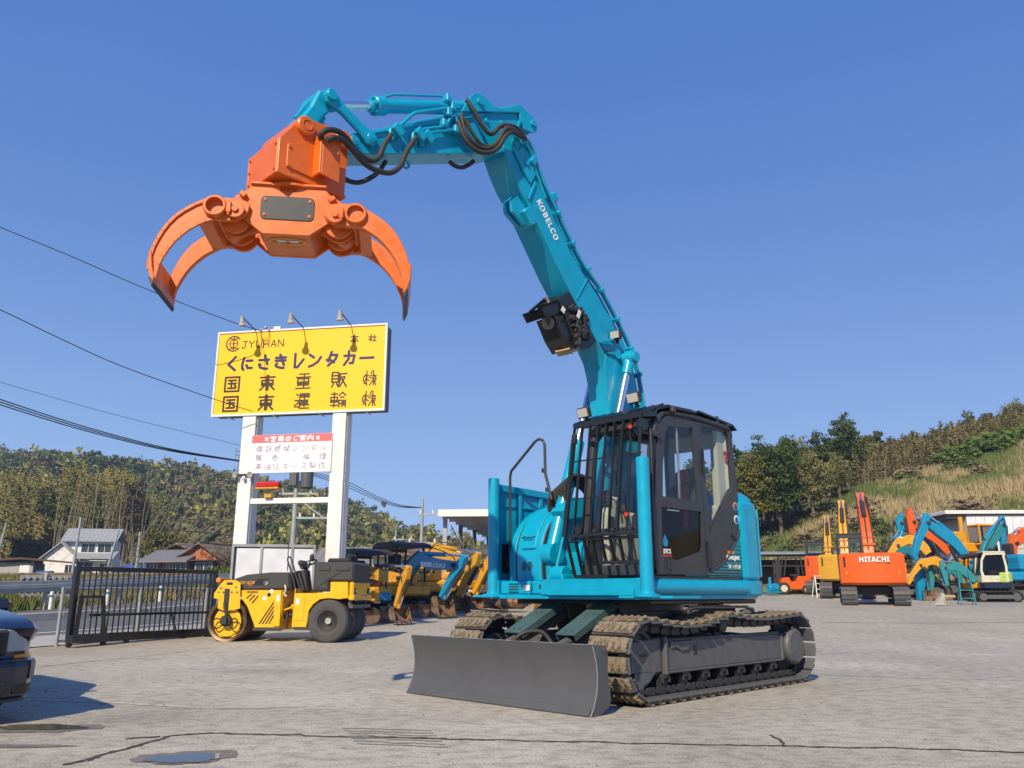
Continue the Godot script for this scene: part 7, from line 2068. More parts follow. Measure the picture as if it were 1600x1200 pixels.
	put(c8, "coupler", MB.new().prism(PackedVector2Array([W(0.198, 1.466), W(0.735, 1.494), W(0.775, 1.196), W(0.176, 1.168)]), -0.3, 0.3, 0.02), M.magenta_paint)
	var wb := put(c8, "bucket", MB.new().prism(PackedVector2Array([W(0.109, 1.143), W(0.801, 1.171), W(1.168, 0.775), W(1.090, 0.354), W(0.155, 0.354), W(-0.055, 0.919)]), -0.5, 0.5, 0.04), M.white_paint)
	for k in 5:
		put(wb, "tooth", MB.new().bar(V([W(0.715, 0.354)][0].x, [W(0.715, 0.354)][0].y, -0.42 + 0.21 * k), V([W(0.897, -0.015)][0].x, [W(0.897, -0.015)][0].y, -0.42 + 0.21 * k), 0.08, 0.06, 0.01), M.frame_grey)
	var c9 := crawler("excavator", "orange red excavator cut off by the right edge with a black bucket", g, V(28.6, 0.72, -43.0), 80, 1.5, M.machine_orange, M.machine_orange, "none")
	linkage(c9, [W(1.908, 2.03), W(2.239, 3.138), W(2.658, 3.083), W(3.244, 2.723)], [W(3.369, 2.671), W(3.479, 2.019), W(3.399, 1.125)], 1.5, M.machine_orange, M.machine_orange)
	put(c9, "grab_bucket", MB.new().prism(PackedVector2Array([W(3.284, 1.125), W(2.876, 1.152), W(2.977, 0.240), W(3.268, 0.216), W(3.380, 0.731)]), -0.4, 0.4, 0.03), M.plastic)
	var c10 := crawler("excavator", "teal excavator with a folded arm and bundled pipes left of the bright blue boom", g, V(21.6, 0.78, -45.2), 75, 1.3, M.machine_teal, M.machine_teal, "none")
	linkage(c10, [W(0.152, 2.177), W(0.493, 2.493), W(0.971, 2.274), W(1.551, 2.214)], [W(1.608, 2.267), W(0.977, 2.699), W(0.618, 3.455)], 1.2, M.machine_teal, M.machine_blue)
	var c11 := crawler("excavator", "old yellow excavator with a slanted lettered boom in the gap behind the orange machine", g, V(21.2, 0.8, -47.2), 60, 1.3, M.worn_yellow, M.worn_yellow, "none")
	linkage(c11, [W(-0.512, 2.367), W(-0.782, 2.88), W(-1.492, 3.299), W(-1.964, 3.372)], [W(-2.011, 3.373), W(-1.775, 2.851), W(-1.303, 2.272)], 1.5, M.worn_yellow, M.worn_yellow)
	# small blue pump behind the forklift, sacks before the blue machine
	var pk := thing("timber_block", "short yellow timber propped on a grey sack in front of the rusty bucket", "timber", V(17.270, 0.530, -33.800))
	put(pk, "plank", MB.new().box(V(0, 0.36, 0), V(0.56, 0.1, 0.12), 0.01).box(V(-0.16, 0.16, 0), V(0.09, 0.32, 0.1), 0.008), M.wood_light)
	put(pk, "sack", MB.new().prism(V2([-0.62, 0.0, -0.2, 0.0, -0.12, 0.42, -0.2, 0.5, -0.32, 0.3]), -0.2, 0.1, 0.03), M.kerb_stone)
	build_shed()
	build_hall()
	build_highmachine()

func big_machine(called: String, label: String, group: String, at: Vector3, psi: float, s: float, body: Material, text: String, boom: Array, arm: Array, bm: Material, cab_side: float) -> void:
	var o := thing(called, label, "excavator", at, yaw_of(psi), group)
	for side: float in [-1.0, 1.0]:
		var path := track_path(0.0, 0.0, 1.45, -1.45, 0.38, 0.34, 0.19)
		var ch := MB.new()
		for t: Transform3D in path:
			ch.X = Transform3D(t.basis, t.origin + V(0, 0, side * 0.96))
			ch.box(V(0, -0.04, 0), V(0.15, 0.08, 0.2), 0.01)
		ch.X = Transform3D()
		ch.box(V(0, 0.42, side * 0.96), V(2.6, 0.36, 0.3), 0.04)
		ch.cyl(V(1.45, 0.42, side * 0.8), V(1.45, 0.42, side * 1.1), 0.28, -1, 20).cyl(V(-1.45, 0.42, side * 0.8), V(-1.45, 0.42, side * 1.1), 0.28, -1, 20)
		var t0 := put(o, "track", ch, M.steel_dark)
		var sh := MB.new().box(V(0, 0.01, 0), V(0.165, 0.03, 0.6), 0.006)
		for k in 3: sh.box(V(-0.05 + 0.05 * k, 0.032, 0), V(0.018, 0.03, 0.59), 0.004)
		var shm := sh.mesh()
		for t: Transform3D in path:
			put(t0, "track_shoe", shm, M.frame_grey, Transform3D(t.basis, t.origin + V(0, 0, side * 0.96)))
	put(o, "lower_frame", MB.new().box(V(0, 0.62, 0), V(1.5, 0.34, 1.4), 0.05).cyl(V(0, 0.7, 0), V(0, 1.06, 0), 0.6, -1, 28), M.plastic)
	put(o, "deck", MB.new().box(V(0.3, 1.02, 0), V(2.6, 0.24, 2.4), 0.03), M.plastic)
	# counterweight: bowed plan, rounded edges
	var cw := MB.new()
	cw.X = UPX
	var plan := PackedVector2Array()
	for k in 13:
		var a := lerpf(-0.62, 0.62, k / 12.0)
		plan.append(W(-0.15 - 1.55 * cos(a), 2.1 * sin(a)))
	plan.append_array(V2([-1.0, 1.22, -0.6, 1.22, -0.6, -1.22, -1.0, -1.22]))
	cw.prism(plan, -2.1, -0.84, 0.09, true)
	var cn := put(o, "counterweight", cw, body)
	var groove := MB.new()
	for seg in [[-0.62, 1.92, -0.25, 1.28], [-0.25, 1.28, 0.25, 1.28], [0.25, 1.28, 0.62, 1.92]]:
		groove.bar(V(-1.7 + 0.13 * absf(seg[0]), seg[1], seg[0]), V(-1.7 + 0.13 * absf(seg[2]), seg[3], seg[2]), 0.02, 0.02, 0.005)
	put(cn, "moulding", groove, body)
	for z in [-0.95, 0.95]:
		put(cn, "reflector", MB.new().box(V(-1.50, 1.32, z), V(0.05, 0.10, 0.13), 0.008), M.amber)
	put(cn, "side_grille", MB.new().box(V(-1.475, 1.75, -0.98), V(0.06, 0.42, 0.18), 0.02, Basis(V(0, 1, 0), 0.4)), M.black_print)
	if text:
		letters(cn, "lettering", text, 0.20, M.white_print, Transform3D(Basis(V(0, 0, 1), V(0, 1, 0), V(-1, 0, 0)), V(-1.715, 1.83, 0.08)), 0.05)
	put(o, "engine_cover", MB.new().box(V(-0.5, 1.62, 0.1), V(1.5, 0.9, 2.1), 0.08).box(V(0.5, 1.45, cab_side * -0.8), V(1.3, 0.6, 0.8), 0.06), body)
	put(o, "exhaust", MB.new().cyl(V(-0.6, 2.0, -cab_side * 0.55), V(-0.6, 2.5, -cab_side * 0.55), 0.06, -1, 12), M.plastic)
	var z := cab_side * 0.72
	var cab := MB.new()
	var sd := V2([1.35, 1.15, 1.45, 1.9, 1.25, 2.75, 1.0, 2.92, -0.22, 2.92, -0.3, 2.2, -0.28, 1.15])
	var si := V2([1.27, 1.6, 1.35, 1.95, 1.16, 2.68, 0.95, 2.8, -0.14, 2.8, -0.2, 2.2, -0.18, 1.6])
	cab.ring(sd, si, z - 0.5, z - 0.45).ring(sd, si, z + 0.45, z + 0.5)
	cab.box(V(0.42, 2.94, z), V(1.4, 0.07, 1.0), 0.03)
	cab.box(V(-0.28, 1.75, z), V(0.06, 0.5, 1.0), 0.01).box(V(-0.28, 2.84, z), V(0.06, 0.14, 1.0), 0.01)
	cab.box(V(-0.28, 2.4, z - 0.46), V(0.06, 0.8, 0.08), 0.01).box(V(-0.28, 2.4, z + 0.46), V(0.06, 0.8, 0.08), 0.01)
	var cb := put(o, "cab", cab, M.cab_grey)
	put(cb, "rear_window", MB.new().box(V(-0.29, 2.4, z), V(0.012, 0.78, 0.86)), M.cab_glass)
	put(cb, "window_pane", MB.new().prism(si, z - 0.48, z - 0.475), M.dark_glass)
	put(cb, "window_pane", MB.new().prism(si, z + 0.475, z + 0.48), M.dark_glass)
	put(cb, "seat", MB.new().box(V(0.1, 1.85, z), V(0.16, 0.6, 0.55), 0.05).box(V(0.3, 1.6, z), V(0.5, 0.16, 0.55), 0.05).box(V(-0.12, 2.05, z), V(0.12, 0.2, 0.8), 0.02), M.trim)
	linkage(o, boom, arm, 1.7, bm, bm, 0.02, 0.42)
	for k in 3:
		hose(o, [V(0.2, 2.3, 0.26 - 0.24 * k), V(boom[1].x - 0.45, boom[1].y + 0.12, 0.24 - 0.22 * k), V(boom[2].x - 0.3, boom[2].y + 0.34, 0.2 - 0.18 * k), V(arm[0].x + 0.1, arm[0].y + 0.42, 0.2 - 0.18 * k)], 0.03)
	for k in 5:
		var p: Vector2 = boom[0].lerp(boom[1], 0.3 + 0.2 * k) if k < 3 else boom[1].lerp(boom[2], 0.3 * (k - 2))
		put(o, "pipe_clamp", MB.new().box(V(p.x - 0.36, p.y + 0.08, 0.02), V(0.07, 0.1, 0.6), 0.01), bm)
	put(o, "work_light", MB.new().box(V(boom[1].x - 0.3, boom[1].y, -0.32), V(0.12, 0.14, 0.16), 0.02), M.plastic)

func step_ladder(label: String, at: Vector3, h: float, m: Material, turn: float) -> void:
	var o := thing("stepladder", label, "stepladder", at, turn, "stepladders left in the yard")
	for s: float in [-1.0, 1.0]:
		put(o, "rail", MB.new().bar(V(s * 0.27, 0, 0.28), V(s * 0.17, h, 0), 0.04, 0.06, 0.006), m)
		put(o, "rear_leg", MB.new().bar(V(s * 0.27, 0, -0.34), V(s * 0.17, h, -0.04), 0.03, 0.04, 0.005), m)
	for k in 4:
		var t := (k + 0.8) / 4.2
		put(o, "step", MB.new().box(V(0, t * h, 0.28 * (1 - t)), V(2.0 * lerpf(0.27, 0.17, t), 0.035, 0.09), 0.006), m)
	put(o, "top_plate", MB.new().box(V(0, h, -0.02), V(0.4, 0.04, 0.14), 0.008), m)

func build_forklift() -> void:
	var o := thing("forklift", "orange forklift truck with a black overhead guard parked under the open shed", "forklift", V(15.781, 0.790, -48.000), yaw_of(92))
	o.position.y = yard(48)
	put(o, "body", MB.new().prism(V2([0.62, 0.25, 0.70, 0.5, 0.62, 0.92, 0.2, 0.95, 0.1, 0.72, -0.2, 0.72, -0.3, 1.02, -1.0, 1.0, -1.12, 0.8, -1.10, 0.25]), -0.45, 0.45, 0.06), M.machine_orange)
	put(o, "counterweight", MB.new().box(V(-0.98, 0.62, 0), V(0.36, 0.7, 0.86), 0.1), M.bucket_steel)
	for q in [[0.55, 0.34, 0.3], [-0.72, 0.27, 0.24]]:
		for s in [-1, 1]:
			var t := put(o, "wheel", tyre(q[1], 0.2, 0.55), M.rubber, Transform3D(Basis(), V(q[0], q[1], s * 0.42)))
			put(t, "rim", MB.new().cyl(V(0, 0, -0.08), V(0, 0, 0.08), q[2] * 0.85, -1, 18, true, 0.02), M.cream_paint)
	var gd := MB.new()
	for s in [-1, 1]:
		gd.bar(V(0.5, 0.9, s * 0.4), V(0.3, 2.0, s * 0.4), 0.06, 0.06).bar(V(-0.6, 1.0, s * 0.4), V(-0.5, 2.0, s * 0.4), 0.06, 0.06)
	for k in 6: gd.bar(V(0.35, 2.02, -0.4 + 0.16 * k), V(-0.55, 2.02, -0.4 + 0.16 * k), 0.04, 0.04)
	put(o, "overhead_guard", gd, M.plastic)
	var ms := MB.new()
	for s in [-1, 1]: ms.bar(V(0.85, 0.1, s * 0.25), V(0.82, 1.95, s * 0.25), 0.08, 0.12)
	for y in [0.4, 1.1, 1.9]: ms.box(V(0.84, y, 0), V(0.06, 0.08, 0.5))
	put(o, "mast", ms, M.plastic)
	for s in [-1, 1]: put(o, "fork", MB.new().box(V(1.3, 0.12, s * 0.22), V(0.95, 0.05, 0.12), 0.01), M.steel_dark)
	put(o, "seat", MB.new().box(V(-0.2, 1.06, 0), V(0.45, 0.12, 0.45), 0.04).box(V(-0.42, 1.35, 0), V(0.1, 0.5, 0.42), 0.04), M.seat)
	var p := thing("water_pump", "small blue pump on the ground beside the shed's corner post", "pump", V(14.103, 1.001, -46.000), 0.3)
	put(p, "casing", MB.new().cyl(V(-0.3, 0.28, 0), V(0.3, 0.28, 0), 0.24, -1, 18, true, 0.05).box(V(0, 0.05, 0), V(0.8, 0.1, 0.4), 0.02), M.machine_blue)
	put(p, "outlet", MB.new().cyl(V(-0.15, 0.45, 0), V(-0.15, 0.85, 0), 0.08, -1, 12), M.machine_blue)

func build_shed() -> void:
	var o := thing("open_shed", "low open shed with a pale corrugated roof behind the turquoise counterweight", "shed", V(16.2, 0.85, -51.0), deg_to_rad(-4))
	var rf := MB.new()
	for k in 40:
		rf.bar(V(-4.0 + 0.22 * k, 2.7, -2.4), V(-4.0 + 0.22 * k, 2.42, 1.2), 0.11, 0.05, 0.02)
	rf.quad_panel(V(-4.1, 2.68, -2.4), V(4.8, 2.68, -2.4), V(4.8, 2.4, 1.2), V(-4.1, 2.4, 1.2), 0.03)
	put(o, "roof", rf, M.galv)
	put(o, "roof_beam", MB.new().box(V(0.3, 2.30, 1.05), V(8.8, 0.12, 0.08)).box(V(0.3, 1.72, 1.05), V(8.8, 0.08, 0.06)).box(V(0.3, 2.5, -2.2), V(8.8, 0.12, 0.08)), M.plastic)
	for x in [-3.9, -1.75, -0.35, 1.6, 4.6]:
		put(o, "post", MB.new().box(V(x, 1.15, 1.05), V(0.13, 2.3, 0.13), 0.01), M.plastic if x > -1.0 or x < -3 else M.zinc)
	put(o, "back_wall", MB.new().box(V(0.3, 1.1, -2.35), V(8.8, 2.2, 0.06)), M.wood_dark)
	put(o, "stack", MB.new().box(V(-0.6, 0.8, -1.3), V(2.2, 1.6, 1.0), 0.1).box(V(1.4, 0.6, -1.3), V(1.2, 1.2, 1.0), 0.1), M.wood_dark)

func build_hall() -> void:
	var o := thing("workshop_hall", "grey clad workshop with an overhanging flat roof at the right edge", "building", V(27.2, 0.85, -46.9), deg_to_rad(-3))
	put(o, "wall", MB.new().box(V(2.4, 2.2, -3.0), V(8.0, 4.4, 6.0), 0.02), M.panel_white)
	for k in 9:
		put(o, "cladding_joint", MB.new().box(V(-1.6 + 0.5 * k, 2.2, 0.006), V(0.02, 4.3, 0.012)), M.galv)
	for y in [3.05]:
		put(o, "cladding_joint", MB.new().box(V(2.0, y, 0.006), V(7.2, 0.02, 0.014)), M.galv)
	put(o, "roof", MB.new().box(V(2.0, 4.58, -2.95), V(9.6, 0.2, 6.3), 0.02), M.sign_white)
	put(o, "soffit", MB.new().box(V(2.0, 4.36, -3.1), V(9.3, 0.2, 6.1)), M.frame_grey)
	var w := put(o, "window", MB.new().box(V(1.7, 2.55, 0.01), V(2.5, 1.1, 0.05), 0.01), M.galv)
	for k in 3:
		for j in 2:
			put(w, "pane", MB.new().box(V(0.92 + 0.8 * k, 2.29 + 0.52 * j, 0.04), V(0.74, 0.47, 0.01)), M.trim)
	put(o, "door", MB.new().box(V(2.6, 1.0, 0.02), V(1.8, 1.9, 0.05), 0.01), M.galv)

func build_highmachine() -> void:
	var at := V(24.9, 0.85, -45.9)
	var o := thing("material_handler", "tall yellow machine with a raised glass cab in front of the grey workshop", "excavator", at, yaw_of(80))
	put(o, "undercarriage", MB.new().box(V(0, 0.5, 0), V(2.6, 0.7, 2.0), 0.1), M.plastic)
	put(o, "pedestal", MB.new().box(V(0, 1.3, 0), V(1.4, 1.3, 1.4), 0.08), M.machine_yellow)
	put(o, "upper_body", MB.new().box(V(0.7, 2.95, 0.3), V(0.9, 0.9, 1.4), 0.08).box(V(-0.2, 2.55, 0.3), V(1.6, 0.5, 1.6), 0.06).cyl(V(0.5, 3.3, -0.3), V(0.5, 4.2, -0.3), 0.12, -1, 14), M.machine_yellow)
	var cab := put(o, "cab", MB.new().box(V(-0.5, 3.72, -0.5), V(0.95, 0.12, 0.95), 0.04).box(V(-0.5, 2.72, -0.5), V(0.95, 0.12, 0.95), 0.04).box(V(-0.05, 3.2, -0.95), V(0.07, 1.0, 0.07)).box(V(-0.95, 3.2, -0.95), V(0.07, 1.0, 0.07)).box(V(-0.05, 3.2, -0.05), V(0.07, 1.0, 0.07)).box(V(-0.95, 3.2, -0.05), V(0.07, 1.0, 0.07)), M.machine_yellow)
	put(cab, "window_pane", MB.new().box(V(-0.5, 3.22, -0.5), V(0.9, 0.9, 0.9), 0.05), M.dark_glass)
	put(o, "boom", MB.new().prism(plate([W(-0.9, 2.4), W(-1.3, 2.9), W(-1.5, 2.2), W(-1.55, 0.7)], [0.18, 0.26, 0.26, 0.22]), 0.1, 0.5, 0.03), M.machine_yellow)
	put(o, "stick", MB.new().prism(plate([W(0.2, 1.2), W(-0.5, 1.6), W(-1.2, 2.2)], [0.12, 0.16, 0.14]), -0.3, 0.0, 0.02), M.machine_yellow)

# ---------------------------------------------------------------- beyond the yard
func wire(label: String, pts: Array, r: float) -> void:
	var o := put(self, "overhead_wire", MB.new().tube(pts, r, 5, 8), M.wire)
	tag(o, label, "wire", "overhead wires on the left")

func gable(o: Node, called: String, x0: float, x1: float, z0: float, z1: float, eave: float, ridge: float, over: float, m: Material, thick := 0.14, ribs := 0) -> MeshInstance3D:   # ridge along z
	var xm := (x0 + x1) / 2.0
	var k := (ridge - eave) / (xm - x0)
	var b := MB.new()
	b.prism(V2([x0 - over, eave - over * k, xm, ridge, x1 + over, eave - over * k, x1 + over, eave - over * k + thick, xm, ridge + thick, x0 - over, eave - over * k + thick]), z0 - over, z1 + over)
	for i in ribs:
		var z := lerpf(z0 - over, z1 + over, (i + 0.5) / ribs)
		b.bar(V(x0 - over, eave - over * k + thick, z), V(xm, ridge + thick, z), 0.08, 0.07)
		b.bar(V(xm, ridge + thick, z), V(x1 + over, eave - over * k + thick, z), 0.08, 0.07)
	b.bar(V(xm, ridge + thick, z0 - over), V(xm, ridge + thick, z1 + over), 0.3, 0.14)
	return put(o, called, b, m)

func house_window(o: Node, at: Vector3, w: float, h: float, turn := 0.0) -> void:
	var B := Basis(V(0, 1, 0), turn)
	var n := put(o, "window", MB.new().ring(V2([-w / 2 - 0.06, -h / 2 - 0.06, w / 2 + 0.06, -h / 2 - 0.06, w / 2 + 0.06, h / 2 + 0.06, -w / 2 - 0.06, h / 2 + 0.06]), V2([-w / 2, -h / 2, w / 2, -h / 2, w / 2, h / 2, -w / 2, h / 2]), 0.0, 0.06).box(V(0, 0, 0.03), V(0.06, h, 0.05)), M.sign_white, Transform3D(B, at))
	for s in [-1, 1]:
		put(n, "pane", MB.new().box(V(s * w / 4, 0, 0.012), V(w / 2 - 0.04, h, 0.02)), M.window_dark)

func utility_pole(label: String, at: Vector3, h: float, r: float, tilt := 0.0, arms := 0) -> void:
	var o := thing("utility_pole", label, "utility pole", at, 0.0)
	o.rotation.z = tilt
	put(o, "shaft", MB.new().cyl(V(0, -0.3, 0), V(0, h, 0), r, r * 0.65, 12), M.galv)
	for k in arms:
		var y: float = [h - 0.9, h - 2.6, h - 3.9, h - 0.2][k]
		var n := put(o, "cross_arm", MB.new().box(V([0.7, 0.1, 1.1, 0.0][k], y, 0), V(2.0, 0.1, 0.1)), M.galv)
		for j in 3:
			put(n, "insulator", MB.new().cyl(V([0.7, 0.1, 1.1, 0.0][k] - 0.8 + 0.75 * j, y + 0.04, 0), V([0.7, 0.1, 1.1, 0.0][k] - 0.8 + 0.75 * j, y + 0.26, 0), 0.055, -1, 8), M.sign_white)
	if arms > 2:
		put(o, "transformer", MB.new().cyl(V(0.55, h - 2.3, 0), V(0.55, h - 1.3, 0), 0.34, -1, 16, true, 0.04).box(V(-0.15, h - 1.8, 0.15), V(0.4, 0.8, 0.3), 0.03), M.frame_grey)
		put(o, "brace", MB.new().bar(V(0.05, h - 2.8, 0), V(1.6, h - 3.9, 0), 0.06, 0.06), M.galv)

func build_far() -> void:
	build_roadside()
	build_lean_to()
	build_houses()
	# poles
	utility_pole("concrete utility pole with cross arms and a transformer seen between the billboard posts", V(-11.75, land(-11.75, -45), -45), 7.6, 0.17, 0.0, 3)
	utility_pole("utility pole right of the billboard carrying a row of insulators on one arm", V(-5.4, 0.9, -50), 5.6, 0.13, 0.0, 2)
	utility_pole("slim grey pole standing on the field left of the brown house", V(-27.552, 1.991, -62.000), 3.4, 0.11)
	utility_pole("thin upright pole in front of the white house's gable", V(-45.674, 3.371, -88.000), 5.4, 0.16, -0.03)
	utility_pole("leaning wooden pole in front of the white house's porch", V(-43.051, 3.557, -90.000), 4.1, 0.13, -0.19)
	utility_pole("pale leaning pole at the far left edge", V(-54.830, 5.765, -90.000), 2.6, 0.14, -0.12)
	utility_pole("short concrete pole rising over the mini excavators", V(-10.4, land(-10.4, -75), -75), 4.6, 0.12, 0.0, 1)
	# lattice pylon on the ridge
	var pp: Vector3 = V(-89.18, 40.051, -270.0)
	var py := thing("power_pylon", "small steel lattice pylon on the left ridge beside the billboard", "pylon", pp)
	var pm := MB.new()
	for s in [-1, 1]:
		for t in [-1, 1]:
			pm.bar(V(s * 1.2, -4, t * 1.2), V(s * 0.4, 6.5, t * 0.4), 0.2, 0.2)
		for k in 5:
			pm.bar(V(-1.0 + 0.12 * k, -2 + 1.7 * k, s * 0.6), V(1.0 - 0.12 * k, -0.4 + 1.7 * k, s * 0.6), 0.12, 0.12)
	put(py, "lattice", pm, M.frame_grey)
	for y in [3.4, 5.0, 6.4]:
		put(py, "cross_arm", MB.new().box(V(0, y, 0), V(4.2, 0.22, 0.3)).box(V(-2.0, y + 0.5, 0), V(0.2, 0.9, 0.2)).box(V(2.0, y + 0.5, 0), V(0.2, 0.9, 0.2)), M.frame_grey)
	# wires
	var r := 0.011
	wire("uppermost thin wire running down to the top edge of the billboard", [V(-12.344, 9.319, -17.000), V(-11.693, 9.117, -17.400), V(-10.452, 8.750, -18.200), V(-8.979, 8.275, -19.200), V(-7.175, 7.729, -20.000), V(-6.532, 7.634, -20.500)], r)
	wire("second thin wire crossing the open sky towards the billboard's lower left corner", [V(-11.314, 6.968, -16.000), V(-10.801, 6.811, -16.500), V(-10.022, 6.486, -17.400), V(-9.074, 6.131, -18.500), V(-7.484, 5.719, -20.000), V(-6.583, 5.486, -20.500)], r)
	wire("faint thin wire passing behind the billboard above the three thick cables", [V(-24.854, 10.726, -36.000), V(-23.683, 10.474, -37.000), V(-19.646, 9.573, -40.000), V(-14.501, 8.699, -44.000), V(-11.676, 8.126, -45.000)], 0.012)
	for k in 3:
		wire(["topmost of the three thick cables slung across the left sky", "middle one of the three thick cables slung across the left sky", "lowest of the three thick cables slung across the left sky"][k], [V(-20.614, 8.512, -30.000) + V(0, -0.10 * k, 0), V(-19.738, 8.253, -31.000) + V(0, -0.10 * k, 0), V(-17.983, 7.796, -34.000) + V(0, -0.08 * k, 0), V(-16.093, 7.561, -38.000) + V(0, -0.05 * k, 0), V(-14.112, 7.619, -42.000) + V(0, -0.02 * k, 0), V(-11.708, 7.525, -45.000)], 0.024)
		wire(["topmost cable leaving the billboard's right side towards the short pole", "middle cable leaving the billboard's right side towards the short pole", "lowest cable leaving the billboard's right side towards the short pole"][k], [V(-11.638, 7.525, -45.000) + V(0.3 * k, -0.12 * k, 0), V(-9.469, 7.131, -46.000) + V(0, -0.14 * k, 0), V(-7.710, 6.374, -47.500) + V(0, -0.1 * k, 0), V(-6.612, 6.053, -49.000) + V(0, -0.06 * k, 0), V(-5.355, 6.003, -50.000)], 0.02)
	var low := [[708, 735, 768, 792, "first wire from the top across the wooded hill"], [727, 755, 784, 806, "second wire from the top across the wooded hill"], [733, 762, 792, 812, "third wire from the top across the wooded hill"], [748, 776, 800, 819, "fourth wire from the top across the wooded hill"], [762, 786, 812, 826, "fifth wire from the top across the wooded hill"], [780, 804, 824, 838, "lowest dark cable across the wooded hill above the white house"]]
	var lows := [[V(-40.529, 11.73, -60.0), V(-37.6, 11.063, -60.0), V(-30.683, 9.087, -58.0), V(-23.378, 7.375, -56.0), V(-17.484, 6.525, -54.0)], [V(-40.374, 10.779, -60.0), V(-37.449, 10.07, -60.0), V(-30.578, 8.275, -58.0), V(-23.312, 6.729, -56.0), V(-17.441, 5.989, -54.0)], [V(-40.312, 10.4, -60.0), V(-37.399, 9.741, -60.0), V(-30.531, 7.916, -58.0), V(-23.281, 6.429, -56.0), V(-17.418, 5.701, -54.0)], [V(-40.196, 9.694, -60.0), V(-37.299, 9.084, -60.0), V(-30.473, 7.468, -58.0), V(-23.242, 6.045, -56.0), V(-17.392, 5.372, -54.0)], [V(-40.066, 8.898, -60.0), V(-37.2, 8.432, -60.0), V(-30.416, 7.022, -58.0), V(-23.215, 5.789, -56.0), V(-17.372, 5.127, -54.0)], [V(-36.616, 7.559, -55.0), V(-33.99, 7.092, -55.0), V(-27.704, 5.816, -53.0), V(-21.087, 4.822, -51.0), V(-15.722, 4.229, -49.0)]]
	for k in 6:
		wire(low[k][4], lows[k], 0.024 if k < 5 else 0.034)
	for k in 3:
		wire(["upper wire behind the posts of the billboard, low over the hill", "middle wire behind the posts of the billboard, low over the hill", "lower wire behind the posts of the billboard, low over the hill"][k], [V(-16.158, 5.735, -50.000) + V(0, -0.5 * k, 0), V(-12.211, 5.914, -48.000) + V(0, -0.5 * k, 0), V(-10.972, 5.578, -55.000) + V(0, -0.5 * k, 0), V(-6.616, 4.521, -62.000) + V(0, -0.4 * k, 0)], 0.02)

func build_roadside() -> void:
	# guard rail on the far side of the road
	var o := thing("guard_rail", "long grey steel guard rail along the far side of the road", "guard rail", ROAD_P + ROAD_N * 10.7)
	o.position.y = 0.0
	var rail := MB.new()
	for k in 20:
		var p := ROAD_D * (-18.0 + k * 3.0)
		var q := ROAD_D * (-15.0 + k * 3.0)
		var gp := o.position + p
		var gq := o.position + q
		p.y = land(gp.x, gp.z); q.y = land(gq.x, gq.z)
		for j in [[0.66, 0.0], [0.79, 0.05], [0.92, 0.0]]:
			rail.bar(p + V(0, j[0], 0) - ROAD_N * j[1], q + V(0, j[0], 0) - ROAD_N * j[1], 0.05, 0.14, 0.012)
		put(o, "post", MB.new().box(p + V(0, 0.42, 0) + ROAD_N * 0.06, V(0.12, 0.9, 0.12), 0.01), M.kerb_stone)
	put(o, "rail", rail, M.galv)
	for k in 6:
		var p := ROAD_P + ROAD_N * (10.35 - 0.1 * (k % 2)) + ROAD_D * (-1.0 + k * 2.3)
		var d := thing("delineator_post", "short white marker post with a blue band %s" % ["nearest the car", "second from the left end", "third from the left end", "behind the fence", "behind the middle of the gate", "behind the gate's right half"][k], "marker post", V(p.x, land(p.x, p.z), p.z), 0.0, "marker posts along the road")
		put(d, "shaft", MB.new().cyl(V(0, 0, 0), V(0, 0.62, 0), 0.065, -1, 10, true, 0.02), M.sign_white)
		put(d, "band", MB.new().cyl(V(0, 0.42, 0), V(0, 0.50, 0), 0.068, -1, 10), M.machine_blue)
	# patterned retaining wall in the field bank, its blocks built one by one
	var w := thing("retaining_wall", "grey block retaining wall in the grassy bank beyond the road", "retaining wall", V(-19.516, 0.635, -34.000), deg_to_rad(12))
	w.position.y = land(w.position.x, w.position.z) - 0.1
	put(w, "core", MB.new().box(V(0.75, 0.5, -0.2), V(1.9, 1.25, 0.3), 0.02), M.stone)
	for j in 5:
		for k in 8:
			var s := 0.11
			put(w, "block", MB.new().box(V(-0.1 + 0.235 * k + 0.118 * (j % 2), 0.08 + 0.235 * j, 0.0), V(0.155, 0.155, rng.randf_range(0.10, 0.14)), 0.02, Basis(V(0, 0, 1), PI / 4)), M.stone)
	put(w, "centre_post", MB.new().box(V(0.78, 0.6, 0.1), V(0.1, 1.3, 0.06)), M.galv)

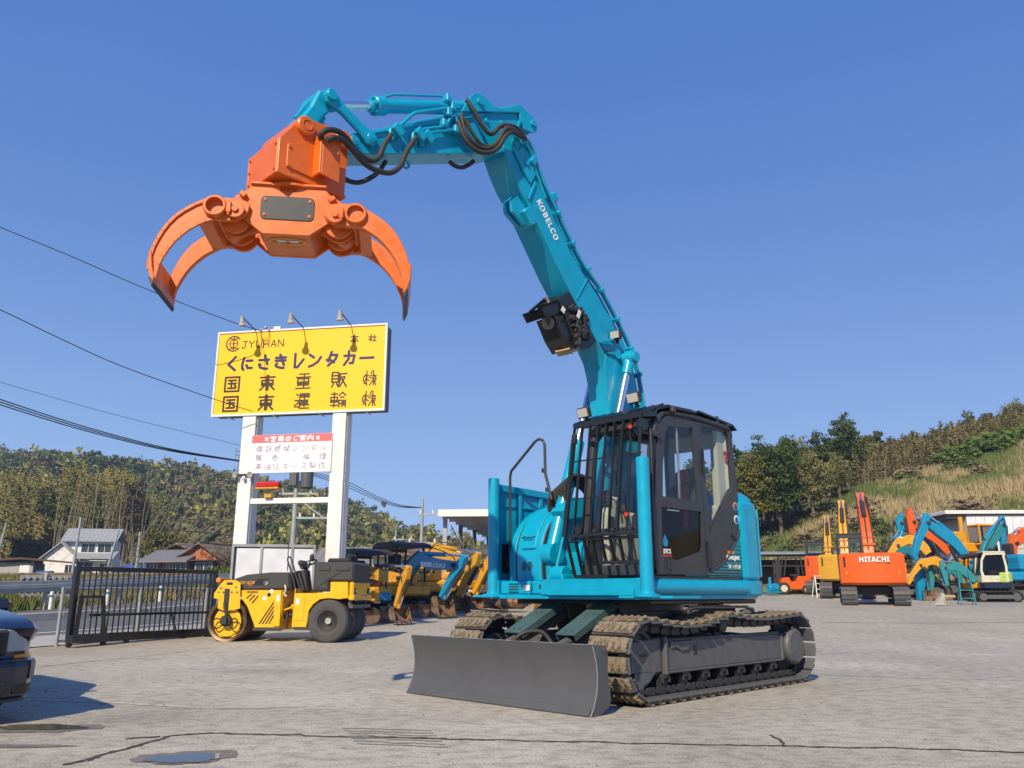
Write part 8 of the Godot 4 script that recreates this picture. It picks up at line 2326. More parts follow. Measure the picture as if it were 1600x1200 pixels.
func build_lean_to() -> void:
	var o := thing("open_canopy_roof", "open steel shed roof on posts behind the mini excavators", "shed", V(0, 0, 0))
	o.position = V(-0.6, 0.45, -33.0)
	var b := -o.position
	var rf := MB.new()
	rf.quad_panel(V(-2.75, 3.95, -31.0) + b, V(4.0, 3.85, -29.4) + b, V(6.5, 3.75, -40.0) + b, V(-1.2, 3.75, -42.0) + b, 0.06)
	put(o, "roof", rf, M.sign_white)
	put(o, "fascia", MB.new().bar(V(-2.75, 3.90, -31.0) + b, V(4.0, 3.80, -29.4) + b, 0.06, 0.26, 0.01), M.sign_white)
	for k in 9:
		var t := (k + 0.5) / 9.0
		put(o, "purlin", MB.new().bar(V(-2.75, 3.82, -31.0).lerp(V(-1.2, 3.66, -42.0), t) + b, V(4.0, 3.74, -29.4).lerp(V(6.5, 3.64, -40.0), t) + b, 0.07, 0.12), M.galv)
	for q in [[0.02, 3.6], [0.3, 3.5], [0.6, 3.45], [0.95, 3.4]]:
		var p := V(-2.55, 0, -31.3).lerp(V(-1.1, 0, -41.8), q[0]) + b
		put(o, "post", MB.new().box(V(p.x + 0.0, 1.75, p.z), V(0.16, 3.5, 0.16), 0.01), M.galv if q[0] < 0.1 else M.frame_grey)
		var p2 := V(3.9, 0, -29.6).lerp(V(6.4, 0, -39.8), q[0]) + b
		put(o, "post", MB.new().box(V(p2.x, 1.75, p2.z), V(0.16, 3.5, 0.16), 0.01), M.frame_grey)
	put(o, "girder", MB.new().bar(V(-2.2, 2.62, -33.5) + b, V(4.6, 2.62, -32.5) + b, 0.1, 0.14, 0.01), M.sign_white)
	put(o, "cross_brace", MB.new().tube([V(-2.4, 3.6, -33.0) + b, V(-1.3, 0.9, -41.0) + b], 0.02, 5).tube([V(-2.4, 0.9, -33.0) + b, V(-1.3, 3.6, -41.0) + b], 0.02, 5), M.frame_grey)
	var w := thing("corrugated_partition", "low white corrugated wall standing under the open shed roof", "partition", V(-1.6, 0.42, -34.6), deg_to_rad(-6))
	put(w, "back_sheet", MB.new().box(V(1.4, 1.0, -0.1), V(5.2, 2.0, 0.05)), M.wall_white)
	for k in 26:
		put(w, "corrugation", MB.new().bar(V(-1.1 + 0.2 * k, 0.0, -0.06), V(-1.1 + 0.2 * k, 2.0, -0.06), 0.1, 0.05, 0.02), M.wall_white)

func build_houses() -> void:
	# white house
	var p: Vector3 = V(-54.393, 3.421, -98.0)
	var o := thing("white_house", "white two-storey house with grey metal roofs under the bamboo hillside", "house", V(p.x, land(p.x, p.z) - 0.1, p.z), deg_to_rad(12))
	put(o, "lower_wall", MB.new().prism(V2([0, 0, 4.3, 0, 4.3, 2.9, 2.1, 4.9, 0, 2.9]), -6.5, 0.0), M.wall_white)
	put(o, "front_wing", MB.new().box(V(6.6, 1.45, -3.0), V(4.6, 2.9, 5.0)), M.wall_white)
	put(o, "upper_wall", MB.new().prism(V2([2.3, 2.8, 8.6, 2.8, 8.6, 5.4, 5.4, 5.4, 2.3, 5.4]), -6.0, -1.7), M.wall_white)
	var r1 := MB.new()
	r1.prism(V2([-0.7, 2.45, 2.1, 4.95, 4.9, 2.45, 4.9, 2.62, 2.1, 5.15, -0.7, 2.62]), -7.0, 0.5)
	for k in 14:
		r1.bar(V(2.1, 5.16, 0.35 - 0.5 * k), V(4.9, 2.63, 0.35 - 0.5 * k), 0.06, 0.05).bar(V(2.1, 5.16, 0.35 - 0.5 * k), V(-0.7, 2.63, 0.35 - 0.5 * k), 0.06, 0.05)
	put(o, "roof", r1, M.roof_slate)
	var r2 := MB.new()
	r2.X = Transform3D(Basis(V(0, 0, 1), V(0, 1, 0), V(-1, 0, 0)), Vector3.ZERO)
	r2.prism(V2([0.6, 2.75, -2.4, 3.9, -2.4, 4.05, 0.6, 2.92]), -9.3, -3.9)
	put(o, "porch_roof", r2, M.roof_slate)
	var r3 := MB.new()
	r3.X = r2.X
	r3.prism(V2([-0.9, 5.25, -3.9, 7.1, -6.9, 5.3, -6.9, 5.48, -3.9, 7.3, -0.9, 5.42]), -9.2, -1.6)
	for k in 14:
		r3.bar(V(-0.9, 5.43, -9.0 + 0.55 * k), V(-3.9, 7.3, -9.0 + 0.55 * k), 0.06, 0.05)
	put(o, "upper_roof", r3, M.roof_slate)
	put(o, "gable_wall", MB.new().prism(V2([2.4, 5.2, 2.4, 5.5, 2.5, 5.5]), -3, -2).quad_panel(V(2.28, 5.35, -1.9), V(2.28, 5.35, -5.9), V(2.28, 6.95, -3.9), V(2.28, 6.94, -3.88), 0.05), M.wall_white)
	house_window(o, V(5.2, 4.35, -1.68), 1.8, 1.2)
	house_window(o, V(7.4, 4.35, -1.68), 1.8, 1.2)
	house_window(o, V(5.2, 1.3, -0.48), 2.4, 2.1)
	house_window(o, V(8.0, 1.3, -0.48), 1.4, 1.6)
	house_window(o, V(2.26, 4.5, -2.6), 0.9, 0.8, -PI / 2)
	house_window(o, V(3.4, 1.2, 0.02), 1.0, 1.4)
	put(o, "balcony_rail", MB.new().box(V(6.3, 3.72, -1.3), V(4.2, 0.06, 0.06)).box(V(6.3, 3.5, -1.3), V(4.2, 0.3, 0.04)), M.sign_white)
	put(o, "awning", MB.new().box(V(7.2, 2.55, -0.1), V(2.2, 0.1, 1.0)), M.sign_white)
	put(o, "blue_base", MB.new().box(V(3.9, 0.35, 0.01), V(1.2, 0.7, 0.04)), M.tarp_blue)
	o.scale = Vector3.ONE * 0.82
	put(o, "air_conditioner", MB.new().box(V(2.0, 4.15, -1.0), V(0.5, 0.6, 0.8), 0.04), M.sign_white)
	# low shed to its left
	var sp: Vector3 = V(-53.264, 3.371, -88.0)
	var s := thing("low_shed", "long low shed with a reddish flat roof left of the white house", "shed", V(sp.x - 3.0, land(sp.x, sp.z) - 0.2, sp.z), deg_to_rad(8))
	put(s, "wall", MB.new().box(V(2.6, 0.9, -1.5), V(6.8, 1.8, 3.0)), M.kerb_stone)
	put(s, "roof", MB.new().prism(V2([-1.2, 1.75, 5.0, 2.15, 10.2, 1.75, 10.2, 1.9, 5.0, 2.35, -1.2, 1.92]), -3.4, 0.7), M.wood_dark)
	put(s, "white_door", MB.new().box(V(5.2, 0.8, 0.02), V(1.0, 1.6, 0.05)), M.sign_white)
	put(s, "clutter", MB.new().box(V(7.0, 0.5, -0.6), V(1.6, 1.0, 1.0), 0.1).box(V(8.6, 0.4, -0.4), V(0.9, 0.8, 0.8), 0.1), M.tarp_blue)
	# brown wooden house
	var bp: Vector3 = V(-36.559, 2.83, -84.0)
	var b := thing("wooden_house", "low brown timber house with weathered tiled roofs behind the gate", "house", V(bp.x, land(bp.x, bp.z) - 0.2, bp.z), deg_to_rad(-14))
	put(b, "wall", MB.new().box(V(2.4, 0.95, -2.4), V(4.8, 1.9, 4.2)), M.wood_wall)
	put(b, "gable_wall", MB.new().prism(V2([3.4, 0, 7.8, 0, 7.8, 2.3, 5.7, 3.55, 3.4, 2.3]), -5.5, -0.9), M.wood_wall)
	put(b, "porch_wall", MB.new().box(V(6.0, 0.55, -0.6), V(3.6, 1.1, 0.1)), M.wood_dark)
	gable(b, "roof", 3.4, 7.8, -5.5, -0.9, 2.3, 3.55, 0.5, M.roof_old, 0.14, 12)
	var br := MB.new()
	br.X = Transform3D(Basis(V(0, 0, 1), V(0, 1, 0), V(-1, 0, 0)), Vector3.ZERO)
	br.prism(V2([0.5, 1.75, -2.6, 3.0, -2.6, 3.12, 0.5, 1.9]), -5.1, 0.6)
	for k in 14:
		br.bar(V(0.5, 1.9, -5.0 + 0.41 * k), V(-2.6, 3.12, -5.0 + 0.41 * k), 0.07, 0.06)
	put(b, "lean_to_roof", br, M.roof_tile)
	put(b, "back_roof", MB.new().prism(V2([-0.6, 2.9, 1.2, 3.7, 3.4, 2.9, 3.4, 3.05, 1.2, 3.9, -0.6, 3.05]), -6.0, -3.0), M.roof_old)
	put(b, "eave_roof", MB.new().box(V(6.0, 1.95, -0.45), V(4.4, 0.1, 1.2)), M.wood_dark)
	house_window(b, V(0.9, 1.25, -0.28), 0.8, 0.7)
	house_window(b, V(2.7, 1.15, -0.28), 0.7, 1.0)
	house_window(b, V(4.0, 1.15, -0.28), 1.1, 1.0)
	house_window(b, V(6.4, 1.35, -0.52), 1.8, 0.8)
	# tiled roof behind it
	var tp: Vector3 = V(-35.087, 4.437, -96.0)
	var t := thing("tiled_house", "dark tiled hip-and-gable roof of a house behind the brown one", "house", V(tp.x, land(tp.x, tp.z), tp.z), deg_to_rad(-4))
	put(t, "wall", MB.new().box(V(0, 0.6, -2.5), V(6.0, 1.4, 5.0)), M.wall_white)
	put(t, "roof", MB.new().quad_panel(V(-4.2, 1.0, 0.8), V(4.2, 1.0, 0.8), V(2.6, 2.3, -2.0), V(-2.6, 2.3, -2.0), 0.14).quad_panel(V(-4.2, 1.0, 0.8), V(-4.2, 1.0, -5.5), V(-2.6, 2.3, -3.0), V(-2.6, 2.3, -2.0), 0.14).quad_panel(V(4.2, 1.0, 0.8), V(4.2, 1.0, -5.5), V(2.6, 2.3, -3.0), V(2.6, 2.3, -2.0), 0.14), M.roof_tile)
	put(t, "gable", MB.new().prism(V2([-1.6, 2.2, 0, 3.3, 1.6, 2.2]), -4.0, -1.9), M.wall_white)
	gable(t, "gable_roof", -1.6, 1.6, -4.2, -1.7, 2.3, 3.3, 0.25, M.roof_tile, 0.14)
	# house behind the mini excavators
	var hp: Vector3 = V(-7.718, 1.991, -62.0)
	var h := thing("beige_house", "beige house with a dark hipped roof behind the row of mini excavators", "house", V(hp.x, land(hp.x, hp.z) - 0.1, hp.z), deg_to_rad(-8))
	put(h, "wall", MB.new().box(V(0, 1.25, -2.5), V(5.2, 2.5, 5.0)), M.cream_paint)
	put(h, "brown_wall", MB.new().box(V(2.0, 0.9, 0.05), V(1.8, 1.5, 0.12)), M.wood_wall)
	put(h, "roof", MB.new().quad_panel(V(-3.3, 2.35, 0.7), V(3.3, 2.35, 0.7), V(0.6, 3.6, -2.5), V(-0.6, 3.6, -2.5), 0.14).quad_panel(V(3.3, 2.35, 0.7), V(3.3, 2.35, -5.6), V(0.6, 3.6, -2.5), V(0.6, 3.6, -2.4), 0.14).quad_panel(V(-3.3, 2.35, 0.7), V(-3.3, 2.35, -5.6), V(-0.6, 3.6, -2.5), V(-0.6, 3.6, -2.4), 0.14), M.roof_old)
	house_window(h, V(-0.4, 1.7, 0.0), 1.0, 0.8)
	house_window(h, V(1.5, 1.8, 0.02), 0.9, 0.7)
	var rp: Vector3 = V(-12.704, 2.735, -70.0)
	var rr := thing("grey_house", "low house with grey tiled roof peeping over the roller's hood", "house", V(rp.x, land(rp.x, rp.z) - 0.1, rp.z), deg_to_rad(-5))
	put(rr, "wall", MB.new().box(V(0, 0.8, -2), V(6.4, 1.6, 4.0)), M.kerb_stone)
	var g2 := MB.new()
	g2.X = br.X
	g2.prism(V2([0.6, 1.3, -2.0, 2.7, -4.6, 1.3, -4.6, 1.45, -2.0, 2.88, 0.6, 1.45]), -4.0, 4.0)
	for k in 16: g2.bar(V(0.6, 1.45, -3.9 + 0.52 * k), V(-2.0, 2.88, -3.9 + 0.52 * k), 0.08, 0.07)
	put(rr, "roof", g2, M.roof_tile)
	# blue tarpaulin fence between the two houses
	var tq: Vector3 = V(-43.525, 3.531, -94.0)
	var tb := thing("blue_tarpaulin", "blue tarpaulin hung along a frame between the white and the brown house", "tarpaulin", V(tq.x, land(tq.x, tq.z) - 0.1, tq.z), deg_to_rad(-6))
	var tm := MB.new()
	for k in 10:
		tm.quad_panel(V(0.42 * k, 0, 0.08 * sin(k * 2.1)), V(0.42 * (k + 1), 0, 0.08 * sin((k + 1) * 2.1)), V(0.42 * (k + 1), 1.5 + 0.15 * sin(k * 1.3), 0), V(0.42 * k, 1.5 + 0.15 * sin((k - 1) * 1.3), 0), 0.02)
	put(tb, "sheet", tm, M.tarp_blue)
	for k in 4: put(tb, "stake", MB.new().cyl(V(1.35 * k, 0, 0.05), V(1.35 * k, 2.0, 0.05), 0.04, -1, 6), M.zinc)

# ---------------------------------------------------------------- plants
func leaf_quad(m: MB, p: Vector3, s: float, r: RandomNumberGenerator, out: Vector3, long := 1.0) -> void:
	var nn := (out + V(r.randf_range(-1, 1), r.randf_range(-0.4, 1), r.randf_range(-1, 1)) * 0.9).normalized()
	var u := nn.cross(V(r.randf_range(-1, 1), r.randf_range(-1, 1), r.randf_range(-1, 1))).normalized() * s * long
	var w := nn.cross(u).normalized() * s * 0.62
	m.t3(p - u, p + w, p + u, nn, nn, nn)
	m.t3(p - u, p + u, p - w, nn, nn, nn)

func crown_mesh(seed_: int, clumps: int, per: int, shape: Vector3, leaf: float, clump_r: float, base: Color, alt: Color, top_taper := 0.0) -> MB:
	# leaf clumps scattered through an uneven body of the given half sizes, standing on y = 0
	var r := RandomNumberGenerator.new()
	r.seed = seed_
	var m := MB.new()
	for k in clumps:
		var d := V(r.randfn(), r.randfn() * 0.9, r.randfn()).normalized()
		var rad := pow(r.randf(), 0.42) * r.randf_range(0.82, 1.12)
		var c := d * rad
		var hgt := (c.y + 1.0) * 0.5
		var thin := 1.0 - top_taper * clampf(hgt, 0, 1)
		c.x *= thin; c.z *= thin
		c = V(c.x * shape.x, shape.y + c.y * shape.y, c.z * shape.z)
		var cc := base.lerp(alt, clampf(r.randfn() * 0.3 + 0.45, 0, 1))
		cc = cc * r.randf_range(0.8, 1.2)
		var cr := clump_r * r.randf_range(0.6, 1.25)
		for j in per:
			var e := V(r.randfn(), r.randfn() * 0.7, r.randfn()).normalized()
			var q := c + e * cr * pow(r.randf(), 0.4) * V(1.15, 0.75, 1.15)
			m.col = cc * r.randf_range(0.85, 1.15)
			leaf_quad(m, q, leaf * r.randf_range(0.7, 1.3), r, e)
	return m

func trunk_mesh(h: float, r0: float, lean: float, limbs: int, seed_: int) -> MB:
	var r := RandomNumberGenerator.new()
	r.seed = seed_
	var m := MB.new()
	var pts := []
	for k in 6:
		var t := k / 5.0
		pts.append(V(lean * t * t * h + r.randf_range(-0.08, 0.08), t * h - 0.3, r.randf_range(-0.08, 0.08)))
	for k in 5:
		m.cyl(pts[k], pts[k + 1], lerpf(r0, r0 * 0.35, k / 5.0), lerpf(r0, r0 * 0.35, (k + 1) / 5.0), 9, false)
	for k in limbs:
		var t := r.randf_range(0.45, 0.95)
		var a := r.randf() * TAU
		var b: Vector3 = pts[0].lerp(pts[5], t)
		var e := b + V(cos(a), r.randf_range(0.25, 0.7), sin(a)) * h * r.randf_range(0.14, 0.26)
		m.cyl(b, e, r0 * 0.3, r0 * 0.08, 6, false)
	return m

func tree(called: String, label: String, at: Vector3, trunk: MB, crown: MB, lift: float, group := "trees on the right slope") -> Node3D:
	var o := thing(called, label, "tree", at, rng.randf() * TAU, group)
	put(o, "trunk", trunk, M.bark)
	put(o, "crown", crown, M.leaf, Transform3D(Basis(), V(0, lift, 0)))
	return o

func scatter(called: String, label: String, category: String, mesh: Mesh, material: Material, places: Array, tones: Array) -> void:
	var mm := MultiMesh.new()
	mm.transform_format = MultiMesh.TRANSFORM_3D
	mm.use_colors = true
	mm.mesh = mesh
	mm.instance_count = places.size()
	for i in places.size():
		mm.set_instance_transform(i, places[i])
		mm.set_instance_color(i, tones[i])
	var n := MultiMeshInstance3D.new()
	n.name = numbered(self, called)
	n.multimesh = mm
	n.material_override = material
	add_child(n, true)
	tag(stuff(n), label, category)

func build_plants() -> void:
	# forest on the left hill: a few crown shapes, thousands of places
	var kinds := []
	for k in 4:
		kinds.append(crown_mesh(50 + k, 26, 16, V(1.0, 0.85, 1.0), 0.15, 0.34, Color(1, 1, 1), Color(0.8, 0.8, 0.8)).mesh())
	var spots := [[], [], [], []]
	var tones := [[], [], [], []]
	soft.seed = 77
	soft.frequency = 0.02
	for k in 5200:
		var d := rng.randf_range(112.0, 300.0)
		var px := rng.randf_range(-0.8, 0.1)
		var x := px * d
		if d < 132.0 and px < -0.37: continue
		if d < 112.0: continue
		var y := land(x, -d)
		var s := (1.4 + 3.0 * pow(rng.randf(), 1.8)) * (0.8 if d < 150 else 1.0)
		var q := rng.randi() % 4
		spots[q].append(Transform3D(Basis(V(0, 1, 0), rng.randf() * TAU).scaled(V(s, s * rng.randf_range(0.8, 1.3), s)), V(x, y - 0.4, -d)))
		var w := soft.get_noise_2d(x, -d * 1.5)
		var t := clampf(0.5 + w * 1.3 + rng.randfn() * 0.22, 0, 1)
		var c := Color(0.06, 0.1, 0.04).lerp(Color(0.22, 0.205, 0.08), t)
		if rng.randf() < 0.10: c = Color(0.36, 0.37, 0.08)
		if rng.randf() < 0.08: c = Color(0.24, 0.18, 0.11)
		tones[q].append(c)
	for q in 4:
		scatter("hill_forest", "mixed broadleaf forest covering the left hill", "forest", kinds[q], M.leaf, spots[q], tones[q])
	# bamboo behind the white house: feathery heads as one mass, culms one by one
	var plume := MB.new()
	var pr := RandomNumberGenerator.new()
	pr.seed = 3
	for k in 170:
		var t := pr.randf()
		var a := pr.randf() * TAU
		var p := V(cos(a), 0, sin(a)) * absf(pr.randfn()) * 0.42 * (1.25 - t) + V(0.3 * t * t, t * 5.0, 0)
		plume.col = Color(1, 1, 1) * pr.randf_range(0.75, 1.25)
		var dn := (V(cos(a) * 0.7, pr.randf_range(-0.3, 0.9), sin(a) * 0.7)).normalized() * 0.34
		var sd := dn.cross(V(pr.randf_range(-1, 1), 0.3, pr.randf_range(-1, 1))).normalized() * 0.07
		var nn := dn.cross(sd).normalized()
		if nn.y < 0: nn = -nn
		plume.t3(p - sd, p + sd, p + dn, nn, nn, nn)
		plume.t3(p - sd, p + sd, p - dn * 0.5, nn, nn, nn)
	plume.col = Color(0.9, 0.85, 0.8)
	plume.cyl(V(0, 0, 0), V(0.3, 5.0, 0), 0.03, 0.01, 4, false)
	var pmesh := plume.mesh()
	var bp := []
	var bt := []
	for k in 1500:
		var d := rng.randf_range(112.0, 134.0)
		var px := rng.randf_range(-0.7, -0.425)
		var edge := sstep(-0.415, -0.47, px)
		var x := px * d
		var y := land(x, -d)
		var hh := (9.0 + 3.5 * soft.get_noise_2d(x * 3.0, 10.0)) * (0.45 + 0.55 * edge)
		var tilt := Basis(V(0, 0, 1), rng.randfn() * 0.12) * Basis(V(1, 0, 0), rng.randfn() * 0.1)
		var low := rng.randf() < 0.22
		var s := rng.randf_range(0.8, 1.25)
		bp.append(Transform3D(tilt.scaled(V(s, s, s)), V(x, y + (rng.randf_range(0.0, 3.5) if low and px < -0.6 else hh * rng.randf_range(0.55, 1.0)), -d)))
		bt.append(Color(0.36, 0.31, 0.11).lerp(Color(0.19, 0.2, 0.07), clampf(rng.randfn() * 0.3 + 0.45 - soft.get_noise_2d(x * 2.0, -d) * 0.8, 0, 1)))
	scatter("bamboo_foliage", "yellowish bamboo foliage above the pale culms on the left", "bamboo", pmesh, M.leaf, bp, bt)
	var culm := MB.new().tube([V(0, -0.3, 0), V(0.02, 4.0, 0), V(0.0, 8.0, 0.02), V(0.35, 12.0, 0.05)], 0.045, 5).mesh()
	for k in 170:
		var d := rng.randf_range(108.5, 116.0)
		var u := rng.randf()
		var px := lerpf(-0.545, -0.44, u) if k < 95 else lerpf(-0.47, -0.4, u)
		var x := px * d
		var b := Basis(V(0, 0, 1), rng.randfn() * 0.05) * Basis(V(1, 0, 0), rng.randfn() * 0.05)
		if k >= 95 and px > -0.475:
			b = Basis(V(0, 0, 1), -rng.randf_range(0.1, 1.25)) * Basis(V(1, 0, 0), rng.randfn() * 0.3)
		var o := put(self, "bamboo_culm", culm, M.culm, Transform3D(b.scaled(Vector3.ONE * rng.randf_range(0.55, 1.1)), V(x, land(x, -d), -d)))
		if k >= 95: tag(o, "pale fallen bamboo culm leaning right behind the white house", "bamboo", "leaning bamboo culms")
		else: tag(o, "pale upright bamboo culm at the edge of the grove behind the white house", "bamboo", "upright bamboo culms")
	# trees among the bamboo and near the houses
	tree("dark_conifer", "dark brownish evergreen towering right of the leaning bamboo", V(-0.455 * 112, land(-51.0, -112) + 4.0, -112), trunk_mesh(5, 0.2, 0, 4, 4), crown_mesh(9, 60, 26, V(1.9, 4.2, 1.9), 0.22, 0.8, Color(0.05, 0.045, 0.02), Color(0.09, 0.06, 0.03), 0.5), 1.5, "")
	tree("dark_conifer", "narrow dark evergreen standing in the middle of the bamboo", V(-0.56 * 113, land(-63.0, -113) + 5.5, -113), trunk_mesh(5, 0.2, 0, 4, 6), crown_mesh(10, 40, 22, V(1.4, 2.4, 1.4), 0.22, 0.7, Color(0.02, 0.045, 0.03), Color(0.03, 0.05, 0.03), 0.5), 2.0, "")
	tree("round_bush_tree", "olive green rounded tree left of the tiled roof", V(-40.5, land(-40.5, -98), -98), trunk_mesh(2.5, 0.2, 0, 4, 7), crown_mesh(11, 90, 26, V(3.4, 2.6, 2.6), 0.2, 0.8, Color(0.10, 0.10, 0.028), Color(0.14, 0.12, 0.035)), 0.3, "")
	tree("bare_tree", "bare brownish tree right of the brown house", V(-27.0, land(-27.0, -80), -80), trunk_mesh(2.6, 0.12, 0.1, 12, 8), crown_mesh(12, 40, 12, V(1.8, 1.2, 1.6), 0.10, 0.6, Color(0.14, 0.10, 0.06), Color(0.12, 0.09, 0.05)), 1.3, "")
	tree("garden_shrub", "green garden shrub beside the white house's left corner", V(-52.5, land(-52.5, -92), -92), trunk_mesh(1.0, 0.1, 0, 3, 9), crown_mesh(13, 30, 20, V(1.5, 0.9, 1.0), 0.12, 0.5, Color(0.08, 0.09, 0.02), Color(0.16, 0.16, 0.03)), 0.1, "")
	tree("garden_shrub", "bright green shrub by the path right of the brown house", V(-25.0, land(-25.0, -72), -72), trunk_mesh(0.6, 0.1, 0, 3, 10), crown_mesh(14, 36, 20, V(1.5, 0.6, 1.0), 0.11, 0.45, Color(0.07, 0.13, 0.02), Color(0.13, 0.19, 0.03)), 0.0, "")
	# trees along the top of the right slope
	var conifer := func(sd: int) -> MB: return crown_mesh(sd, 190, 34, V(2.7, 4.3, 2.7), 0.17, 0.75, Color(0.028, 0.058, 0.02), Color(0.085, 0.11, 0.03), 0.45)
	var yellowish := func(sd: int) -> MB: return crown_mesh(sd, 200, 34, V(2.6, 3.9, 2.6), 0.16, 0.7, Color(0.06, 0.085, 0.02), Color(0.22, 0.195, 0.04), 0.4)
	var pale := func(sd: int) -> MB: return crown_mesh(sd, 190, 34, V(3.0, 3.4, 2.8), 0.14, 0.75, Color(0.12, 0.13, 0.045), Color(0.25, 0.235, 0.1), 0.25)
	var spruce := func(sd: int) -> MB: return crown_mesh(sd, 150, 26, V(1.8, 4.0, 1.8), 0.15, 0.5, Color(0.02, 0.048, 0.036), Color(0.045, 0.08, 0.05), 0.95)
	var row := [
		[1172, 66, 0.74, "yellow", "tall yellowish green conifer rising directly behind the turquoise counterweight"],
		[1150, 72, 0.74, "conifer", "dark conifer half hidden behind the excavator's cab roof"],
		[1215, 67, 0.74, "conifer", "deep green conifer second from the counterweight with a pointed outline"],
		[1238, 74, 0.68, "conifer", "dark green conifer behind the gap in the forest edge"],
		[1268, 68, 0.64, "pale", "pale olive broadleaf tree with a crooked trunk at the forest edge"],
		[1250, 80, 0.72, "pale", "tall olive tree standing behind the pale broadleaf tree"],
		[1299, 78, 0.66, "spruce", "slim bluish spruce poking above the middle of the tree line"],
		[1326, 76, 0.66, "conifer", "broad dark round evergreen right of the slim spruce"],
		[1310, 71, 0.45, "pale", "small greyish tree in front of the broad evergreen"],
		[1352, 84, 0.6, "pale", "thin pale tree at the left end of the bamboo"],
		[1190, 78, 0.74, "conifer", "tall dark conifer at the back of the forest's left end"],
		[1130, 68, 0.72, "yellow", "yellowish conifer seen through the cab's rear window"],
		[1090, 70, 0.72, "conifer", "dark conifer seen through the cab's door glass"],
		[1055, 72, 0.72, "spruce", "pointed spruce seen through the cab's door glass"],
		[1160, 70, 0.6, "conifer", "small dark conifer low between the counterweight and the tall conifers"],
		[1200, 72, 0.66, "yellow", "yellow green conifer tucked behind the front row of conifers"],
		[1228, 70, 0.66, "conifer", "rounded dark conifer at the front of the forest's middle"],
		[1285, 74, 0.58, "conifer", "dark conifer between the pale broadleaf tree and the broad evergreen"],
		[1520, 100, 0.62, "spruce", "left one of the two pointed dark conifers on the upper right ridge"],
		[1532, 102, 0.7, "spruce", "right one of the two pointed dark conifers on the upper right ridge"],
		[1556, 104, 0.55, "conifer", "dark rounded tree right of the two pointed conifers on the ridge"],
		[1500, 106, 0.45, "conifer", "small dark tree left of the two pointed conifers on the ridge"],
		[1605, 98, 0.7, "pale", "olive tree at the upper right corner of the slope"],
	]
	var makers := {"conifer": conifer, "yellow": yellowish, "pale": pale, "spruce": spruce}
	var kinds_of := {"conifer": "dark_conifer", "yellow": "yellow_conifer", "pale": "broadleaf_tree", "spruce": "spruce_tree"}
	var n := 0
	for t in row:
		var x: float = (t[0] - 800.0) / 1290.0 * t[1] * 1.0
		var at := V(x, land(x, -t[1]), -t[1])
		var s: float = t[2]
		var mk: Callable = makers[t[3]]
		var crown: MB = mk.call(200 + n)
		var o := tree(kinds_of[t[3]], t[4], at, trunk_mesh(6.0, 0.24, 0.05 if t[3] == "pale" else 0.0, 7, 300 + n), crown, 2.3 if t[3] != "spruce" else 1.2)
		o.scale = Vector3.ONE * s
		n += 1
	# thin trunks in the dark forest edge
	var stem := MB.new().cyl(V(0, -0.3, 0), V(0, 3.2, 0), 0.09, 0.06, 7).mesh()
	for k in 44:
		var px := lerpf(1165, 1330, rng.randf())
		var d := rng.randf_range(69.0, 84.0)
		var x := (px - 800.0) / 1290.0 * d
		var o := put(self, "forest_stem", stem, M.bark if k % 3 else M.culm, Transform3D(Basis(V(0, 0, 1), rng.randfn() * 0.04), V(x, land(x, -d), -d)))
		tag(o, "thin bare trunk in the shade of the forest edge", "tree trunk", "thin trunks in the forest edge")
	# dark undergrowth behind
	var bush := crown_mesh(70, 22, 16, V(1.0, 0.8, 1.0), 0.13, 0.36, Color(1, 1, 1), Color(0.8, 0.8, 0.8)).mesh()
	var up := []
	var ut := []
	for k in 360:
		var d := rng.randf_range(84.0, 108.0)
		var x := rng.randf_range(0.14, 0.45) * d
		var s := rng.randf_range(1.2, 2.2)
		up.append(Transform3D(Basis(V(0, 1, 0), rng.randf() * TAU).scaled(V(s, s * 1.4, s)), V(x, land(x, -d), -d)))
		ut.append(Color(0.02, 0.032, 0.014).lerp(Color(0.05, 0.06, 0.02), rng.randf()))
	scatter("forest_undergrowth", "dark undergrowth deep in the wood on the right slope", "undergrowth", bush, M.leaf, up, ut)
	# bamboo along the right ridge
	var gp := []
	var gt := []
	for k in 2300:
		var d := rng.randf_range(74.0, 112.0)
		var px := rng.randf_range(1330, 1720)
		var x := (px - 800.0) / 1290.0 * d
		if land(x, -d) < 7.0: continue
		if px < 1400.0 and d < 80.0 and rng.randf() < 0.5: continue
		var s := rng.randf_range(0.38, 0.72)
		gp.append(Transform3D((Basis(V(0, 1, 0), rng.randf() * TAU) * Basis(V(0, 0, 1), rng.randfn() * 0.14)).scaled(V(s * 1.1, s, s * 1.1)), V(x, land(x, -d) + rng.randf_range(-0.6, 0.7), -d)))
		gt.append(Color(0.26, 0.215, 0.105).lerp(Color(0.13, 0.135, 0.055), clampf(rng.randfn() * 0.3 + 0.4, 0, 1)))
	scatter("bamboo_thicket", "straw coloured bamboo thicket along the right ridge", "bamboo", pmesh, M.leaf, gp, gt)
	var thin := MB.new().cyl(V(0, -0.2, 0), V(0.12, 2.3, 0), 0.03, 0.015, 5).mesh()
	for k in 70:
		var d := rng.randf_range(73.5, 78.0)
		var px := rng.randf_range(1290, 1600)
		var x := (px - 800.0) / 1290.0 * d
		var o := put(self, "bamboo_culm", thin, M.culm, Transform3D(Basis(V(0, 0, 1), rng.randfn() * 0.08), V(x, land(x, -d), -d)))
		tag(o, "thin bamboo culm in front of the thicket on the right ridge", "bamboo", "thin bamboo culms on the right ridge")
	# green bushes below the bamboo
	up = []; ut = []
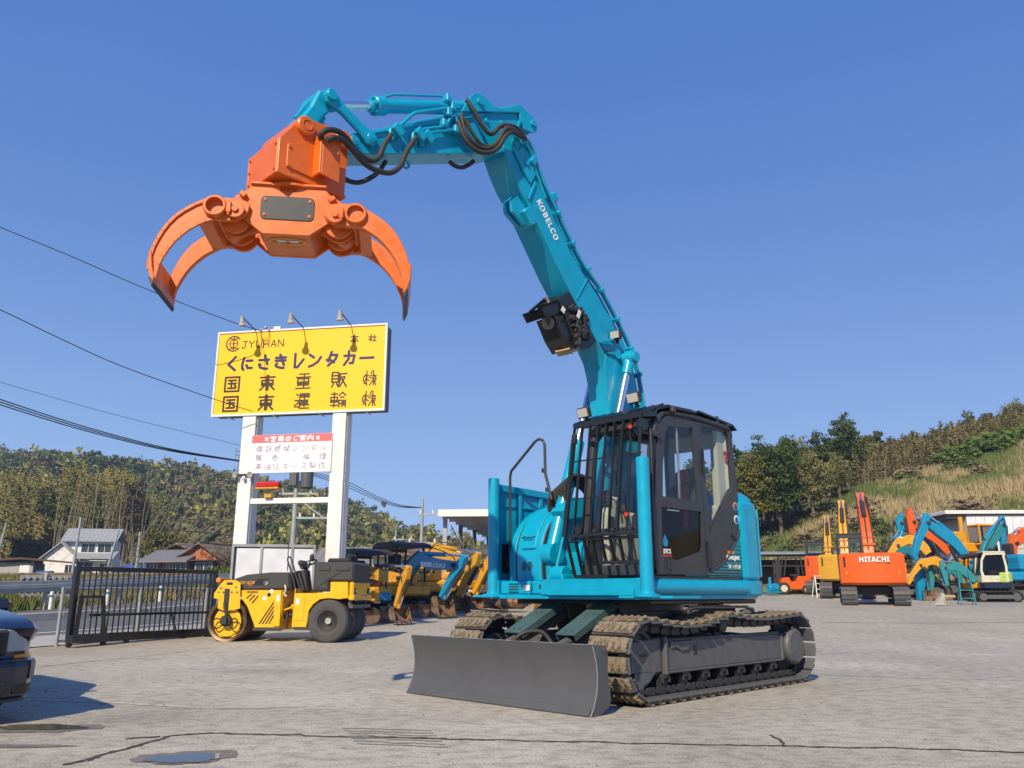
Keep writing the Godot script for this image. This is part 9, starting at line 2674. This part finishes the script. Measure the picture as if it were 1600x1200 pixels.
	for k in 90:
		var px := rng.randf_range(1480, 1640)
		var d := rng.randf_range(72.0, 75.0)
		var x := (px - 800.0) / 1290.0 * d
		var s := rng.randf_range(0.7, 1.3)
		up.append(Transform3D(Basis(V(0, 1, 0), rng.randf() * TAU).scaled(V(s * 1.3, s * 0.8, s)), V(x, land(x, -d) + 0.1, -d)))
		ut.append(Color(0.075, 0.13, 0.03).lerp(Color(0.13, 0.19, 0.045), rng.randf()))
	scatter("green_bushes", "row of green bushes along the top of the grassy slope", "bushes", bush, M.leaf, up, ut)
	# grass tufts
	var tuft := MB.new()
	for k in 26:
		var a := pr.randf() * TAU
		var l := pr.randf_range(0.5, 1.1)
		var b0 := V(cos(a), 0, sin(a)) * pr.randf() * 0.3
		var tip := b0 + V(cos(a) * 0.35 * l, l, sin(a) * 0.35 * l)
		var sd := V(-sin(a), 0, cos(a)) * 0.05
		tuft.col = Color(1, 1, 1) * pr.randf_range(0.75, 1.2)
		var nn := V(cos(a), 1.2, sin(a)).normalized()
		tuft.t3(b0 - sd, b0 + sd, tip, nn, nn, nn)
	var tm := tuft.mesh()
	var sp := []
	var stn := []
	soft.frequency = 0.09
	for k in 15000:
		var d := 53.0 + 22.0 * pow(rng.randf(), 0.8)
		var x := rng.randf_range(0.22, 0.72) * d
		var w := soft.get_noise_2d(x, d * 1.3)
		var y := land(x, -d)
		var dry := clampf(0.4 + 2.3 * w + sstep(24.0, 38.0, x) * 0.5 - sstep(28.0, 16.0, x) * 0.3 - 0.9 * sstep(66.0, 71.0, d), 0, 1)
		var s := rng.randf_range(0.35, 0.8) * lerpf(0.6, 1.15, dry)
		sp.append(Transform3D(Basis(V(0, 1, 0), rng.randf() * TAU).scaled(V(s, s * rng.randf_range(0.7, 1.3), s)), V(x, y - 0.05, -d)))
		stn.append(Color(0.12, 0.165, 0.05).lerp(Color(0.37, 0.295, 0.18), clampf(dry + rng.randfn() * 0.12, 0, 1)) * rng.randf_range(0.85, 1.15))
	scatter("slope_grass", "dry and green grass covering the right slope", "grass", tm, M.grass, sp, stn)
	sp = []; stn = []
	for k in 9000:
		var d := rng.randf_range(24.0, 92.0)
		var px := rng.randf_range(-0.72, -0.22)
		var x := px * d
		var across := road_across(x, -d)
		if across < 10.9: continue
		var w := soft.get_noise_2d(x, d)
		var s := rng.randf_range(0.2, 0.42) * (1.0 + d / 90.0)
		sp.append(Transform3D(Basis(V(0, 1, 0), rng.randf() * TAU).scaled(V(s, s * 0.8, s)), V(x, land(x, -d) - 0.04, -d)))
		stn.append(Color(0.11, 0.15, 0.04).lerp(Color(0.33, 0.275, 0.13), clampf(0.45 + 1.2 * w + rng.randfn() * 0.15, 0, 1)))
	scatter("field_grass", "rough grass on the field bank beyond the road", "grass", tm, M.grass, sp, stn)
	# scrub on the slope
	sp = []; stn = []
	for k in 520:
		var d := 52.0 + 22.0 * rng.randf()
		var x := rng.randf_range(0.24, 0.7) * d
		if soft.get_noise_2d(x * 1.4 + 50.0, d * 1.4) < 0.02: continue
		var s := 0.25 + 0.9 * pow(rng.randf(), 2.5)
		sp.append(Transform3D(Basis(V(0, 1, 0), rng.randf() * TAU).scaled(V(s * 1.3, s * 0.7, s)), V(x, land(x, -d) - 0.1, -d)))
		stn.append(Color(0.08, 0.125, 0.035).lerp(Color(0.24, 0.19, 0.12), 1.0 if rng.randf() < 0.45 else 0.1) * rng.randf_range(0.8, 1.2))
	scatter("slope_scrub", "low green and brown scrub dotted over the right slope", "scrub", bush, M.leaf, sp, stn)
	# terrace edge in the field
	var te := MB.new()
	for k in 30:
		te.bar(V(-66 + 1.3 * k, land(-66 + 1.3 * k, -80.0 + 0.1 * k) + 0.25, -80.0 + 0.1 * k), V(-64.7 + 1.3 * k, land(-64.7 + 1.3 * k, -79.9 + 0.1 * k) + 0.25, -79.9 + 0.1 * k), 0.6, 0.7, 0.1)
	setting("field_terrace", te, M.roof_old)
